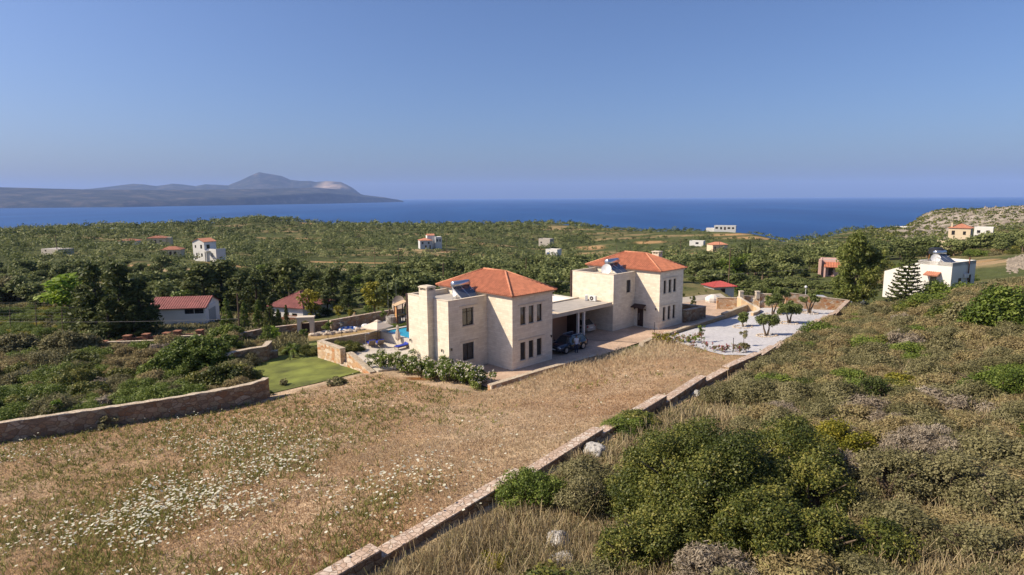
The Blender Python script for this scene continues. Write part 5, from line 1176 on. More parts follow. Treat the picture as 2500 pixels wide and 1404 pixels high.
# hand placed bushes on the right hillside
def hb(kind, px, py, w_px, label, sz=1.0, k=0, dz=-.08):
    p = hit(px, py); d = (p - Vector((0, 0, CAM_H))).length; s = w_px / F_PX * d / 2.1
    o = put_bush(kind, k, p.x, p.y, s, float(rs.uniform(0, 6.28)), '', None, sz, dz, label, None); placed.append((p.x, p.y, s * 1.0)); return o
def big_bush(name, px, py, y, wx, wy, h, nb, per, size, lm, label, r0=.35, r1=.7, seed=0, cat='bush', tc=.5, aspect=1.5):
    rng = np.random.default_rng(seed); p = on_ground(px, py, y); bl = dome_blobs(rng, nb, wx, wy, h, r0, r1, .2, .2)
    v, f, t = blob_leaves(bl, per, size, rng, .9, tc, .5, .45, aspect, .45); V0 = v.copy()
    # let the foot of the bush follow the slope
    v[:, 2] += (ground(v[:, 0] + p.x, v[:, 1] + p.y) - p.z) * .8
    root = empty(name, p, 0, label, cat); link('foliage', np_mesh('foliage', v, f, lm, t), root)
    lim = []
    for i in range(9):
        a = rng.uniform(0, 6.28); q = rng.uniform(.4, .85); lim.append(([(rng.uniform(-.4, .4), rng.uniform(-.4, .4), -.2), (q * wx * .5 * math.cos(a), q * wy * .5 * math.sin(a), h * .45), (q * wx * math.cos(a), q * wy * math.sin(a), h * .75)], [.09, .05, .015]))
    link('branch_work', trunk_mesh('branch_work', lim, BARK), root); placed.append((p.x, p.y, max(wx, wy) * 1.15)); return root
big_bush('kermes_oak', 1700, 1210, 18.8, 3.1, 3.2, 3.2, 230, 140, .052, L_KERM, 'huge dark green kermes oak bush in the right foreground', .35, .72, 1)
big_bush('kermes_oak', 1930, 1130, 20.5, 1.7, 2.3, 2.3, 90, 150, .052, L_KERM, 'dark green kermes oak lobe joining the right side of the huge bush', .32, .6, 2)
big_bush('kermes_oak', 1620, 1320, 16.0, 1.6, 1.3, 1.6, 70, 150, .048, L_KERM, 'dark green kermes oak lobe below the left side of the huge bush', .26, .5, 31)
big_bush('kermes_oak', 1745, 1290, 16.8, 1.8, 1.4, 2.0, 80, 150, .048, L_KERM, 'dark green kermes oak lobe in front of the middle of the huge bush', .28, .52, 32)
big_bush('kermes_oak', 1860, 1330, 15.8, 1.9, 1.6, 1.9, 90, 150, .050, L_KERM, 'dark green kermes oak lobe at the bottom edge before the huge bush', .3, .55, 3)
big_bush('kermes_oak', 1820, 1210, 18.2, 1.5, 1.5, 2.2, 70, 140, .050, L_KERM, 'dark green kermes oak lobe filling between the two large oaks', .28, .52, 33)
big_bush('kermes_oak', 1560, 1190, 19.2, 1.3, 1.4, 1.7, 56, 140, .050, L_KERM, 'dark green kermes oak lobe at left side of the huge bush', .28, .5, 34)
big_bush('kermes_oak', 1970, 1230, 18.0, 1.5, 1.4, 1.9, 66, 140, .050, L_KERM, 'dark green kermes oak lobe at right side of the huge bush', .28, .5, 35)
big_bush('kermes_oak', 1540, 1330, 15.7, 1.1, 1.0, 1.3, 46, 150, .046, L_KERM, 'dark green kermes oak lobe beside the flat half buried rock', .24, .44, 36)
big_bush('kermes_oak', 1990, 1350, 15.2, 1.4, 1.1, 1.4, 50, 150, .046, L_KERM, 'dark green kermes oak lobe at bottom edge right of centre', .24, .46, 37)
big_bush('spurge_bush', 2040, 1095, 22.5, 1.6, 1.4, 1.25, 60, 130, .052, L_YEL, 'wide yellow green bush behind the right side of the huge oak bush', .28, .5, 4, tc=.35)
big_bush('lentisk_bush', 1290, 1250, 20.3, 1.45, 1.15, 1.15, 55, 130, .050, L_GREEN, 'fresh green bush beside the stepped wall left of the huge oak', .24, .42, 5)
big_bush('lentisk_bush', 1420, 1245, 19.3, .95, .9, 1.3, 40, 130, .046, L_SAGE, 'olive green upright bush between boulder and huge oak bush', .22, .4, 6)
big_bush('evergreen_bush', 2440, 800, 43.5, 2.7, 2.3, 3.6, 120, 22, .15, L_GREEN, 'big rounded green tree bush at the right edge above the hillside', .5, .9, 7, tc=.35)
big_bush('evergreen_bush', 2350, 770, 47, 1.6, 1.6, 1.9, 60, 24, .14, L_SAGE, 'rounded grey green bush left of the big right edge bush', .4, .7, 17)
big_bush('lentisk_bush', 2420, 985, 27.5, 1.9, 1.5, 1.5, 65, 90, .06, L_GREEN, 'green leafy bush at the right edge of the brown scrub', .3, .55, 8, tc=.4)
big_bush('evergreen_bush', 2130, 1020, 29, .95, .9, 1.3, 36, 90, .06, L_DARK, 'small dark evergreen bush in the middle of the brown scrub', .25, .42, 9)
big_bush('bare_shrub', 1740, 1370, 14.4, 1.35, 1.0, 1.1, 46, 150, .030, L_GREY, 'grey twiggy leafless shrub at the bottom edge below the huge oak', .22, .4, 10, 'shrub', aspect=4.0)
big_bush('kermes_oak', 2180, 1180, 18.5, 1.5, 1.5, 1.7, 60, 120, .050, L_SAGE, 'olive green shrub right of the huge oak bush', .26, .46, 11)
big_bush('kermes_oak', 2330, 1180, 18.0, 1.7, 1.5, 1.6, 66, 120, .050, L_SAGE, 'olive brown shrub in the lower right corner area', .26, .48, 12, tc=.6)
big_bush('bare_shrub', 2260, 1090, 21.5, 1.9, 1.4, 1.2, 60, 150, .032, L_GREY, 'wide grey brown twiggy shrub above the lower right corner', .24, .42, 13, 'shrub', aspect=3.6)
big_bush('kermes_oak', 2470, 1240, 16.2, 1.5, 1.6, 1.6, 60, 120, .050, L_SAGE, 'yellowish olive shrub cut by the right edge low down', .26, .46, 14, tc=.65)
big_bush('kermes_oak', 2150, 1330, 15.0, 1.2, .9, 1.0, 40, 130, .046, L_KERM, 'dark olive shrub at the bottom right of the huge oak bush', .22, .4, 15)
big_bush('kermes_oak', 2380, 1340, 14.6, 1.3, .9, 1.0, 42, 130, .046, L_SAGE, 'low olive shrub at the bottom right corner', .22, .4, 16, tc=.6)
for kind, px, py, w_, lab, sz, k in (('lentisk', 2080, 800, 90, 'bright green low bush on the hillside right of the gravel court', .55, 0), ('lentisk', 2100, 785, 80, 'small bright green bush on the hillside above the court wall', .5, 1), ('lentisk', 2170, 835, 75, 'bright green bush patch in the middle of the upper hillside', .5, 2),
        ('lentisk', 2270, 760, 110, 'green bush in front of the white flat roofed house', .8, 1), ('dark', 2225, 770, 90, 'dark green bush below the norfolk pine', .8, 0), ('lentisk', 2310, 735, 130, 'bright green bush beside the steps of the white house', .8, 0),
        ('spurge', 1500, 1345, 80, 'small yellow green cushion at the bottom edge near the boulders', .8, 0), ('spurge', 1210, 1375, 105, 'yellow green cushion at the bottom edge right of the wall', .8, 1), ('straw', 1420, 1130, 110, 'pale straw tuft beside the wall above the white boulders', .8, 0), ('straw', 1610, 1005, 70, 'golden straw mound beside the stepped wall', .8, 1),
        ('lentisk', 1530, 1050, 130, 'green low bush along the wall behind the grey boulder', .6, 1), ('dark', 1560, 1040, 120, 'dark low bush along the wall near the straw mound', .6, 1)):
    hb(kind, px, py, w_, lab, sz, k)
# scattered scrub on the right hillside, thinning out towards the camera's left
def scatter(n, cond, kinds, probs, s0, s1, where, maxn, sd, y0=11, y1=70, tlo=-.45, thi=1.05, szr=(.65, 1.0)):
    rng = np.random.default_rng(sd); t = rng.uniform(tlo, thi, n); y = np.sqrt(rng.uniform(y0 ** 2, y1 ** 2, n)); x = t * y; ok = cond(x, y); x, y = x[ok], y[ok]; o = np.argsort(y); c = 0; done = []
    n1 = fbm(x, y, sd + 3, 3, .12)
    for i in o:
        s = rng.uniform(s0, s1) * (1 + .012 * y[i])
        if not free(x[i], y[i], s): continue
        q = np.array(probs, float) * np.exp(2.0 * n1[i] * np.linspace(-1, 1, len(probs))); kd = kinds[int(rng.choice(len(kinds), p=q / q.sum()))]
        put_bush(kd, int(rng.integers(0, 4)), x[i], y[i], s, float(rng.uniform(0, 6.28)), where(x[i], y[i]) if callable(where) else where, None, rng.uniform(*szr)); placed.append((x[i], y[i], s)); c += 1
        if c >= maxn: break
    return c
def right_side(x, y): s, o = s_o(x, y); return (o > np.where(s > 40, 2.0, 1.3)) & (s > -3) & (x / y > -.35) & ~((o < 5.5) & (s > 55) & (fbm(x, y, 71, 3, .5) < .45))
def where_r(x, y):
    s, o = s_o(x, y); a = 'close to the stepped wall' if o < 5 else ('in the middle of the right hillside' if o < 14 else 'far right on the hillside'); return a + (' near the camera' if y < 27 else (' halfway up' if y < 45 else ' below the white house'))
nr = scatter(14000, right_side, ['thorn', 'sage', 'grey', 'lentisk', 'dark', 'spurge'], [.52, .37, .05, .03, .02, .008], .8, 1.25, where_r, 620, 5)
# scrub slope at lower left, beyond the field wall
LS = [(-70, 42), (-35, 42), (-26.5, 45), (-22.2, 49.0), (-24.3, 52.5), (-25.6, 56), (-27.5, 60), (-27, 66), (-35, 69), (-60, 70)]
def left_side(x, y): return inpoly(x, y, LS)
def where_l(x, y): return 'on the slope below the field wall' if y < 50 else ('left of the lawn' if x > -32 else 'on the far left slope')
big_bush('lentisk_bush', 470, 880, 56.5, 4.2, 3.4, 3.7, 150, 26, .16, L_GREEN, 'large dark green thicket at the left side of the lawn', .55, 1.0, 21, tc=.3)
big_bush('lentisk_bush', 400, 905, 54, 2.6, 1.8, 2.4, 70, 28, .15, L_GREEN, 'green thicket lobe left of the large lawn thicket', .45, .8, 22, tc=.5)
big_bush('evergreen_bush', 545, 945, 50.5, 2.2, 1.6, 2.2, 80, 30, .14, L_KERM, 'dark thicket just behind the end of the field wall', .4, .75, 23, tc=.35)
big_bush('lentisk_bush', 560, 850, 61.5, 1.6, 1.3, 2.6, 50, 28, .15, L_GREEN, 'upright green bush by the curved garden wall', .4, .7, 24)
big_bush('lentisk_bush', 550, 800, 71, 2.4, 1.6, 2.3, 60, 26, .16, L_GREEN, 'green bush in front of the utility pole foot', .45, .8, 25, tc=.6)
big_bush('evergreen_bush', 40, 930, 53, 1.6, 1.4, 1.6, 46, 30, .13, L_SAGE, 'rounded grey bush at the left edge of the slope', .35, .6, 26, tc=.3)
big_bush('olive_bush', 170, 855, 66, 4.0, 2.4, 3.2, 90, 22, .17, L_SAGE, 'wide grey green bush at left of the long low garden wall', .55, .95, 27)
big_bush('olive_bush', 40, 865, 66, 3.4, 2.2, 3.0, 80, 22, .17, L_SAGE, 'wide grey green bush at the left edge below the vineyard', .55, .95, 28, tc=.6)
big_bush('olive_bush', 20, 720, 120, 5.5, 4, 5.0, 100, 9, .28, L_SAGE, 'large rounded grey green tree bush at left edge above the vineyard', .9, 1.5, 29)
nl = scatter(2600, left_side, ['thorn', 'sage', 'grey', 'dark', 'lentisk'], [.40, .24, .06, .12, .18], .9, 1.45, where_l, 190, 6, 41, 71, -1.0, -.2, (.7, 1.05))
# garden and verge bushes
def near_p(kind, px, py, z, s, lab, sz=1.0, k=0, cat=None):
    p = at_z(px, py, z); return put_bush(kind, k, p.x, p.y, s, float(rs.uniform(0, 6.28)), '', None, sz, -.05, lab)
for i, (px, py, s, kd) in enumerate([(600, 812, 1.0, 'sage'), (640, 822, .8, 'thorn'), (660, 812, .8, 'lentisk'), (690, 808, .8, 'sage'), (720, 805, .7, 'sage'), (590, 832, 1.0, 'thorn'), (610, 845, .8, 'lentisk'), (625, 830, .9, 'dark')]):
    near_p(kd, px, py, -1.4, s, KN[kd][1] + ' in the rough strip below the brown boundary wall', .8, i % 4).__setitem__('group', KN[kd][1] + 's in the rough strip')
# hedge of trimmed bushes along the terrace wall foot, lawn side
for i, (px, py, s) in enumerate([(700, 862, .85), (722, 858, .85), (745, 862, .9), (768, 866, .9)]):
    near_p('dark', px, py, -1.5, s, 'dark green hedge bush at the lawn side left of the terrace wall', 1.0, i).__setitem__('group', 'hedge bushes left of terrace wall')
for i, (a, b) in enumerate([(-5.6, 19.6), (-6.2, 18.4), (-5.2, 18.6), (-4.8, 17.8), (-6.3, 17.3)]):
    x, y = vw(a, b); put_bush('dark', i % 4, x, y, .85, i * 1.1, '', -.6, 1.15, 0, 'dark green bush growing inside the corner of the sun terrace', 'bushes inside the terrace corner')

# ---------------------------------------------------------------- oleander hedge with white flowers
def hedge():
    rng = np.random.default_rng(9); pts = [vw(-7.1, 11.6), vw(-6.2, 8.2), vw(-5.9, 5.2), vw(-5.5, 2.4), vw(-4.9, .2), vw(-4.7, -1.0)]
    root = empty('oleander_hedge', (pts[2][0], pts[2][1], ground(*pts[2])), 0, 'long oleander hedge with white flowers along the nearer villa', 'hedge'); o = np.array(root.location)
    bl = []; stems = []
    for i in range(230):
        k = rng.uniform(0, len(pts) - 1.001); j = int(k); p = np.array(pts[j]) * (1 - k + j) + np.array(pts[j + 1]) * (k - j); p = p + rng.normal(size=2) * .42; g = ground(p[0], p[1]); hmax = 1.85 - .12 * k
        r = rng.uniform(.26, .46); h = hmax * rng.uniform(.18, 1.0) ** .7; bl.append((p[0] - o[0], p[1] - o[1], g - o[2] + h - r * .3, r))
        if i % 5 == 0: stems.append(([(p[0] - o[0], p[1] - o[1], g - o[2] - .2), (p[0] - o[0] + rng.normal() * .1, p[1] - o[1], g - o[2] + h)], [.03, .015]))
    v, f, t = blob_leaves(bl, 80, .085, rng, 1.0, .5, .45, .5, 2.6, .4); link('foliage', np_mesh('foliage', v, f, mat_leaf('oleander_leaves', [(.055, .085, .020), (.09, .13, .032), (.13, .175, .05), (.19, .22, .08)], .5, .25), t), root)
    link('stem', trunk_mesh('stem', stems, BARK), root)
    P, O = [], []
    for x, y, z, r in bl:
        n = rng.integers(3, 9); d = rand_dirs(n, rng); d[:, 2] = np.abs(d[:, 2]); P.append(np.array([x, y, z]) + d * r * 1.05); O.append(d)
    P, O = np.concatenate(P), np.concatenate(O); P = np.repeat(P, 4, 0) + rng.normal(size=(len(P) * 4, 3)) * .05; O = np.repeat(O, 4, 0)
    v, f, t = leaves(P, O, .095, rng, rng.random(len(P)), .6, 1.1); link('flower', np_mesh('flower', v, f, mat_leaf('white_petals', [(.62, .58, .46), (.72, .70, .60), (.68, .52, .45)], .7, .2), t), root)['kind'] = 'stuff'
hedge()
# ---------------------------------------------------------------- boulders
ROCK = mat_rubble('grey_limestone_rock', [(.40, .385, .36), (.46, .44, .41), (.34, .32, .295), (.42, .40, .37)], (.30, .27, .23), 3.5, .02)
def boulder(px, py, w_px, label, sz=.8, sd=0):
    p = hit(px, py); d = (p - Vector((0, 0, CAM_H))).length; s = w_px / F_PX * d / 2; rng = np.random.default_rng(sd)
    bm = bmesh.new(); bmesh.ops.create_icosphere(bm, subdivisions=4, radius=1.0); ph = rng.uniform(0, 9, 6)
    for v in bm.verts:
        c = v.co; q = 1 + .20 * math.sin(2.3 * c.x + ph[0]) * math.sin(2.7 * c.y + ph[1]) + .12 * math.sin(5.1 * c.z + ph[2]) * math.sin(4.3 * c.x + ph[3]) + .07 * math.sin(9 * c.y + ph[4]) * math.sin(8 * c.z + 7 * c.x)
        q -= .14 * max(0, math.sin(6.5 * c.x + 3 * c.z + ph[5])) ** 6; v.co = Vector((c.x * q, c.y * q * .8, max(-.5, c.z * q * sz)))
    me = bpy.data.meshes.new('boulder'); bm.to_mesh(me); bm.free(); me.materials.append(ROCK)
    tag(link('boulder', me, None, p + Vector((0, 0, .18 * s)), rng.uniform(0, 6), s), label, 'boulder')
for q in ((1452, 1108, 58, 'grey boulder beside the stepped wall above the straw', .7, 1), (1424, 1188, 40, 'pale pitted boulder left of the huge oak bush', .9, 2), (1450, 1214, 16, 'small white stone below the pale pitted boulder', .8, 3), (1362, 1330, 56, 'large pitted grey boulder near the bottom edge', 1.1, 4), (1325, 1190, 24, 'small grey stone beside the wall left of the boulders', .6, 5),
          (1370, 1375, 70, 'flat pale rock half buried at the bottom edge', .35, 6), (1462, 1396, 34, 'pale rock cut by the bottom edge', .6, 7), (1445, 1170, 22, 'small upright stone right of the pitted boulder', 1.1, 8), (1410, 1165, 26, 'grey stone in dry grass just above the pitted boulder', .8, 9), (1700, 965, 26, 'pale stone among the dry grass beside the wall far end', .6, 10)): boulder(*q)

# ---------------------------------------------------------------- dry grass, low herbs and white flowers of the field
def in_field(x, y): return inpoly(x, y, FIELD_EDGE)
def blades(name, x, y, h, w, lean, lm, tint, rng, per=3):
    n = len(x); z = ground(x, y); X = np.repeat(x, per) + rng.normal(size=n * per) * .05; Y = np.repeat(y, per) + rng.normal(size=n * per) * .05; Zz = np.repeat(z, per); H = np.repeat(h, per) * rng.uniform(.6, 1.2, n * per)
    a = rng.uniform(0, 6.28, n * per); W_ = np.repeat(w, per) if hasattr(w, '__len__') else w; P0 = np.stack([X, Y, Zz - .02], 1); wd = np.stack([np.cos(a), np.sin(a), np.zeros_like(a)], 1) * (W_[:, None] if hasattr(W_, '__len__') else W_)
    ln = rng.normal(size=(n * per, 2)) * lean; P1 = P0 + np.stack([ln[:, 0] * H, ln[:, 1] * H, H], 1); v = np.stack([P0 - wd, P0 + wd, P1 + wd * .45, P1 - wd * .45], 1).reshape(-1, 3)
    return np_mesh(name, v, np.arange(4 * n * per).reshape(-1, 4), lm, np.repeat(tint, per))
def samp(n, y0, y1, t0, t1, rng): t = rng.uniform(t0, t1, n); y = y0 * (y1 / y0) ** rng.random(n); return t * y, y
g1 = np.random.default_rng(31)
x, y = samp(210000, 13, 62, -.95, .55, g1); k = in_field(x, y); x, y = x[k], y[k]
dry = fbm(x, y, 21, 4, .06); wall_s, wall_o = s_o(x, y); k = (wall_o < -.45); x, y, dry = x[k], y[k], dry[k]
dd = segdist(x, y, [vw(-4.8, -2.6), vw(8, -3.1), vw(14, -4.4), (20, 61), (26, 58)], closed=False)
tall = np.clip(1 - dd / 9.0, 0, 1) * np.clip((x + 2) / 8, 0, 1)
bare_k = (g1.random(len(x)) < .9); h = .05 + .08 * g1.random(len(x)) + tall * .55 * g1.random(len(x)) + .08 * np.clip(dry, 0, 1)
L_FIELD = mat_leaf('field_grass', [(.31, .180, .092), (.38, .25, .145), (.45, .345, .22), (.53, .45, .29)], .9, .3)
tint = np.clip(.45 + .13 * g1.normal(size=len(x)) + .45 * fbm(x, y, 83, 4, .12) + .40 * tall - .24 * np.clip((25 - y) / 7, 0, 1) * (x / y > -.6) + .10, 0, 1)
ck = ~inpoly(x, y, court) & (segdist(x, y, DIRT_PATH, closed=False) > 1.0 + .5 * g1.random(len(x))); x, y, h, tint = x[ck], y[ck], h[ck], tint[ck]
tag(link('dry_grass', blades('dry_grass', x, y, h, .003 + y * .00042, .55, L_FIELD, tint, g1, 2)), kind='stuff')
# pinkish grey seed heads carpet
xs, ys = samp(60000, 14, 50, -.8, .3, g1); k = in_field(xs, ys) & (fbm(xs, ys, 84, 3, .13) > .0); xs, ys = xs[k], ys[k]; ws, wo_ = s_o(xs, ys); k = wo_ < -.5; xs, ys = xs[k], ys[k]
P = np.stack([xs, ys, ground(xs, ys) + g1.uniform(.04, .14, len(xs))], 1); v, f, t = leaves(P, np.tile([0, 0, 1.], (len(P), 1)), .016 + ys * .0005, g1, g1.random(len(P)), .6, 1.2)
tag(link('seed_heads', np_mesh('seed_heads', v, f, mat_leaf('pink_grey_seed_heads', [(.36, .25, .18), (.42, .31, .25), (.47, .37, .32)], .9, .15), t)), kind='stuff')
# green herbs between the grass
xs, ys = samp(46000, 13, 60, -.95, .45, g1); cl = .6 * fbm(xs, ys, 85, 4, .30) + .5 * fbm(xs, ys, 185, 4, .09) + (.42 * np.clip((-xs - 4) / 14, -.5, 1)) + .18 * g1.normal(size=len(xs)); k = in_field(xs, ys) & (cl > .20) & (segdist(xs, ys, DIRT_PATH, closed=False) > 1.2); xs, ys = xs[k], ys[k]; ws, wo_ = s_o(xs, ys); k = wo_ < -.5; xs, ys = xs[k], ys[k]
tag(link('green_herbs', blades('green_herbs', xs, ys, (.08 + .20 * g1.random(len(xs))), .010 + ys * .0006, .6, mat_leaf('herb_leaves', [(.12, .135, .05), (.17, .18, .07), (.22, .215, .095), (.30, .265, .135)], .75, .3), g1.random(len(xs)), g1, 3)), kind='stuff')
# white umbels on thin stems
xs, ys = samp(42000, 13, 56, -1.0, .3, g1); cl = .55 * fbm(xs, ys, 86, 4, .11) + .55 * fbm(xs, ys, 87, 3, .45); left = np.clip((-xs / ys + .02) / .40, -.2, 1); band = np.exp(-((ys - 30 + .25 * xs) / 9) ** 2)
core = np.exp(-(((xs / ys + .54) / .30) ** 2 + ((ys - 27) / 8.0) ** 2)); wallband = np.exp(-(segdist(xs, ys, [(p[0], p[1]) for p in FIELD_EDGE[:5]], closed=False) - 3.2) ** 2 / 7)
pr = ((.72 * core) + .6 * wallband * (xs / ys < -.22) + .13 * left) * np.clip(.25 + 2.0 * (fbm(xs, ys, 86, 4, .22) + .35 * fbm(xs, ys, 87, 3, .8)), 0, 1.3) + .012
k = in_field(xs, ys) & (g1.random(len(xs)) < np.clip(pr, 0, 1)); xs, ys = xs[k], ys[k]; n = len(xs)
zs = ground(xs, ys); hh = g1.uniform(.25, .62, n); rr = g1.uniform(.025, .066, n) * np.where(ys > 36, .85, 1.0); m_ = 8; aa = np.arange(m_) * 2 * math.pi / m_
tx, ty = g1.normal(size=n) * .22, g1.normal(size=n) * .22
ring = np.stack([xs[:, None] + rr[:, None] * np.cos(aa), ys[:, None] + rr[:, None] * np.sin(aa), (zs + hh)[:, None] + rr[:, None] * (tx[:, None] * np.cos(aa) + ty[:, None] * np.sin(aa))], -1)
V = ring.reshape(-1, 3); F = np.arange(n * m_).reshape(n, m_)
tag(link('white_wildflowers', np_mesh('white_wildflowers', V, F, mat_leaf('umbel_white', [(.55, .54, .40), (.64, .63, .50), (.72, .71, .60)], .8, .25), g1.random(n))), kind='stuff')
tag(link('flower_stems', blades('flower_stems', xs, ys, hh, .006, .02, L_GREEN, g1.random(n), g1, 1)), kind='stuff')
# dry grass and herbs filling the ground between the scrub on the right
xs, ys = samp(120000, 11, 68, -.5, 1.0, g1); so_ = s_o(xs, ys); k = (so_[1] > .35) & (so_[0] > -3); xs, ys = xs[k], ys[k]; n = len(xs)
gk = fbm(xs, ys, 88, 4, .35) + .25 * g1.normal(size=n) > -.2
tag(link('hillside_grass', blades('hillside_grass', xs[gk], ys[gk], .07 + .18 * g1.random(gk.sum()), .006 + ys[gk] * .0005, .6, L_STRAW, g1.random(gk.sum()), g1, 2)), kind='stuff')
gk = ~gk
tag(link('hillside_herbs', blades('hillside_herbs', xs[gk], ys[gk], .10 + .22 * g1.random(gk.sum()), .014 + ys[gk] * .0008, .7, L_SAGE, g1.random(gk.sum()), g1, 3)), kind='stuff')
# rough ground cover on the left slope and in the valley fields
xs, ys = samp(60000, 40, 112, -1.0, -.2, g1); k = left_side(xs, ys) | ((ys > 64) & (xs / ys < -.35)); xs, ys = xs[k], ys[k]
tag(link('slope_herbs', blades('slope_herbs', xs, ys, .2 + .35 * g1.random(len(xs)), .03 + ys * .0009, .6, L_SAGE, g1.random(len(xs)), g1, 2)), kind='stuff')

# low tangled scrub filling in between the single bushes
xs, ys = samp(330000, 11.5, 70, -.42, 1.05, g1); so_ = s_o(xs, ys); k = (so_[1] > 1.0) & (so_[0] > -3) & ~((so_[1] < 5.0) & (so_[0] > 52) & (fbm(xs, ys, 71, 3, .5) < .55)); xs, ys = xs[k], ys[k]
hmap = .55 * np.clip(.45 + .9 * fbm(xs, ys, 72, 4, .55) + .35 * fbm(xs, ys, 73, 3, .15), 0, 1.3); P = np.stack([xs, ys, ground(xs, ys) + hmap * g1.random(len(xs)) ** .5], 1)
ty = fbm(xs, ys, 74, 3, .18) + .45 * g1.normal(size=len(xs)); sz = .014 + ys * .00105
for nm, lm, kk_ in (('hillside_thorn_scrub', L_THORN, ty > -.05), ('hillside_sage_scrub', L_SAGE, ty <= -.05)):
    v, f, t = leaves(P[kk_], rand_dirs(kk_.sum(), g1), sz[kk_], g1, np.clip(.5 + .28 * g1.normal(size=kk_.sum()), 0, 1), .35, 2.4); tag(link(nm, np_mesh(nm, v, f, lm, t)), kind='stuff')

xs, ys = samp(60000, 11.5, 66, -.42, 1.0, g1); so_ = s_o(xs, ys); k = (so_[1] > .8) & (so_[0] > -3) & (fbm(xs, ys, 89, 4, .16) + .2 * g1.normal(size=len(xs)) > .12); xs, ys = xs[k], ys[k]
tag(link('golden_grass', blades('golden_grass', xs, ys, .30 + .40 * g1.random(len(xs)), .006 + ys * .0005, .35, L_STRAW, g1.random(len(xs)), g1, 3)), kind='stuff')
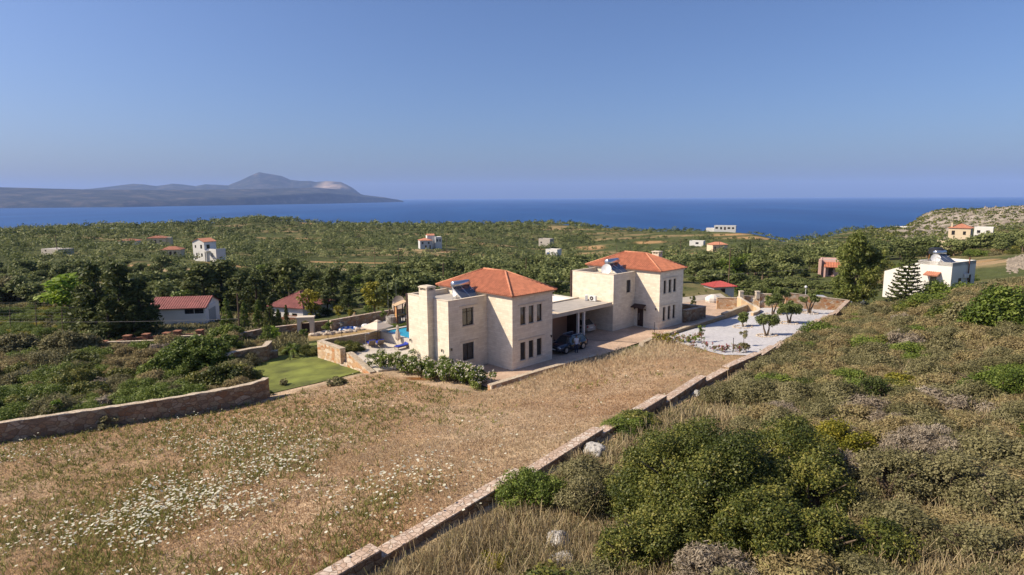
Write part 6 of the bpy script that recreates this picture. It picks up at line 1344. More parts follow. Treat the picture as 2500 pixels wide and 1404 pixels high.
# ---------------------------------------------------------------- cars
def car_paint(name, col, rough=.25):
    mt, n, b = new_mat(name); b.inputs['Base Color'].default_value = (*col, 1); b.inputs['Roughness'].default_value = rough; b.inputs['Coat Weight'].default_value = .6; b.inputs['Coat Roughness'].default_value = .06; b.inputs['Specular IOR Level'].default_value = .5; return mt
TYRE = mat('black_rubber', (.018, .018, .018), .85, .1, 5); LENS = mat('clear_lens', (.55, .55, .52), .15, .05, 3); RED = mat('red_lens', (.35, .015, .012), .2, .05, 3); PLATE = mat('white_plate', (.65, .65, .62), .5, .03, 3)
def make_car(loc, rz, label, paint, L, Wd, H, suv):
    """x = forward, body lofted from cross sections"""
    t = empty('parked_car', loc, rz, label, 'car', 'cars by the carport')
    h = Wd / 2; clr = .20 if suv else .15; belt = H * (.60 if suv else .58)
    st = [(-L / 2, clr + .22, belt * .90, h * .80), (-L / 2 + .08, clr + .08, belt * .99, h * .90), (-L / 2 + .5, clr, belt * 1.02, h * .985), (-L * .18, clr, belt, h), (L * .12, clr, belt * .98, h), (L * .24, clr, belt * .955, h * .99), (L / 2 - .55, clr, belt * .86, h * .97), (L / 2 - .12, clr + .04, belt * .74, h * .88), (L / 2, clr + .14, belt * .62, h * .74)]
    mb = MB(); k = 12
    for x, zb, zt, w in st:
        for yy, zz in ((-w * .86, zb), (-w * .98, zb + .10), (-w, zb + (zt - zb) * .45), (-w * .985, zb + (zt - zb) * .72), (-w * .93, zt - .05), (-w * .84, zt), (w * .84, zt), (w * .93, zt - .05), (w * .985, zb + (zt - zb) * .72), (w, zb + (zt - zb) * .45), (w * .98, zb + .10), (w * .86, zb)): mb.v.append((x, yy, zz))
    for i in range(len(st) - 1):
        for j in range(k): mb.f.append((i * k + j, i * k + (j + 1) % k, (i + 1) * k + (j + 1) % k, (i + 1) * k + j)); mb.mi.append(0)
    mb.f += [tuple(range(k - 1, -1, -1)), tuple((len(st) - 1) * k + j for j in range(k))]; mb.mi += [0, 0]
    mb.build('body', paint, t, smooth=True)
    # glasshouse and roof
    gx = [(-L * .47, belt * .99, h * .82), (-L * .36, H - .09, h * .66), (-L * .20, H - .045, h * .70), (L * .02, H - .045, h * .70), (L * .085, H - .12, h * .68), (L * .235, belt * .95, h * .84)] if suv else [(-L * .43, belt, h * .82), (-L * .31, H - .09, h * .66), (-L * .15, H - .045, h * .69), (L * .02, H - .05, h * .69), (L * .09, H - .13, h * .67), (L * .26, belt * .95, h * .83)]
    g = MB(); base_l = [(x, -h * .87, belt - .03) for x, _, _ in gx]; n = len(gx)
    for (x, z, w) in gx: g.v += [(x, -h * .88, belt - .04), (x, -w, z - .03), (x, w, z - .03), (x, h * .88, belt - .04)]
    for i in range(n - 1):
        for j in range(3): g.f.append((i * 4 + j, (i + 1) * 4 + j, (i + 1) * 4 + j + 1, i * 4 + j + 1)); g.mi.append(0)
    g.f += [(0, 1, 2, 3), ((n - 1) * 4 + 3, (n - 1) * 4 + 2, (n - 1) * 4 + 1, (n - 1) * 4)]; g.mi += [0, 0]
    g.build('glasshouse', glass_dark('car_glass', (.02, .028, .036), .04), t)
    r = MB(); rs_ = gx[1:5]
    for (x, z, w) in rs_: r.v += [(x, -w - .012, z - .04), (x, -w * .86, z + .018), (x, w * .86, z + .018), (x, w + .012, z - .04)]
    for i in range(len(rs_) - 1):
        for j in range(3): r.f.append((i * 4 + j, (i + 1) * 4 + j, (i + 1) * 4 + j + 1, i * 4 + j + 1)); r.mi.append(0)
    for sgn in (-1, 1):
        for (x0, z0, w0), (x1, z1, w1) in ((gx[0], gx[1]), (gx[4], gx[5])): r.tube([(x0, sgn * w0, z0 - .02), (x1, sgn * w1, z1 - .02)], .035, 6)
        r.tube([(-L * .08, sgn * h * .885, belt - .02), (-L * .09, sgn * h * .70, H - .06)], .035, 6)
    r.build('roof', paint, t)
    if suv:
        for sgn in (-1, 1): q = MB(); q.tube([(-L * .33, sgn * h * .6, H - .03), (-L * .30, sgn * h * .6, H + .03), (L * .0, sgn * h * .6, H + .03), (L * .03, sgn * h * .6, H - .04)], .02, 6); q.build('roof_rail', STEEL, t)
    for sx in (-1, 1):
        for sy in (-1, 1):
            wr = .35 if suv else .31; wx = sx * L * .295; q = MB(); q.tube([(wx, sy * (h - .20), wr), (wx, sy * (h - .17), wr), (wx, sy * (h + .005), wr), (wx, sy * (h + .015), wr)], [wr * .93, wr, wr, wr * .93], 22)
            w_ = q.build('wheel', TYRE, t, smooth=False); q = MB(); q.tube([(wx, sy * (h + .016), wr), (wx, sy * (h + .024), wr)], wr * .62, 18); q.build('rim', STEEL, w_)
            a = MB(); kk = 14
            for m_ in range(kk):
                a0, a1 = math.pi * m_ / kk, math.pi * (m_ + 1) / kk; c0, c1 = wr + .07, wr + .012; yy = sy * (h + .004)
                a.quad((wx + c0 * math.cos(a0), yy, wr + c0 * math.sin(a0)), (wx + c0 * math.cos(a1), yy, wr + c0 * math.sin(a1)), (wx + c1 * math.cos(a1), yy, wr + c1 * math.sin(a1)), (wx + c1 * math.cos(a0), yy, wr + c1 * math.sin(a0)))
            a.build('wheel_arch', TYRE, t)
    for sy in (-1, 1):
        q = MB(); q.ball((L / 2 - .16, sy * h * .68, belt * .70), .13, 10, 6, sc=(.8, 1.5, .6)); q.build('headlight', LENS, t)
        q = MB(); q.ball((-L / 2 + .07, sy * h * .74, belt * .84), .12, 10, 6, sc=(.7, 1.3, 1.0)); q.build('tail_light', RED, t)
        q = MB(); q.ball((L * .20, sy * (h + .10), belt + .02), .11, 10, 6, sc=(.6, 1.1, .8)); q.build('wing_mirror', paint, t)
        for xx in (-L * .20, L * .02): q = MB(); q.box(xx, xx + .16, sy * h - .01, sy * h + .02, belt * .84, belt * .87); q.build('door_handle', STEEL, t)
    q = MB(); q.box(-L / 2 - .012, -L / 2 + .02, -.26, .26, belt * .62, belt * .62 + .12); q.build('number_plate', PLATE, t)
    q = MB(); q.box(L / 2 - .02, L / 2 + .012, -.26, .26, clr + .22, clr + .33); q.build('number_plate', PLATE, t)
    q = MB(); q.box(L / 2 - .05, L / 2 + .004, -.42, .42, clr + .36, clr + .52); q.build('grille', TYRE, t)
    q = MB(); q.box(-L / 2 - .03, -L / 2 + .12, -h * .8, h * .8, clr + .10, clr + .34); q.build('rear_bumper', TYRE if suv else paint, t)
    return t
x, y = vw(8.75, 1.05); make_car((x, y, .02), VROT + math.pi, 'black family car parked in front of the carport beside a person', car_paint('black_car_paint', (.010, .014, .030), .2), 4.35, 1.8, 1.56, True)
x, y = vw(15.9, 5.6); make_car((x, y, float(pad_z(15.9)) + .01), VROT + math.pi / 2, 'silver beige hatchback parked under the carport seen from behind', car_paint('silver_car_paint', (.42, .38, .33), .3), 3.9, 1.68, 1.46, False)
# ---------------------------------------------------------------- the person beside the black car
def skin_obj(name, joints, edges, mats, parent, root=0, sub=2, face_mat=None):
    me = bpy.data.meshes.new(name); me.from_pydata([j[0] for j in joints], edges, []); o = bpy.data.objects.new(name, me); COL.objects.link(o)
    md = o.modifiers.new('skin', 'SKIN'); md.use_smooth_shade = True
    for i, j in enumerate(joints): sv = me.skin_vertices[0].data[i]; sv.radius = j[1] if hasattr(j[1], '__len__') else (j[1], j[1]); sv.use_root = (i == root)
    s_ = o.modifiers.new('sub', 'SUBSURF'); s_.levels = sub; s_.render_levels = sub
    dg = bpy.context.evaluated_depsgraph_get(); m2 = bpy.data.meshes.new_from_object(o.evaluated_get(dg)); o.modifiers.clear(); o.data = m2
    m2.materials.clear()
    for q in (mats if isinstance(mats, (list, tuple)) else [mats]): m2.materials.append(q)
    for p in m2.polygons:
        p.use_smooth = True
        if face_mat: p.material_index = face_mat(p.center)
    if parent: o.parent = parent
    return o
SKIN_M = mat('skin', (.38, .20, .13), .55, .08, 8); SHIRT = mat('white_cotton', (.66, .66, .70), .85, .06, 6); JEANS = mat('navy_denim', (.022, .030, .065), .85, .2, 9); HAIR = mat('dark_hair', (.018, .012, .010), .6, .2, 20); SHOE = mat('dark_shoes', (.03, .025, .025), .6, .1, 9)
def person():
    p = at_z(1407, 861.5, 0.02); t = empty('person', (p.x, p.y, .0), math.radians(200), 'person in white short sleeved shirt and navy trousers standing beside the black car', 'person')
    J = [((0, 0, .95), (.15, .11)), ((0, 0, 1.15), (.14, .10)), ((0, 0, 1.36), (.17, .11)), ((0, .01, 1.47), (.06, .06)), ((0, .02, 1.56), (.052, .055)), ((0, .015, 1.66), (.078, .095)), ((0, .01, 1.74), (.06, .075)),
         ((.17, 0, 1.42), (.062, .062)), ((.23, .01, 1.18), (.045, .045)), ((.21, .12, 1.02), (.034, .034)), ((.17, .20, .98), (.022, .03)),
         ((-.17, 0, 1.42), (.062, .062)), ((-.23, .01, 1.18), (.045, .045)), ((-.21, .12, 1.02), (.034, .034)), ((-.17, .20, .98), (.022, .03)),
         ((.095, 0, .86), (.095, .10)), ((.11, .02, .48), (.062, .066)), ((.12, -.02, .10), (.044, .048)), ((.13, .10, .045), (.042, .038)),
         ((-.095, 0, .86), (.095, .10)), ((-.11, .01, .48), (.062, .066)), ((-.12, -.03, .10), (.044, .048)), ((-.13, .09, .045), (.042, .038))]
    E = [(0, 1), (1, 2), (2, 3), (3, 4), (4, 5), (5, 6), (2, 7), (7, 8), (8, 9), (9, 10), (2, 11), (11, 12), (12, 13), (13, 14), (0, 15), (15, 16), (16, 17), (17, 18), (0, 19), (19, 20), (20, 21), (21, 22)]
    for s_, hx in ((10, .17), (14, -.17)):
        sg = 1 if hx > 0 else -1
        for q, (dx, dy, dz, l) in enumerate(((-.022, .05, -.01, .045), (-.008, .058, -.012, .05), (.008, .056, -.014, .047), (.022, .048, -.016, .036), (-.036 * sg, .02, .012, .028))):
            a = len(J); J.append(((hx + dx, .20 + dy, .975 + dz), (.0095, .0095))); J.append(((hx + dx * 1.1, .20 + dy + l * .8, .975 + dz - l * .6), (.008, .008))); E += [(s_, a), (a, a + 1)]
    def fm(c):
        if c.z < .09: return 3
        if c.z < .96 and abs(c.x) < .24 and not (c.y > .08 and c.z > .9): return 2
        if c.z < 1.475 and (abs(c.x) < .205 or c.z > 1.24): return 1
        return 0
    skin_obj('body', J, E, [SKIN_M, SHIRT, JEANS, SHOE], t, face_mat=fm)
    hb_ = MB(); hb_.ball((0, -.01, 1.705), .105, 14, 10, sc=(.86, 1.02, .95)); h_ = hb_.build('hair', HAIR, t, smooth=True)
    bm = bmesh.new(); bm.from_mesh(h_.data); bmesh.ops.delete(bm, geom=[v for v in bm.verts if v.co.z < 1.64 or (v.co.y > .055 and v.co.z < 1.74)], context='VERTS'); bm.to_mesh(h_.data); bm.free()
    sh = skin_obj('shirt', [((0, 0, .90), (.165, .125)), ((0, 0, 1.12), (.155, .115)), ((0, 0, 1.36), (.185, .125)), ((0, .005, 1.45), (.09, .08)), ((.18, 0, 1.42), (.076, .076)), ((.225, .008, 1.24), (.066, .066)), ((-.18, 0, 1.42), (.076, .076)), ((-.225, .008, 1.24), (.066, .066))], [(0, 1), (1, 2), (2, 3), (2, 4), (4, 5), (2, 6), (6, 7)], SHIRT, t)
    fb = MB(); fb.ball((.028, .098, 1.672), .011, 6, 5); fb.ball((-.028, .098, 1.672), .011, 6, 5); fb.build('eyes', HAIR, t); nb = MB(); nb.ball((0, .112, 1.645), .016, 6, 5, sc=(.8, 1.2, 1.3)); nb.build('nose', SKIN_M, t)
    mo = MB(); mo.box(-.024, .024, .098, .106, 1.600, 1.608); mo.build('mouth', mat('lips', (.28, .10, .08), .5, .1, 9), t)
    for sg in (-1, 1): eb = MB(); eb.ball((sg * .082, .01, 1.665), .028, 8, 6, sc=(.35, .7, 1.1)); eb.build('ear', SKIN_M, t)
person()
# ---------------------------------------------------------------- gravel court: pruned olives in stone rings
def court_olive(px, py, h, stems, clumps, label, seed):
    p = hit(px, py) + Vector((0, 0, .04)); rng = np.random.default_rng(seed); t = empty('olive_tree', p, 0, label, 'olive tree', 'pruned olives in the gravel court')
    bl = []
    for cx, cz_, r in clumps:
        r *= 1.18
        for i in range(17): d = rand_dirs(1, rng)[0]; q = rng.uniform(.35, 1) * r * .8; bl.append((cx + d[0] * q, d[1] * q, cz_ + d[2] * q * .8, r * rng.uniform(.28, .5)))
    v, f, tn = blob_leaves(bl, 110, .085, rng, .9, .45, .45, .45, 2.2, .3); link('crown', np_mesh('crown', v, f, L_CO, tn), t)
    lim = []
    for (x0, x1, zt) in stems:
        lim.append(([(x0 * .3, 0, -.2), (x0 * .8, rng.normal() * .04, zt * .3), (x0 + (x1 - x0) * .5, rng.normal() * .06, zt * .65), (x1, 0, zt)], [.13, .10, .075, .045]))
        for q in range(3): lim.append(([(x1, 0, zt - .1), (x1 + rng.normal() * .3, rng.normal() * .3, zt + .35)], [.04, .015]))
    link('trunk', trunk_mesh('trunk', lim, BARK), t)
    return p
L_CO = mat_leaf('pruned_olive_leaves', [(.06, .08, .03), (.10, .13, .05), (.14, .175, .075), (.19, .22, .11)], .5, .2)
PALE_ST = mat_rubble('pale_ring_stone', [(.55, .46, .36), (.62, .54, .44), (.48, .38, .29)], (.4, .33, .26), 3, .02)
def stone_ring(p, r, label, seed):
    rng = np.random.default_rng(seed); t = empty('stone_ring', p, 0, label, 'stone ring', 'stone rings in the gravel court')
    n = int(2 * math.pi * r / .26)
    for i in range(n):
        a = 2 * math.pi * i / n + rng.normal() * .05; mb = MB(); mb.ball((r * math.cos(a), r * math.sin(a), .03 + ground(p.x + r * math.cos(a), p.y + r * math.sin(a)) + .04 - p.z), .13, 7, 5, sc=(rng.uniform(.8, 1.3), rng.uniform(.7, 1.1), rng.uniform(.5, .9)), jit=.16, rng=rng); mb.build('stone', PALE_ST, t)
court_things = [((1872, 821), 2.2, [(-.25, -.40, 1.15), (.12, .18, 1.1)], [(-.55, 1.55, .62), (.40, 1.60, .78)], 'front two trunked olive tree in the gravel court', 1, .92), ((1813, 799), 1.8, [(.05, .0, .55)], [(-.15, 1.1, .62), (.05, 1.4, .45), (.0, .75, .45)], 'small single trunk olive nearest the driveway kerb', 2, 1.0),
                ((1926, 790), 2.4, [(-.15, -.35, 1.25), (.15, .30, 1.2)], [(-.5, 1.55, .85), (.45, 1.65, .80), (.15, 2.1, .5)], 'broad crowned olive in the middle of the gravel court', 3, .92), ((1886, 769), 2.4, [(-.05, -.15, 1.2), (.2, .45, 1.35)], [(-.45, 1.65, .75), (.45, 1.85, .80)], 'olive with flat two part crown left behind the middle one', 4, .98),
                ((1976, 765), 2.3, [(-.25, -.50, 1.35), (.15, .55, 1.4), (.0, .1, 1.3)], [(-.85, 1.75, .48), (.55, 1.75, .62), (.15, 2.1, .4)], 'slender olive with separate leaf clumps at far right of court', 5, .92), ((1908, 757), 2.5, [(.0, -.2, 1.6), (.2, .4, 1.6)], [(-.6, 2.45, .55), (.45, 2.1, .62)], 'farthest olive in the court showing above the flat crowned one', 6, .9)]
for (px, py), h, st, cl, lab, sd, rr in court_things:
    p = court_olive(px, py, h, st, cl, lab, sd)
    stone_ring(p, rr, 'ring of pale stones round ' + ['the front two trunked olive', 'the small single trunk olive', 'the broad crowned middle olive', 'the olive with flat two part crown', 'the slender far right olive', 'the farthest olive of the court'][sd - 1], sd + 20)
# saplings and flower plants at the near edge of the court
def sapling(px, py, top_py, label, lm, group=None, clumps=6, lean=0.0, r=.16, stake=False, cat='sapling', zf=None):
    p = hit(px, py); d = p.y; H = at_y(px, top_py, d).z - p.z; rng = np.random.default_rng(int(px)); t = empty('sapling', p, 0, label, cat, group)
    bl = [(lean + rng.normal() * r * .9, rng.normal() * r * .9, H * rng.uniform(.55, .97), r * rng.uniform(.8, 1.4)) for i in range(clumps)]
    v, f, tn = blob_leaves(bl, 160, .075, rng, 1, .5, .4, .4, 2.0, .2); link('foliage', np_mesh('foliage', v, f, lm, tn), t)
    link('stem', trunk_mesh('stem', [([(0, 0, -.1), (lean * .5, 0, H * .5), (lean, 0, H * .9)], [.028, .022, .012])], BARK), t)
    if stake: mb = MB(); mb.tube([(.12, 0, -.1), (.12, 0, H * .75)], .018, 6); mb.build('stake', DARKWOOD, t)
sapling(1712, 838, 796, 'young standard tree with small leaf ball beside the flowering bushes', L_GREEN, None, 7)
sapling(1815, 848, 808, 'thin sapling with grey leaf ball at near edge of gravel court', L_SAGE, None, 6)
sapling(1816, 862, 842, 'low leafy shoots at foot of the thin grey sapling', L_SAGE, None, 6, r=.25)
FLW = mat_leaf('magenta_flowers', [(.32, .05, .08), (.42, .10, .12), (.30, .12, .10)], .7, .25)
def flower_plant(px, py, s, label, col, leaf, n=30, group=None, h=1.0):
    p = hit(px, py); rng = np.random.default_rng(int(px * 3 + py)); t = empty('flowering_plant', p, 0, label, 'flowering plant', group)
    bl = [(rng.normal() * s * .45, rng.normal() * s * .35, h * s * rng.uniform(.25, .9), s * rng.uniform(.16, .3)) for i in range(14)]
    v, f, tn = blob_leaves(bl, 90, .08, rng, 1, .5, .4, .4, 1.8, .3); link('foliage', np_mesh('foliage', v, f, leaf, tn), t)
    P = np.array([b[:3] for b in bl])[rng.integers(0, 14, n)] + rng.normal(size=(n, 3)) * s * .2 + np.array([0, 0, s * .15]); P = np.repeat(P, 4, 0) + rng.normal(size=(n * 4, 3)) * .03
    v, f, tn = leaves(P, rand_dirs(len(P), rng), .085, rng, rng.random(len(P)), .5, 1.1); link('flower', np_mesh('flower', v, f, col, tn), t)['kind'] = 'stuff'
RSF = mat_leaf('white_red_blossom', [(.66, .60, .50), (.55, .22, .14), (.70, .66, .56)], .7, .25)
for px, py, s, lab in ((1612, 836, .85, 'leftmost'), (1632, 838, .9, 'second'), (1652, 838, .75, 'rightmost')): flower_plant(px, py, s, lab + ' of the bushy flowering plants beside the driveway edge', RSF, L_YEL, 40, 'bushy flowering plants by the drive', 1.15)
for px, py, s, lab in ((1676, 838, .7, 'left'), (1694, 838, .75, 'right')): flower_plant(px, py, s, lab + ' white flowering plant at near corner of the gravel court', RSF, L_GREEN, 26, 'white flowering plants at court corner', 1.0)
flower_plant(1705, 825, .5, 'dark red leaved plant by the low kerb wall', FLW, L_YEL, 60)
for i, (px, py) in enumerate(((1692, 850), (1722, 852), (1742, 858), (1757, 861), (1766, 862), (1777, 860), (1792, 858), (1805, 863))):
    flower_plant(px, py, .34, 'small pink flowering plant in the row at near edge of the gravel', FLW, L_SAGE, 16, 'pink flowering plants along the gravel edge', 1.9)
def post(px, py, top, label, r=.025, m_=None, cat='post', name='metal_post'):
    p = hit(px, py); H = at_y(px, top, p.y).z - p.z; mb = MB(); mb.tube([(0, 0, -.3), (0, 0, H)], r, 6); mb.tube([(0, 0, H), (0, 0, H + .04)], r * 1.5, 6); return tag(mb.build(name, m_ or WALL_LAMP, None, loc=p), label, cat)
post(1597, 832, 788, 'thin dark metal post left of the flowering bushes'); post(1789, 864, 826, 'thin dark metal post at near edge of the gravel court')
# ---------------------------------------------------------------- pool terrace: parasols, loungers, lamp
CLOTH = mat('cream_canvas', (.60, .50, .40), .85, .06, 3)
def parasol_open(px, py, z, top_py, half, label):
    p = at_z(px, py, z); H = at_y(px, top_py, p.y).z - z; t = empty('parasol', p, VROT + .2, label, 'parasol', 'parasols on the sun terrace')
    mb = MB(); mb.tube([(0, 0, 0), (0, 0, H)], .03, 8); mb.build('pole', WALL_LAMP, t); mb = MB(); mb.box(-.35, .35, -.35, .35, -.02, .06); mb.build('base', WALL_LAMP, t)
    c = MB(); lo = H - .62; n = 4
    cor = [(half, half), (-half, half), (-half, -half), (half, -half)]
    for i in range(4):
        a, b = cor[i], cor[(i + 1) % 4]
        for j in range(6):
            p0 = (a[0] + (b[0] - a[0]) * j / 6, a[1] + (b[1] - a[1]) * j / 6); p1 = (a[0] + (b[0] - a[0]) * (j + 1) / 6, a[1] + (b[1] - a[1]) * (j + 1) / 6)
            sag = lambda j_: -.05 * math.sin(math.pi * j_ / 6)
            c.quad((p0[0], p0[1], lo + sag(j)), (p1[0], p1[1], lo + sag(j + 1)), (p1[0] * .08, p1[1] * .08, H), (p0[0] * .08, p0[1] * .08, H)); c.quad((p0[0], p0[1], lo + sag(j) - .12), (p1[0], p1[1], lo + sag(j + 1) - .12), (p1[0], p1[1], lo + sag(j + 1)), (p0[0], p0[1], lo + sag(j)))
    c.build('canopy', CLOTH, t); c = MB(); c.add([(-.28, -.28, H - .04), (.28, -.28, H - .04), (.28, .28, H - .04), (-.28, .28, H - .04), (0, 0, H + .13)], [(0, 1, 4), (1, 2, 4), (2, 3, 4), (3, 0, 4)]); c.build('vent_cap', CLOTH, t)
    r = MB()
    for a in cor: r.tube([(a[0] * .98, a[1] * .98, lo - .02), (0, 0, H - .05)], .015, 5)
    r.build('ribs', WALL_LAMP, t)
parasol_open(923, 833, -.55, 783, 1.2, 'open square cream parasol on the sun terrace')
def parasol_closed(px, py, z, top_py, label):
    p = at_z(px, py, z); H = at_y(px, top_py, p.y).z - z; t = empty('parasol', p, 0, label, 'parasol', 'parasols on the sun terrace')
    mb = MB(); mb.tube([(0, 0, 0), (0, 0, H * .98)], .025, 8); mb.build('pole', WHITEMETAL, t); mb = MB(); mb.box(-.3, .3, -.3, .3, -.02, .06); mb.build('base', WALL_LAMP, t)
    c = MB(); n = 16; prof = [(.26, .05), (.32, .19), (.40, .26), (.55, .22), (.75, .14), (.88, .11), (.92, .14), (1.0, .03)]
    for zz, r in prof: c.v += [(r * (1 + .18 * math.cos(8 * 2 * math.pi * j / n)) * math.cos(2 * math.pi * j / n), r * (1 + .18 * math.cos(8 * 2 * math.pi * j / n)) * math.sin(2 * math.pi * j / n), zz * H) for j in range(n)]
    for i in range(len(prof) - 1):
        for j in range(n): c.f.append((i * n + j, i * n + (j + 1) % n, (i + 1) * n + (j + 1) % n, (i + 1) * n + j)); c.mi.append(0)
    c.build('canopy', CLOTH, t)
parasol_closed(972, 845, -.55, 793, 'closed cream parasol standing by the pool edge')
BLUE = mat('blue_cushion', (.015, .035, .30), .8, .1, 4); RATTAN = mat('grey_brown_rattan', (.18, .14, .11), .8, .2, 30)
def lounger(px, py, rz, label):
    p = at_z(px, py, -.55); t = empty('sun_lounger', p, rz, label, 'sun lounger', 'sun loungers on the terrace')
    mb = MB(); mb.box(-1.0, .35, -.33, .33, .24, .32); mb.build('seat_frame', RATTAN, t)
    mb = MB(); mb.add([(.35, -.33, .24), (.35, .33, .24), (.95, .33, .80), (.95, -.33, .80), (.35, -.33, .32), (.35, .33, .32), (.90, .33, .86), (.90, -.33, .86)], [(0, 1, 2, 3), (7, 6, 5, 4), (0, 4, 5, 1), (1, 5, 6, 2), (2, 6, 7, 3), (3, 7, 4, 0)]); mb.build('backrest', RATTAN, t)
    mb = MB(); mb.box(-.98, .33, -.30, .30, .325, .40); mb.build('cushion', BLUE, t, bevel=.02); mb = MB(); mb.add([(.36, -.30, .34), (.36, .30, .34), (.90, .30, .87), (.90, -.30, .87), (.31, -.30, .40), (.31, .30, .40), (.85, .30, .93), (.85, -.30, .93)], [(0, 1, 2, 3), (7, 6, 5, 4), (0, 4, 5, 1), (1, 5, 6, 2), (2, 6, 7, 3), (3, 7, 4, 0)]); mb.build('back_cushion', BLUE, t)
    for sx in (-.9, .3):
        for sy in (-.28, .28): mb = MB(); mb.tube([(sx, sy, 0), (sx, sy, .24)], .03, 6); mb.build('leg', RATTAN, t)
lounger(906, 846, VROT + math.pi * 1.5 - .35, 'left sun lounger with blue cushion under the open parasol'); lounger(927, 845, VROT + math.pi * 1.5 - .35, 'right sun lounger with blue cushion under the open parasol'); lounger(985, 850, VROT + .1, 'sun lounger with blue cushion beside the closed parasol')
def lamp_post(px, py, y, top, label):
    p = on_ground(px, py, y); H = at_y(px, top, y).z - p.z; t = empty('lamp_post', p, 0, label, 'lamp post'); mb = MB(); mb.tube([(0, 0, -.2), (0, 0, .3), (0, 0, .32), (0, 0, H - .35)], [.07, .06, .035, .03], 8); mb.build('pole', WALL_LAMP, t)
    mb = MB(); mb.tube([(0, 0, H - .36), (0, 0, H - .12)], [.09, .12], 8); mb.build('globe', LENS, t); mb = MB(); mb.tube([(0, 0, H - .12), (0, 0, H - .06), (0, 0, H)], [.30, .26, .02], 12); mb.build('lamp_cap', WALL_LAMP, t)
x, y = vw(-5.2, 20.9); lamp_post(835, 827, y, 786, 'black garden lamp post with round cap behind the terrace parapet')
mb = MB(); p = Vector((*vw(-4.2, 17.1), -.58)); mb.tube([(0, 0, 0), (0, 0, 1.75)], .02, 6); mb.tube([(0, 0, 1.75), (.35, .1, 1.85)], .02, 6); mb.tube([(.30, .08, 1.80), (.42, .11, 1.84)], .07, 8); tag(mb.build('outdoor_shower', STEEL, None, loc=p), 'slim steel outdoor shower at the terrace corner bushes', 'shower')
# ---------------------------------------------------------------- lawn: palm and young plants
def palm(px, py, top_py, label):
    p = at_z(px, py, -1.45); p.z = ground(p.x, p.y); H = at_y(px, top_py, p.y).z - p.z; t = empty('palm_tree', p, 0, label, 'palm'); rng = np.random.default_rng(2); th_ = H * .42
    mb = MB(); zz = np.linspace(-.1, th_, 12); mb.tube([(0, 0, z) for z in zz], [.22 + .03 * (i % 2) - .004 * i for i in range(12)], 10); mb.build('trunk', BARK, t)
    V, T = [], []
    for i in range(34):
        a = i * 2.4; el = rng.uniform(-.1, 1.35); L = H * rng.uniform(.42, .56); d = np.array([math.cos(a) * math.cos(el), math.sin(a) * math.cos(el), math.sin(el)]); n = 12; s_ = np.linspace(.15, 1, n); q = d * (s_ * L)[:, None]; q[:, 2] += th_ - .55 * L * s_ ** 2.4 * (.6 + .5 * math.cos(el)); side = np.array([-math.sin(a), math.cos(a), 0])
        for j in range(n - 1):
            for sg in (-1, 1):
                w = L * .20 * math.sin(math.pi * min(.95, s_[j] * .9)) + .03; tip = q[j] + side * sg * w + d * w * .7 - np.array([0, 0, w * .35]); V += [q[j], q[j + 1], tip, tip]; T.append(rng.random())
    V = np.array(V); F = np.arange(len(V)).reshape(-1, 4); link('fronds', np_mesh('fronds', V, F, L_GREEN, np.array(T)), t)
palm(714, 873, 822, 'short date palm standing at the far side of the lawn')
def shrub_thing(name, px, py, z, s, lm, label, cat='shrub', h=1.0, sz_=.09, seed=1, n=24, group=None):
    p = at_z(px, py, z); p.z = ground(p.x, p.y); rng = np.random.default_rng(seed + int(px)); bl = dome_blobs(rng, n, s, s, s * h * 1.6, s * .2, s * .4, .1, .1); v, f, tn = blob_leaves(bl, 70, sz_, rng, .95, .5, .4, .4, 1.9, .3); t = empty(name, p, 0, label, cat, group); link('foliage', np_mesh('foliage', v, f, lm, tn), t); link('stem', trunk_mesh('stem', [([(0, 0, -.1), (0, 0, s * h)], [.05, .02])], BARK), t)
shrub_thing('shrub', 694, 944, -1.3, .42, L_SAGE, 'small round grey green shrub near the front edge of the lawn', h=1.1)
shrub_thing('shrub', 820, 938, -.55, .9, L_SAGE, 'low grey green bush on the dirt track above the lawn', h=.45)
shrub_thing('shrub', 660, 965, -.9, .4, L_DARK, 'tiny dark shrub beside the end of the field wall', h=.5)
shrub_thing('shrub', 604, 935, -1.5, .7, L_SAGE, 'feathery grey green shrub at the left lawn edge', h=1.5, seed=3)
shrub_thing('shrub', 140, 1012, -.9, .75, L_LIME, 'bright yellow green upright plant behind the field wall', h=1.3, seed=4)
shrub_thing('shrub', 265, 1042, -.7, .9, L_SAGE, 'feathery green plant growing at the foot of the field wall', h=.7, seed=6)
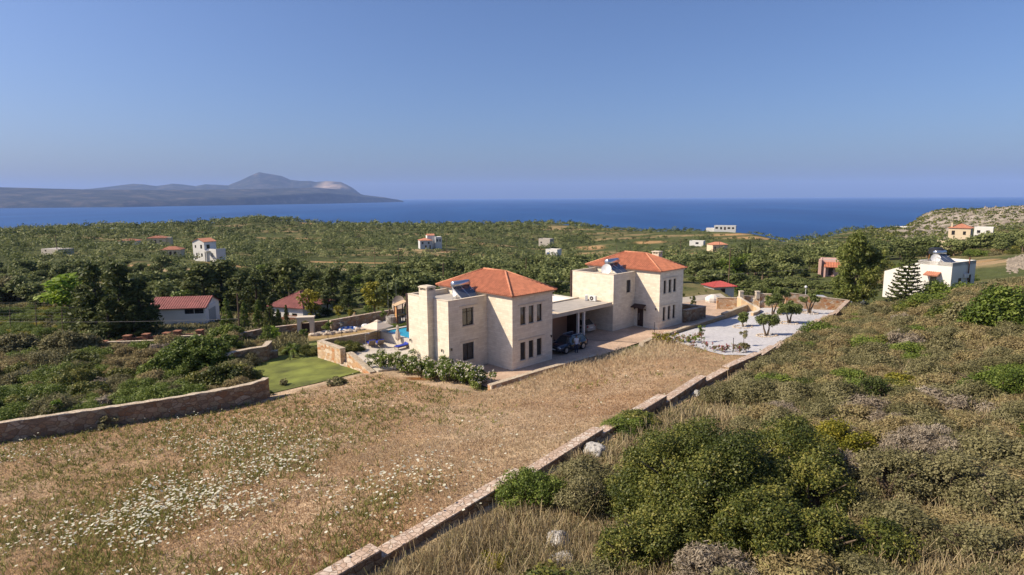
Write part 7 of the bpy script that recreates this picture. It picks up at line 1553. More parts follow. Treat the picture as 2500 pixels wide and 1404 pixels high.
for i, (px, py, z, tp, lm) in enumerate(((673, 842, -1.6, 795, L_LIME), (655, 850, -1.5, 800, L_GREEN), (742, 828, -1.6, 800, L_GREEN), (800, 812, -1.5, 785, L_GREEN), (826, 771, -1.6, 748, L_YEL), (858, 774, -1.6, 758, L_YEL), (901, 768, -1.6, 745, L_GREEN), (933, 776, -1.5, 756, L_GREEN), (575, 845, -1.6, 805, L_SAGE))):
    p = at_z(px, py, z); q = at_y(px, tp, p.y); rng = np.random.default_rng(int(px)); g = ground(p.x, p.y); H = q.z - g; t = empty('young_tree', (p.x, p.y, g), 0, ['slim lime green sapling at the rough end of the lawn', 'slim green sapling right beside the curved garden wall', 'thin young tree in the dry garden strip, left one', 'leafy young tree in the dry garden strip beside the lamp', 'narrow yellow green sapling before the playground wall', 'small yellow sapling left of the rope climbing pole', 'young tree right of the rope climbing pole', 'small round tree beside the stone well', 'thin grey sapling above the curved garden wall'][i], 'sapling', 'young garden trees')
    bl = [(rng.normal() * H * .09, rng.normal() * H * .09, H * rng.uniform(.5, .97), H * rng.uniform(.10, .16)) for k in range(10)]; v, f, tn = blob_leaves(bl, 60, .10, rng, 1.1, .5, .4, .4, 1.9, .25); link('crown', np_mesh('crown', v, f, lm, tn), t); link('trunk', trunk_mesh('trunk', [([(0, 0, -.1), (.02, 0, H * .5), (0, 0, H * .9)], [.045, .035, .015])], BARK), t)
# ---------------------------------------------------------------- playground beyond the pool
WOODY = mat('yellow_wood', (.42, .27, .08), .7, .2, 4); ROPE = mat('grey_rope', (.40, .36, .30), .9, .1, 9); GREYST = mat_rubble('grey_well_stone', [(.34, .31, .28), (.42, .39, .35), (.28, .25, .22)], (.3, .27, .24), 3, .05)
play = [at_z(770, 800, -1.6), at_z(850, 792, -1.6), at_z(985, 783, -1.6), at_z(1000, 760, -1.6), at_z(985, 754, -1.6), at_z(930, 764, -1.6), at_z(870, 775, -1.6), at_z(800, 787, -1.6)]
sheet('playground_paving', [(v.x, v.y) for v in play], 1.0, mat('pale_paving', (.44, .40, .36), .85, .1, 1), dz=.07)
p = at_z(866, 780, -1.55); H = at_y(866, 746, p.y).z + 1.55; t = empty('climbing_pole', (p.x, p.y, ground(p.x, p.y) + .07), 0, 'yellow wooden pole with ropes spread around it in the playground', 'climbing pole')
mb = MB(); mb.tube([(0, 0, -.1), (0, 0, H)], [.13, .11], 10); mb.build('pole', WOODY, t)
for i in range(6): a = i * 1.047; mb = MB(); mb.tube([(0, 0, H * .97), (1.5 * math.cos(a), 1.5 * math.sin(a), .05)], .03, 5); mb.build('rope', ROPE, t)
p = at_z(961, 782, -1.55); t = empty('stone_well', (p.x, p.y, ground(p.x, p.y) + .06), 0, 'round grey stone well with rough wooden posts by the playground', 'well')
mb = MB(); mb.tube([(0, 0, -.1), (0, 0, .95)], 1.05, 18, cap=False); mb.tube([(0, 0, .95), (0, 0, .951), (0, 0, .5)], [1.05, .8, .8], 18, cap=False); mb.build('well_ring', GREYST, t)
for q in (((-.7, .2, .8), (-.5, 0, 2.0)), ((-.9, -.3, .8), (-.4, .2, 1.9)), ((.2, .6, .8), (.15, 0, 2.6)), ((.5, -.4, .8), (.1, .1, 2.5))): mb = MB(); mb.tube(q, [.09, .06], 7); mb.build('post', BARK, t)
mb = MB(); rng = np.random.default_rng(3); mb.ball((.15, 0, 2.2), .42, 9, 8, sc=(.7, .7, 1.6), jit=.15, rng=rng); mb.build('carved_stone', PALE_ST, t)
p = at_z(977, 783, -1.5); t = empty('play_tower', (p.x, p.y, ground(p.x, p.y) + .06), .5, 'wooden play tower with slanted roof board beside the villa', 'play tower')
for sx in (-.55, .55):
    for sy in (-.5, .5): mb = MB(); mb.box(sx - .06, sx + .06, sy - .06, sy + .06, -.1, 2.6); mb.build('post', DARKWOOD, t)
mb = MB(); mb.box(-.6, .6, -.55, .55, 1.15, 1.25); mb.build('platform', WOODY, t); mb = MB(); mb.box(-.55, -.48, -.5, .5, .3, 2.2); mb.build('panel', mat('orange_board', (.45, .22, .09), .7, .1, 3), t)
mb = MB(); mb.add([(-.8, -.8, 2.45), (.8, -.8, 2.95), (.8, .8, 2.95), (-.8, .8, 2.45), (-.8, -.8, 2.52), (.8, -.8, 3.02), (.8, .8, 3.02), (-.8, .8, 2.52)], [(0, 3, 2, 1), (4, 5, 6, 7), (0, 1, 5, 4), (1, 2, 6, 5), (2, 3, 7, 6), (3, 0, 4, 7)]); mb.build('roof_board', mat('tan_board', (.48, .34, .20), .7, .1, 3), t)
mb = MB(); mb.add([(.6, -.3, 1.2), (.6, .3, 1.2), (2.2, .3, .1), (2.2, -.3, .1), (.6, -.35, 1.35), (2.2, -.35, .25), (.6, .35, 1.35), (2.2, .35, .25)], [(0, 1, 2, 3), (0, 3, 5, 4), (1, 6, 7, 2)]); mb.build('slide', mat('teal_plastic', (.03, .30, .34), .4, .05, 2), t)
dish('satellite_dish', at_z(976, 760, -1.5), (-.3, -.95, .2), 1.05, 'large taupe round dish standing behind the playground tower', mat('taupe_paint', (.30, .25, .21), .8, .06, 3))
p = at_z(848, 790, -1.5); t = empty('paddling_pool', (p.x, p.y, ground(p.x, p.y) + .08), .4, 'small blue and white inflatable on the playground paving', 'inflatable')
mb = MB()
for j in range(20):
    a0, a1 = 6.2832 * j / 20, 6.2832 * (j + 1) / 20; mb.tube([(1.1 * math.cos(a0), .8 * math.sin(a0), .15), (1.1 * math.cos(a1), .8 * math.sin(a1), .15)], .17, 7, mi=j % 2, cap=False)
mb.build('ring', [mat('blue_vinyl', (.03, .16, .50), .35, .05, 2), mat('white_vinyl', (.7, .7, .7), .4, .04, 2)], t); mb = MB(); mb.disc((0, 0, .12), (0, 0, 1), .95, 18); mb.build('floor', MATS['blue_vinyl'], t)
p = at_z(892, 786, -1.5); mb = MB(); rng = np.random.default_rng(7); mb.ball((0, 0, .25), .45, 10, 7, sc=(1.3, .8, .6), jit=.1, rng=rng); mb.ball((.5, .1, .3), .3, 8, 6, sc=(1, 1, .7)); tag(mb.build('covered_table', MATS['white_vinyl'], None, loc=(p.x, p.y, ground(p.x, p.y) + .05)), 'white covered garden thing on the playground paving', 'cover')
rng = np.random.default_rng(12)
for i in range(30):
    k = i / 29; px = 762 + 178 * k; py = 806 - 22 * k + rng.normal() * 1.2; p = at_z(px, py, -1.55); mb = MB(); mb.ball((0, 0, .1), rng.uniform(.22, .42), 7, 5, sc=(1.2, .9, .8), jit=.18, rng=rng); tag(mb.build('garden_stone', PALE_ST, None, loc=(p.x, p.y, ground(p.x, p.y))), 'pale rough stone in the rockery row before the playground', 'stone', 'rockery stones before the playground')
for i in range(26):
    px = 905 + 95 * rng.random(); py = 799 - .10 * (px - 905) - rng.random() * 9; kd = 'lentisk' if rng.random() < .6 else 'spurge'; near_p(kd, px, py, -1.3, .5, KN[kd][1] + ' in the flower bed behind the pool', 1.0, i % 4).__setitem__('group', KN[kd][1] + 'es in the bed behind the pool')
p = at_z(747, 795, -1.5); t = empty('garden_arch', (p.x, p.y, ground(p.x, p.y)), math.radians(8), 'cream garden gateway with arched opening in the garden wall', 'gateway')
mb = MB(); mb.box(-1.0, -.55, -.5, .5, -.5, 2.0); mb.box(.55, 1.0, -.5, .5, -.5, 2.0)
for j in range(10):
    a0, a1 = math.pi * j / 10, math.pi * (j + 1) / 10; mb.add([(.55 * math.cos(a0), -.5, 1.2 + .55 * math.sin(a0)), (.55 * math.cos(a1), -.5, 1.2 + .55 * math.sin(a1)), (.55 * math.cos(a1), -.5, 2.0), (.55 * math.cos(a0), -.5, 2.0)], [(0, 1, 2, 3)]); mb.add([(.55 * math.cos(a0), -.5, 1.2 + .55 * math.sin(a0)), (.55 * math.cos(a1), -.5, 1.2 + .55 * math.sin(a1)), (.55 * math.cos(a1), .5, 1.2 + .55 * math.sin(a1)), (.55 * math.cos(a0), .5, 1.2 + .55 * math.sin(a0))], [(0, 1, 2, 3)])
mb.build('arch_wall', COPING, t); mb = MB(); mb.box(-1.12, 1.12, -.62, .62, 2.0, 2.16); mb.build('top_slab', COPING, t); mb = MB(); mb.box(-.55, .55, .05, .10, 0, 1.25); mb.build('gate', DARKWOOD, t)
# ---------------------------------------------------------------- poles and wires
POLE = mat('weathered_pole', (.13, .085, .055), .9, .2, 5)
def pole(px, py, y, top, label, arms=0, r=.11, wood=True):
    p = on_ground(px, py, y); H = at_y(px, top, y).z - p.z; t = empty('utility_pole', p, 0, label, 'utility pole', 'utility poles'); mb = MB(); mb.tube([(0, 0, -.4), (.05, 0, H)], [r, r * .65], 8); mb.build('pole', POLE if wood else STEEL, t)
    for a in range(arms): mb = MB(); mb.box(-.6, .6, -.05, .05, H - .5 - .6 * a, H - .4 - .6 * a); [mb.tube([(x, 0, H - .4 - .6 * a), (x, 0, H - .25 - .6 * a)], .04, 6) for x in (-.5, 0, .5)]; mb.build('crossarm', POLE, t)
    return p + Vector((0, 0, H))
wp = pole(586, 826, 73, 716, 'tall leaning wooden utility pole left of the cottage', 0, .12)
pole(1083, 720, 120, 640, 'dark utility pole just left of the nearer villa roof', 1, .13); pole(1284, 715, 140, 630, 'utility pole right of the nearer villa roof', 0, .13); pole(1778, 700, 110, 608, 'utility pole in the thicket right of the farther villa', 0, .12); pole(140, 618, 230, 573, 'utility pole behind the flat shed at left', 1, .16)
pole(60, 575, 440, 552, 'far utility pole on the left skyline', 1, .2); pole(54, 575, 440, 556, 'shorter far pole beside the skyline pole at left', 0, .16); pole(1660, 640, 230, 588, 'distant utility pole above the farther villa chimney', 0, .14); pole(1755, 625, 300, 585, 'distant utility pole left of the slim cypresses', 0, .16); pole(1090, 600, 300, 580, 'distant thin pole left of the white house group', 0, .14); pole(915, 635, 240, 605, 'distant utility pole in the grove above the yellow tree', 0, .14); pole(1505, 620, 300, 600, 'distant utility pole above the farther villa roof left', 0, .14); pole(973, 640, 230, 585, 'distant pole in the grove left of the white house group', 0, .12)
pole(948, 765, 92, 692, 'thin grey metal post at playground wall, left one', 0, .05, False); pole(968, 762, 92, 690, 'thin grey metal post at playground wall, right one', 0, .05, False)
WIREM = mat('dull_wire', (.22, .21, .20), .9, .1, 3)
def wire(a, b, sag, label, r=.012):
    mb = MB(); mb.tube([a.lerp(b, i / 24) - Vector((0, 0, sag * 4 * (i / 24) * (1 - i / 24))) for i in range(25)], r, 4); tag(mb.build('overhead_wire', WIREM), label, 'wire')
wire(at_y(-60, 784, 76), wp - Vector((0, 0, 3.2)), .25, 'thin overhead wire running left from the leaning pole', .014)
wire(at_y(1283, 690, 90), at_y(2000, 655, 96), .3, 'thin overhead wire passing right of the farther villa')
t0 = on_ground(0, 790, 92); TR = empty('vine_trellis', t0, 0, 'rows of posts and wires over the vineyard at far left', 'trellis')
for i, py in enumerate((738, 744, 750, 756, 763, 770, 778)):
    y = 104 - 3.4 * i; a, b = at_y(-40, py + 1, y), at_y(214, py, y - .5); mb = MB(); mb.tube([a - t0, b - t0], .007, 4); mb.build('trellis_wire', WIREM, TR)
    for k in range(5):
        q = a.lerp(b, k / 4); g = ground(q.x, q.y); mb = MB(); mb.tube([Vector((q.x, q.y, g - .2)) - t0, q - t0], .035, 5); mb.build('post', POLE, TR)
rng = np.random.default_rng(66)
for i in range(130):
    t_ = rng.uniform(-.92, -.68); y = rng.uniform(76, 106); x = t_ * y; k = int(rng.integers(0, 4)); kd = ['lentisk', 'spurge', 'lentisk', 'lentisk'][k]; put_bush(kd, k, x, y, rng.uniform(1.0, 1.8), rng.uniform(0, 6), 'in the vineyard at the far left', None, .8)
# ---------------------------------------------------------------- houses near and far
WHITEW = mat('white_plaster', (.66, .64, .60), .85, .05, .8); GREYW = mat('light_grey_plaster', (.50, .50, .50), .85, .07, .8); BEIGEW = mat('beige_plaster', (.60, .49, .34), .85, .06, .8); PINKW = mat('pink_plaster', (.60, .38, .32), .85, .08, .8)
REDROOF = mat('red_corrugated_roof', (.27, .095, .080), .75, .22, 1.5); CONC = mat('bare_concrete', (.42, .38, .33), .9, .1, .9); BLUEP = mat('blue_paint', (.03, .09, .34), .6, .08, 2); LRED = mat('pale_red_tiles', (.44, .19, .115), .8, .2, 2)
SIDES = {'S': ((0, 0), (1, 0), (0, 1)), 'W': ((0, 1), (0, -1), (1, 0)), 'E': ((1, 0), (0, 1), (-1, 0)), 'N': ((1, 1), (-1, 0), (0, -1))}
def house(name, loc, rz, wd, dp, h, label, wm, roof='flat', rm=None, wins=(), doors=(), cat='house', group=None, blocks=(), rh=1.4, parapet=.35, base=1.0, glass=None, oh=.3):
    """a rendered house: x across the front (S), y to the back; wins = (side, u0, u1, z0, z1); blocks = further volumes (x0,x1,y0,y1,h)"""
    t = empty(name, loc, rz, label, cat, group); mb = MB()
    for sd, ((cx, cy), (ux, uy), (ix, iy)) in SIDES.items():
        P = Vector((cx * wd, cy * dp, 0)); w = wd if ux else dp
        hs = [(u0, u1, z0, z1) for s_, u0, u1, z0, z1 in list(wins) + list(doors) if s_ == sd]
        facade(mb, P, (ux, uy, 0), w, -base, h, (ix, iy, 0), hs, .14)
    if roof == 'gable':
        for y_ in (0, dp): mb.add([(0, y_, h), (wd, y_, h), (wd / 2, y_, h + rh)], [(0, 1, 2)])
    if roof == 'gableY':
        for x_ in (0, wd): mb.add([(x_, 0, h), (x_, dp, h), (x_, dp / 2, h + rh)], [(0, 1, 2)])
    if roof == 'flat':
        pw = .2
        for x0, x1, y0, y1 in ((0, wd, 0, pw), (0, wd, dp - pw, dp), (0, pw, pw, dp - pw), (wd - pw, wd, pw, dp - pw)): mb.box(x0, x1, y0, y1, h, h + parapet)
    mb.build('wall', wm, t)
    for x0, x1, y0, y1, hb_ in blocks: b_ = MB(); b_.box(x0, x1, y0, y1, -base, hb_); b_.build('annex', wm, t)
    if roof == 'flat': b_ = MB(); b_.box(.2, wd - .2, .2, dp - .2, h - .15, h + .02); b_.build('roof', FLATROOF, t)
    if roof == 'hip':
        m_ = min(wd, dp) / 2
        if dp >= wd: hip_roof(t, -oh, wd + oh, -oh, dp + oh, h + .03, h + rh, m_, dp - m_ + .01, wd / 2, rm or LRED, rm or RIDGE, pitch=.3, capr=.09)
        else:
            rb = MB(); A0, A1, A2, A3 = (-oh, -oh, h + .03), (wd + oh, -oh, h + .03), (wd + oh, dp + oh, h + .03), (-oh, dp + oh, h + .03); R0, R1 = (m_, dp / 2, h + rh), (wd - m_, dp / 2, h + rh)
            tile_slope(rb, A0, A1, R0, R1, .3); tile_slope(rb, A1, A2, R1, R1, .3); tile_slope(rb, A2, A3, R1, R0, .3); tile_slope(rb, A3, A0, R0, R0, .3); rb.quad(A0, A1, A2, A3); rb.build('roof', rm or LRED, t)
    if roof in ('gable', 'gableY'):
        rb = MB()
        if roof == 'gable': E0, E1, T0, T1 = (-oh, -oh, h - .1), (-oh, dp + oh, h - .1), (wd / 2, -oh, h + rh + .08), (wd / 2, dp + oh, h + rh + .08); F0, F1 = (wd + oh, -oh, h - .1), (wd + oh, dp + oh, h - .1)
        else: E0, E1, T0, T1 = (-oh, -oh, h - .1), (wd + oh, -oh, h - .1), (-oh, dp / 2, h + rh + .08), (wd + oh, dp / 2, h + rh + .08); F0, F1 = (-oh, dp + oh, h - .1), (wd + oh, dp + oh, h - .1)
        tile_slope(rb, E0, E1, T0, T1, .35); tile_slope(rb, F1, F0, T1, T0, .35)
        for a, b, c, d in ((E0, E1, T1, T0), (F0, F1, T1, T0)): q = [Vector(v) - Vector((0, 0, .07)) for v in (a, b, c, d)]; rb.quad(*q)
        rb.build('roof', rm or REDROOF, t)
    for s_, u0, u1, z0, z1 in wins:
        (cx, cy), (ux, uy), (ix, iy) = SIDES[s_]; window(t, (cx * wd, cy * dp, 0), (ux, uy, 0), (ix, iy, 0), (u0, u1, z0, z1), glass_m=glass, mull=1 if u1 - u0 > .8 else 0, depth=.08, fw=.07)
    for s_, u0, u1, z0, z1 in doors:
        (cx, cy), (ux, uy), (ix, iy) = SIDES[s_]; d = MB(); obox(d, (cx * wd, cy * dp, 0), (ux, uy, 0), (ix, iy, 0), u0, u1, z0, z1, .07, .12); do = d.build('door', DARKWOOD, t)
        k = MB(); obox(k, (cx * wd, cy * dp, 0), (ux, uy, 0), (ix, iy, 0), u1 - .18, u1 - .08, (z0 + z1) / 2 - .05, (z0 + z1) / 2 + .05, .03, .07); k.build('handle', STEEL, do)
    return t
def at_house(px, py, y, dz=0): p = at_y(px, py, y); return (p.x, p.y, p.z + dz)
D = math.radians
# white barn at left: long side faces the camera, roller door on the right gable
p = at_house(368, 797, 90); t = house('barn', p, D(9), 8.0, 6.6, 2.75, 'white barn with red corrugated roof and roller door at left', WHITEW, 'gableY', REDROOF, [('S', 5.0, 6.35, 1.75, 2.5), ('S', 6.4, 7.75, 1.75, 2.5)], (), 'barn', rh=1.15)
mb = MB(); mb.box(8.002, 8.06, 1.6, 4.6, 0, 2.15); t2 = mb.build('roller_door', mat('grey_roller_door', (.30, .32, .32), .6, .12, 6), t); mb = MB(); mb.box(8.002, 8.09, 1.4, 4.8, 2.15, 2.75); mb.build('door_box', WHITEW, t)
# cottage with red roof behind the saplings
p = at_house(664, 790, 97); house('cottage', p, D(-20), 6.4, 7.5, 2.9, 'white cottage with dark red hipped roof behind the young conifers', WHITEW, 'hip', REDROOF, [('S', 1.0, 2.0, 1.0, 2.0), ('S', 4.2, 5.2, 1.0, 2.0)], [('S', 2.7, 3.6, 0, 2.1)], rh=2.1, oh=.45)
p = at_house(688, 796, 93); house('lean_to', p, D(-12), 3.6, 1.6, 1.3, 'low brick lean to with pink roof in front of the cottage', BRICK, 'flat', None, (), [('S', 1.3, 2.2, -.4, .9)], 'shed', parapet=.12)
# the tall white house on the left slope
p = at_house(473, 632, 216); t = house('white_house', p, D(-22), 5.6, 5.2, 6.3, 'white two storey house with orange gable roof on the left slope', WHITEW, 'gable', LRED, [('S', 1.0, 1.7, 4.0, 5.0), ('S', 3.7, 4.6, 3.8, 5.2), ('S', 3.8, 4.6, .9, 2.1), ('E', 1.0, 2.4, 3.7, 5.2), ('E', 3.2, 4.2, 1.0, 2.2)], [('S', 1.4, 2.1, 0, 2.2)], rh=1.0, base=1.5)
mb = MB(); mb.box(5.602, 10.2, .8, 5.0, -1.5, 3.3); mb.box(5.602, 10.2, .8, 1.0, 3.3, 3.75); mb.box(10.0, 10.2, 1.0, 5.0, 3.3, 3.75); mb.box(5.602, 7.4, -.9, .8, 2.9, 3.1); mb.box(7.2, 7.4, -.9, -.7, -1.5, 2.9); mb.build('annex', WHITEW, t)
for q in ((7.9, 8.8, .9, 2.2),): window(t, (0, .8, 0), (1, 0, 0), (0, 1, 0), q, mull=0, depth=-.03)
# small houses on the slope
p = at_house(101, 617, 232); house('flat_shed', p, D(-20), 9.6, 6, 1.5, 'low flat roofed shed with pale slab roof at far left', CONC, 'flat', None, [('S', 2, 3, .5, 1.1)], (), 'shed', parapet=.03)
p = at_house(393, 627, 232); house('small_house', p, D(12), 7.2, 5, 2.6, 'small house with pink tiled roof left of the tall white house', BEIGEW, 'hip', LRED, [('S', 1, 2, .9, 1.9), ('S', 4.6, 5.6, .9, 1.9)], [('S', 3, 3.9, 0, 2.0)], rh=1.2)
p = at_house(360, 597, 292); house('small_house', p, D(10), 8.4, 6, 3.0, 'beige house with orange tiled roof upper left slope', BEIGEW, 'hip', LRED, [('S', 1, 2, 1, 2), ('S', 5.5, 6.7, 1, 2)], [('S', 3.2, 4.1, 0, 2.1)], rh=1.0, blocks=((8.402, 10.2, 1, 4, 3.3),))
p = at_house(289, 598, 300); house('small_house', p, D(8), 8.6, 6, 1.9, 'low pale house with flat tiled roof at upper left slope', GREYW, 'hip', LRED, [('S', 1, 2, .7, 1.5), ('S', 6, 7, .7, 1.5)], [('S', 3.2, 4.1, 0, 1.7)], rh=.9)
p = at_house(257, 553, 470); house('skyline_house', p, D(5), 9, 6, 2.4, 'cream house on the left skyline above the sea', BEIGEW, 'flat', None, [('S', 1, 2.4, .8, 1.8), ('S', 5, 6.4, .8, 1.8)], ())
p = at_house(612, 554, 610); t = house('skyline_house', p, D(10), 13, 7, 3.2, 'white house with orange roofs on the upper middle slope', WHITEW, 'hip', LRED, [('S', 1.5, 3, 1, 2.2), ('S', 8, 9.5, 1, 2.2)], [('S', 5, 6.2, 0, 2.3)], rh=1.6)
p = at_house(1026, 607, 350); t = house('hill_house', p, D(18), 7.2, 7, 4.6, 'white house group with orange roofs on bare ground in mid slope', GREYW, 'hip', LRED, [('S', 1, 2, 2.6, 3.8), ('S', 4.6, 5.6, 2.6, 3.8), ('S', 2.8, 3.8, .6, 1.8)], [('S', 5.4, 6.3, -.3, 1.8)], rh=1.3, base=2)  # front block is white too; its shade is put into the grey plaster
mb = MB(); mb.box(5.0, 9.5, 4.6, 9, -2, 7.2); mb.box(9.502, 13.4, 2.5, 8, -2, 6.4); mb.build('tall_block', WHITEW, t)
rb = MB(); tile_slope(rb, (4.8, 4.4, 7.2), (9.7, 4.4, 7.2), (4.8, 6.8, 8.1), (9.7, 6.8, 8.1), .3); tile_slope(rb, (9.7, 9.2, 7.2), (4.8, 9.2, 7.2), (9.7, 6.8, 8.1), (4.8, 6.8, 8.1), .3); rb.build('upper_roof', LRED, t)
for q in ((10.2, 11.2, 3.6, 5.2), (11.8, 12.8, 3.6, 5.2)): window(t, (0, 2.5, 0), (1, 0, 0), (0, 1, 0), q, mull=0, depth=-.03)
p = at_house(1020, 609, 338); mb = MB(); rng = np.random.default_rng(4)
for a, b in ((at_y(975, 612, 345), at_y(1040, 614, 335)), (at_y(1040, 614, 335), at_y(1120, 610, 345))):
    pts = [(a.x, a.y), (b.x, b.y)]; lone(wall_strip('retaining_wall', pts, [ground(*q) + .9 for q in pts], [ground(*q) - 1 for q in pts], .5, RUB_TAN, None), 'grey retaining wall below the white house group ' + ('left part' if a.x < p[0] - 5 else 'right part'), 'wall')
p = at_house(1332, 634, 328); t = house('white_cube_house', p, D(-33), 7.2, 5, 5.4, 'white cube house with blue shutters between the two villas', WHITEW, 'flat', None, [('S', .8, 2.6, 2.9, 4.1), ('S', .8, 1.5, .4, 1.2), ('S', 4.6, 5.4, .2, 2.2)], (), glass=BLUEP, parapet=.5)
mb = MB(); mb.add([(5.2, -.02, 3.9), (7.6, -.02, 2.4), (7.6, -.02, 2.9), (5.2, -.02, 4.4), (5.2, -1.1, 3.9), (7.6, -1.1, 2.4), (7.6, -1.1, 2.9), (5.2, -1.1, 4.4)], [(0, 3, 2, 1), (4, 5, 6, 7), (0, 1, 5, 4), (1, 2, 6, 5), (2, 3, 7, 6), (3, 0, 4, 7)]); mb.build('outer_stair', GREYW, t)
p = at_house(1315, 598, 420); house('bare_house', p, D(-30), 8.8, 6, 4.2, 'beige unfinished box house above the white cube house', CONC, 'flat', None, [('S', 1.5, 2.6, 1.2, 2.4)], ())
p = at_house(1743, 561, 470); t = house('flat_house', p, D(-24), 16, 7, 3.0, 'long white flat roofed house on the right skyline', GREYW, 'flat', None, [('S', 1, 3, .7, 2.2), ('S', 4.5, 6, .3, 2.3), ('S', 10, 12, .7, 2.2), ('S', 13.2, 14.8, .7, 2.2)], [('S', 7.4, 8.8, 0, 2.3)], base=2)
mb = MB(); mb.box(-6, -.002, 1, 6, -2, 1.2); mb.build('terrace', WHITEW, t)
p = at_house(1683, 597, 400); house('flat_house', p, D(-30), 9, 6, 2.2, 'small white flat roofed house right of the farther villa roof', WHITEW, 'flat', None, [('S', 4, 6, .4, 1.7)], (), base=1)
p = at_house(1740, 612, 340); t = house('tiled_house', p, D(15), 9.5, 6, 3.2, 'house with bright orange roofs beside the slim cypresses', BEIGEW, 'hip', LRED, [('S', 1, 2, 1, 2.2)], (), rh=1.5)
p = at_house(2312, 598, 224); t = house('beige_villa', p, D(-42), 6.6, 8, 6.3, 'beige two storey house with orange hipped roof at right', BEIGEW, 'hip', LRED, [('S', 1.0, 2.0, 3.8, 5.4), ('S', 4.4, 5.3, 3.9, 5.2), ('S', 4.3, 5.4, .8, 2.3), ('E', 1.2, 2.2, 4.0, 5.2), ('E', 4, 5, 4, 5.2)], (), rh=1.5, base=1.5)
mb = MB(); mb.box(.6, 1.1, .5, 1.0, 6.4, 8.3); mb.build('chimney', BEIGEW, t); mb = MB(); mb.box(-3.5, -.002, 1, 5, -1.5, 1.6); mb.build('annex', BEIGEW, t)
p = at_house(2376, 582, 262); house('flat_house', p, D(-40), 6.5, 7, 4.6, 'white flat roofed house just right of the beige house', WHITEW, 'flat', None, [('S', 1, 2.2, 2.4, 3.6), ('S', 4.2, 5.4, 2.4, 3.6)], (), base=2)
p = at_house(2182, 563, 430); house('flat_house', p, D(-40), 10, 6, 2.6, 'small white flat house below the rocky headland', WHITEW, 'flat', None, [('S', 1, 2.4, .8, 1.8)], (), base=1.5)
lone(wall_strip('estate_wall', [(lambda v: (v.x, v.y))(at_y(*q)) for q in ((2198, 585, 226), (2290, 586, 214), (2330, 604, 205), (2398, 612, 200))], [ground(at_y(*q).x, at_y(*q).y) + 1.3 for q in ((2198, 585, 226), (2290, 586, 214), (2330, 604, 205), (2398, 612, 200))], [ground(at_y(*q).x, at_y(*q).y) - 1 for q in ((2198, 585, 226), (2290, 586, 214), (2330, 604, 205), (2398, 612, 200))], .4, BEIGEW, None), 'long pale wall in front of the beige two storey house', 'wall')
# the white house behind the court
p = at_house(2318, 718, 80, 0); HZ = p[2]
t = empty('white_house', (p[0], p[1], HZ), D(30), 'white flat roofed house with solar panels and water tank behind the norfolk pine', 'house')
# local x runs along the right (shaded) side to the back, y along the lit front to the left
mb = MB(); Hh = at_y(2318, 642, 80).z - HZ; wl_ = 6.6; fr_w = 4.3
facade(mb, (0, 0, 0), (1, 0, 0), wl_, -1.6, Hh, (0, 1, 0), [(2.0, 2.9, .9, 2.0), (4.6, 5.6, .9, 2.3)], .14)
facade(mb, (0, 0, 0), (0, 1, 0), fr_w, -1.6, Hh, (1, 0, 0), [(1.75, 2.6, 0, 2.15)], .2)
mb.quad((wl_, 0, -1.6), (wl_, fr_w, -1.6), (wl_, fr_w, Hh), (wl_, 0, Hh)); mb.quad((0, fr_w, -1.6), (wl_, fr_w, -1.6), (wl_, fr_w, Hh), (0, fr_w, Hh))
for x0, x1, y0, y1 in ((0, wl_, .0, .2), (0, wl_, fr_w - .2, fr_w), (0, .2, .2, fr_w - .2), (wl_ - .2, wl_, .2, fr_w - .2)): mb.box(x0, x1, y0, y1, Hh - .5, Hh + .001)
mb.add([(0, fr_w + .002, -1.6), (0, fr_w + 4.4, -1.6), (0, fr_w + 4.4, Hh - 2.0), (0, fr_w + .002, Hh - .35), (wl_, fr_w + .002, -1.6), (wl_, fr_w + 4.4, -1.6), (wl_, fr_w + 4.4, Hh - 2.0), (wl_, fr_w + .002, Hh - .35)], [(0, 3, 2, 1), (4, 5, 6, 7), (0, 1, 5, 4), (1, 2, 6, 5), (2, 3, 7, 6), (3, 0, 4, 7)])
mb.build('wall', WHITEW, t); mb = MB(); mb.box(.2, wl_ - .2, .2, fr_w - .2, Hh - .52, Hh - .38); mb.build('roof', FLATROOF, t)
for h_ in ((2.0, 2.9, .9, 2.0), (4.6, 5.6, .9, 2.3)): window(t, (0, 0, 0), (1, 0, 0), (0, 1, 0), h_, depth=.08)
d = MB(); obox(d, (0, 0, 0), (0, 1, 0), (1, 0, 0), 1.75, 2.6, 0, 2.15, .12, .17); do = d.build('door', mat('olive_door', (.17, .15, .10), .6, .1, 3), t); k = MB(); k.ball((.1, 2.35, 1.05), .05, 6, 5); k.build('handle', STEEL, do)
rb = MB(); tile_slope(rb, (-1.0, 1.25, 2.35), (-1.0, 3.1, 2.35), (-.01, 1.25, 2.8), (-.01, 3.1, 2.8), .25); rb.quad((-1.0, 1.25, 2.3), (-1.0, 3.1, 2.3), (-.01, 3.1, 2.72), (-.01, 1.25, 2.72)); rb.build('porch_roof', LRED, t)
for i in range(4): s_ = MB(); s_.box(-1.2 - .35 * i, -.004 - .35 * i - (1.0 if i else 0), 1.3, 3.1, -1.6, -.02 - .18 * i); s_.build('step', GREYW, t)
s_ = MB(); s_.box(-1.3, -.004, 1.0, 1.2, -1.6, .35); s_.build('porch_wall', GREYW, t)
ac = MB(); ac.box(3.3, 4.1, -.34, -.06, 2.0, 2.55); ac.build('air_conditioner', WHITEMETAL, t); ch = MB(); ch.tube([(4.3, -.15, 1.6), (4.3, -.15, Hh + .35)], .08, 8); ch.tube([(4.3, -.15, Hh + .35), (4.3, -.15, Hh + .5)], .13, 8); ch.build('flue_pipe', mat('rusty_pipe', (.16, .07, .045), .8, .2, 5), t)
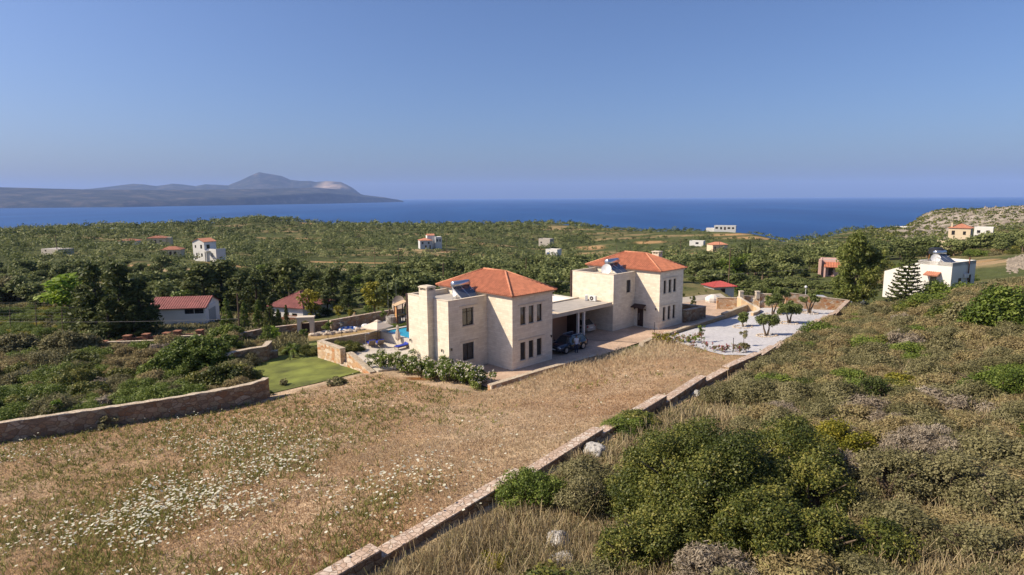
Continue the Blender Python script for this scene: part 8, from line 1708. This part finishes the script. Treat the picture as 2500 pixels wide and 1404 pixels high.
def on_white(x, y, z): c, s_ = math.cos(D(30)), math.sin(D(30)); return (p[0] + x * c - y * s_, p[1] + x * s_ + y * c, HZ + z)
solar_heater('solar_water_heater', on_white(1.7, .9, Hh - .38), D(20), 'solar water heater on the white house roof behind the pine', 1.05)
dish('satellite_dish', on_white(.8, 2.5, Hh - .38), (-.4, -.85, .35), .6, 'white satellite dish on the white house roof edge')
q = on_white(2.6, 3.3, Hh - .38); tk = empty('water_tank', q, 0, 'black plastic water tank on an orange stand on the white house', 'water tank')
mb = MB(); mb.tube([(0, 0, 1.15), (0, 0, 1.25), (0, 0, 1.9), (0, 0, 2.05), (0, 0, 2.1)], [.85, .92, .92, .7, .2], 18); mb.build('tank', mat('black_plastic', (.02, .021, .024), .5, .1, 3), tk, smooth=False)
for sx in (-.6, .6):
    for sy in (-.6, .6): mb = MB(); mb.tube([(sx, sy, 0), (sx * .9, sy * .9, 1.15)], .04, 6); mb.build('leg', mat('orange_steel', (.42, .16, .05), .6, .1, 3), tk)
# pink house behind the eucalyptus
p = at_house(2003, 672, 124); t = house('pink_house', p, D(-25), 4.7, 5, 3.0, 'pink house with orange tiled porch roof behind the eucalyptus', PINKW, 'flat', None, [('S', 3.2, 4.0, .7, 1.7)], [('S', 1.4, 2.3, 0, 1.8)], parapet=.3)
rb = MB(); tile_slope(rb, (.5, -1.6, 1.9), (4.6, -1.6, 1.9), (.5, -.02, 2.8), (4.6, -.02, 2.8), .28); rb.quad((.5, -1.6, 1.84), (4.6, -1.6, 1.84), (4.6, -.02, 2.72), (.5, -.02, 2.72)); rb.build('porch_roof', TILE, t); mb = MB(); mb.box(.5, .8, -1.6, -1.3, -1, 1.82); mb.box(-.5, .0, -1.2, 0, -1, 3.4); mb.build('pillar', PINKW, t)
# shed with red roof beside the road
p = at_house(1742, 728, 95); t = house('red_roof_shed', p, D(14), 3.7, 3.0, 1.75, 'small shed with bright red hipped roof beside the road', WHITEW, 'hip', mat('bright_red_roof', (.36, .06, .052), .6, .1, 2), (), [('S', 1.2, 2.1, -.3, 1.5)], 'shed', rh=.75, oh=.4)
# gate posts with railing on the court wall, white bollard rocks, bin, parked things behind the wall
q0, q1 = at_z(1809, 722.5, 1.9), at_z(1849, 723, 1.9); t = empty('gate_railing', q0, 0, 'two stone gate posts with dark railing on the court wall', 'railing'); dq = q1 - q0
for v in (Vector((0, 0, 0)), dq): mb = MB(); mb.box(v.x - .24, v.x + .24, v.y - .24, v.y + .24, -.3, .6); mb.box(v.x - .29, v.x + .29, v.y - .29, v.y + .29, .6, .67); mb.build('post', COPING, t)
for i in range(13): v = dq * ((i + .5) / 13); mb = MB(); mb.tube([(v.x, v.y, 0), (v.x, v.y, .5)], .018, 5); mb.build('bar', FRAME, t)
mb = MB(); mb.tube([(0, 0, .5), (dq.x, dq.y, .5)], .025, 6); mb.tube([(0, 0, .1), (dq.x, dq.y, .1)], .025, 6); mb.build('rail', FRAME, t)
p = at_z(1741, 736, .3); mb = MB(); rng = np.random.default_rng(8); mb.ball((0, 0, .2), .95, 11, 8, sc=(1.2, .9, .85), jit=.07, rng=rng); tag(mb.build('white_boulder', mat('whitewash', (.62, .58, .53), .9, .08, 3), None, loc=p), 'whitewashed boulder at the road edge left of the rubble wall panel', 'boulder')
p = at_z(1693, 750, .1); tag(link('cypress_shrub', tree_variant('cypress', L_DARK, 1)[0], None, p, 0, (.22, .22, .17)), 'small dark columnar cypress at the road beside the planter wall', 'cypress')
for i, (px, py, col, lab) in enumerate(((2010, 728, (.62, .62, .64), 'white car roof showing behind the far court wall'), (2092, 742, (.70, .70, .72), 'white car nose behind the corner of the court wall'))):
    p = at_y(px, py, 84 + i * 1); make_car((p.x, p.y, ground(p.x, p.y) + .02), D(-12 + 60 * i), lab, car_paint('white_car_paint' + ('_two' if i else ''), col), 4.2, 1.75, 1.5, True)['group'] = 'cars parked behind the court wall'
q = at_z(1972, 719, 1.9); mb = MB(); mb.tube([(0, 0, -1.2), (0, 0, .75)], .035, 6); mb.ball((0, 0, .92), .19, 10, 8); tag(mb.build('globe_lamp', WHITEMETAL, None, loc=q + Vector((0, .6, 0))), 'white globe lamp behind the court wall near the eucalyptus', 'lamp')
for i, (px, py) in enumerate(((905, 575), (2245, 582), (2330, 575))): pass
# rocks and low bushes of the headland at right
rng = np.random.default_rng(91); P, O, T, S = [], [], [], []; V, F = [], []
n = 0
for i in range(5200):
    t_ = rng.uniform(.59, 1.05); y = math.sqrt(rng.uniform(300 ** 2, 640 ** 2)); x = t_ * y; z = ground(x, y)
    if z < -14: continue
    nn = float(fbm(x, y, 95, 3, 1 / 26.))
    if rng.random() < .62 + .6 * nn + .5 * (t_ < .65):
        m_ = 16; d = rand_dirs(m_, rng); d[:, 2] = np.abs(d[:, 2]); P.append(np.array([x, y, z + .2]) + d * np.array([1.3, 1.3, .8]) * rng.uniform(.7, 1.4)); O.append(d); T.append(np.clip(.45 + .25 * rng.normal(size=m_), 0, 1)); S.append(np.full(m_, rng.uniform(.7, 1.0)))
    else:
        s = rng.uniform(.5, 1.7); k = len(V) * 6; o = np.array([[1, 0, 0], [0, 1, 0], [-1, 0, 0], [0, -1, 0], [0, 0, .9], [0, 0, -.4]]) * s * (1 + rng.normal(size=(6, 1)) * .3); a = rng.uniform(0, 6.28); c, s2 = math.cos(a), math.sin(a); o = np.stack([o[:, 0] * c - o[:, 1] * s2, o[:, 0] * s2 + o[:, 1] * c, o[:, 2]], 1); V.append(o + np.array([x, y, z + .1])); F += [(k, k + 1, k + 4), (k + 1, k + 2, k + 4), (k + 2, k + 3, k + 4), (k + 3, k, k + 4)]
v, f, tn = leaves(np.concatenate(P), np.concatenate(O), np.concatenate(S), rng, np.concatenate(T), .5, 1.2); tag(link('headland_scrub', np_mesh('headland_scrub', v, f, L_KERM, tn)), kind='stuff')
tag(link('headland_rocks', np_mesh('headland_rocks', np.concatenate(V), np.array(F), mat('headland_limestone', (.25, .21, .165), .95, .3, .3, bump=.5, bscale=2))), kind='stuff')
# rubble slope at the right edge
V, F = [], []
for i in range(700):
    px = rng.uniform(2462, 2530); py = 636 - (px - 2462) * .30 + rng.uniform(-16, 14); q = at_y(px, py, 108); z = ground(q.x, q.y); s = rng.uniform(.15, .5); k = len(V) * 6; o = np.array([[1, 0, 0], [0, 1, 0], [-1, 0, 0], [0, -1, 0], [0, 0, .9], [0, 0, -.4]]) * s * (1 + rng.normal(size=(6, 1)) * .3); y = q.y + rng.normal() * 6; x = q.x / q.y * y; V.append(o + np.array([x, y, ground(x, y) + .05])); F += [(k, k + 1, k + 4), (k + 1, k + 2, k + 4), (k + 2, k + 3, k + 4), (k + 3, k, k + 4)]
tag(link('rubble', np_mesh('rubble', np.concatenate(V), np.array(F), MATS['headland_limestone'])), kind='stuff')
# bushes along the slope between the white house and the headland
rng = np.random.default_rng(17); c = 0
for i in range(3000):
    t_ = rng.uniform(.52, 1.0); y = math.sqrt(rng.uniform(86 ** 2, 300 ** 2)); x = t_ * y; px = t_ * F_PX + CXP
    if px < 2110 and y < 130: continue
    if float(fbm(x, y, 97, 3, 1 / 20.)) < -.05: continue
    if any((x - a) ** 2 + (y - b) ** 2 < (r * .8) ** 2 for a, b, r in CLEAR): continue
    if not free(x, y, 3.4): continue
    kd = ['lentisk', 'dark', 'sage', 'thorn'][int(rng.integers(0, 4))]; s = rng.uniform(1.5, 3.0); put_bush(kd, int(rng.integers(0, 4)), x, y, s, rng.uniform(0, 6), 'on the slope behind the white house' if y < 170 else 'around the beige house at right', None, rng.uniform(.6, .9), -.2); placed.append((x, y, 3.0)); c += 1
    if c > 290: break
# ---------------------------------------------------------------- haze: one closed box of thin air round everything
mb = MB(); mb.box(-27000, 27000, -27000, 27000, SEA_Z - 60, 620)
hz = mb.build('haze', [])
mt = bpy.data.materials.new('haze_air'); mt.use_nodes = True; n = mt.node_tree; n.nodes.clear()
pv = n.nodes.new('ShaderNodeVolumePrincipled'); pv.inputs['Density'].default_value = 4.2e-5; pv.inputs['Color'].default_value = (.42, .60, 1.0, 1); pv.inputs['Anisotropy'].default_value = 0.0
ou = n.nodes.new('ShaderNodeOutputMaterial'); n.links.new(pv.outputs[0], ou.inputs['Volume'])
hz.data.materials.append(mt); tag(hz, kind='stuff')
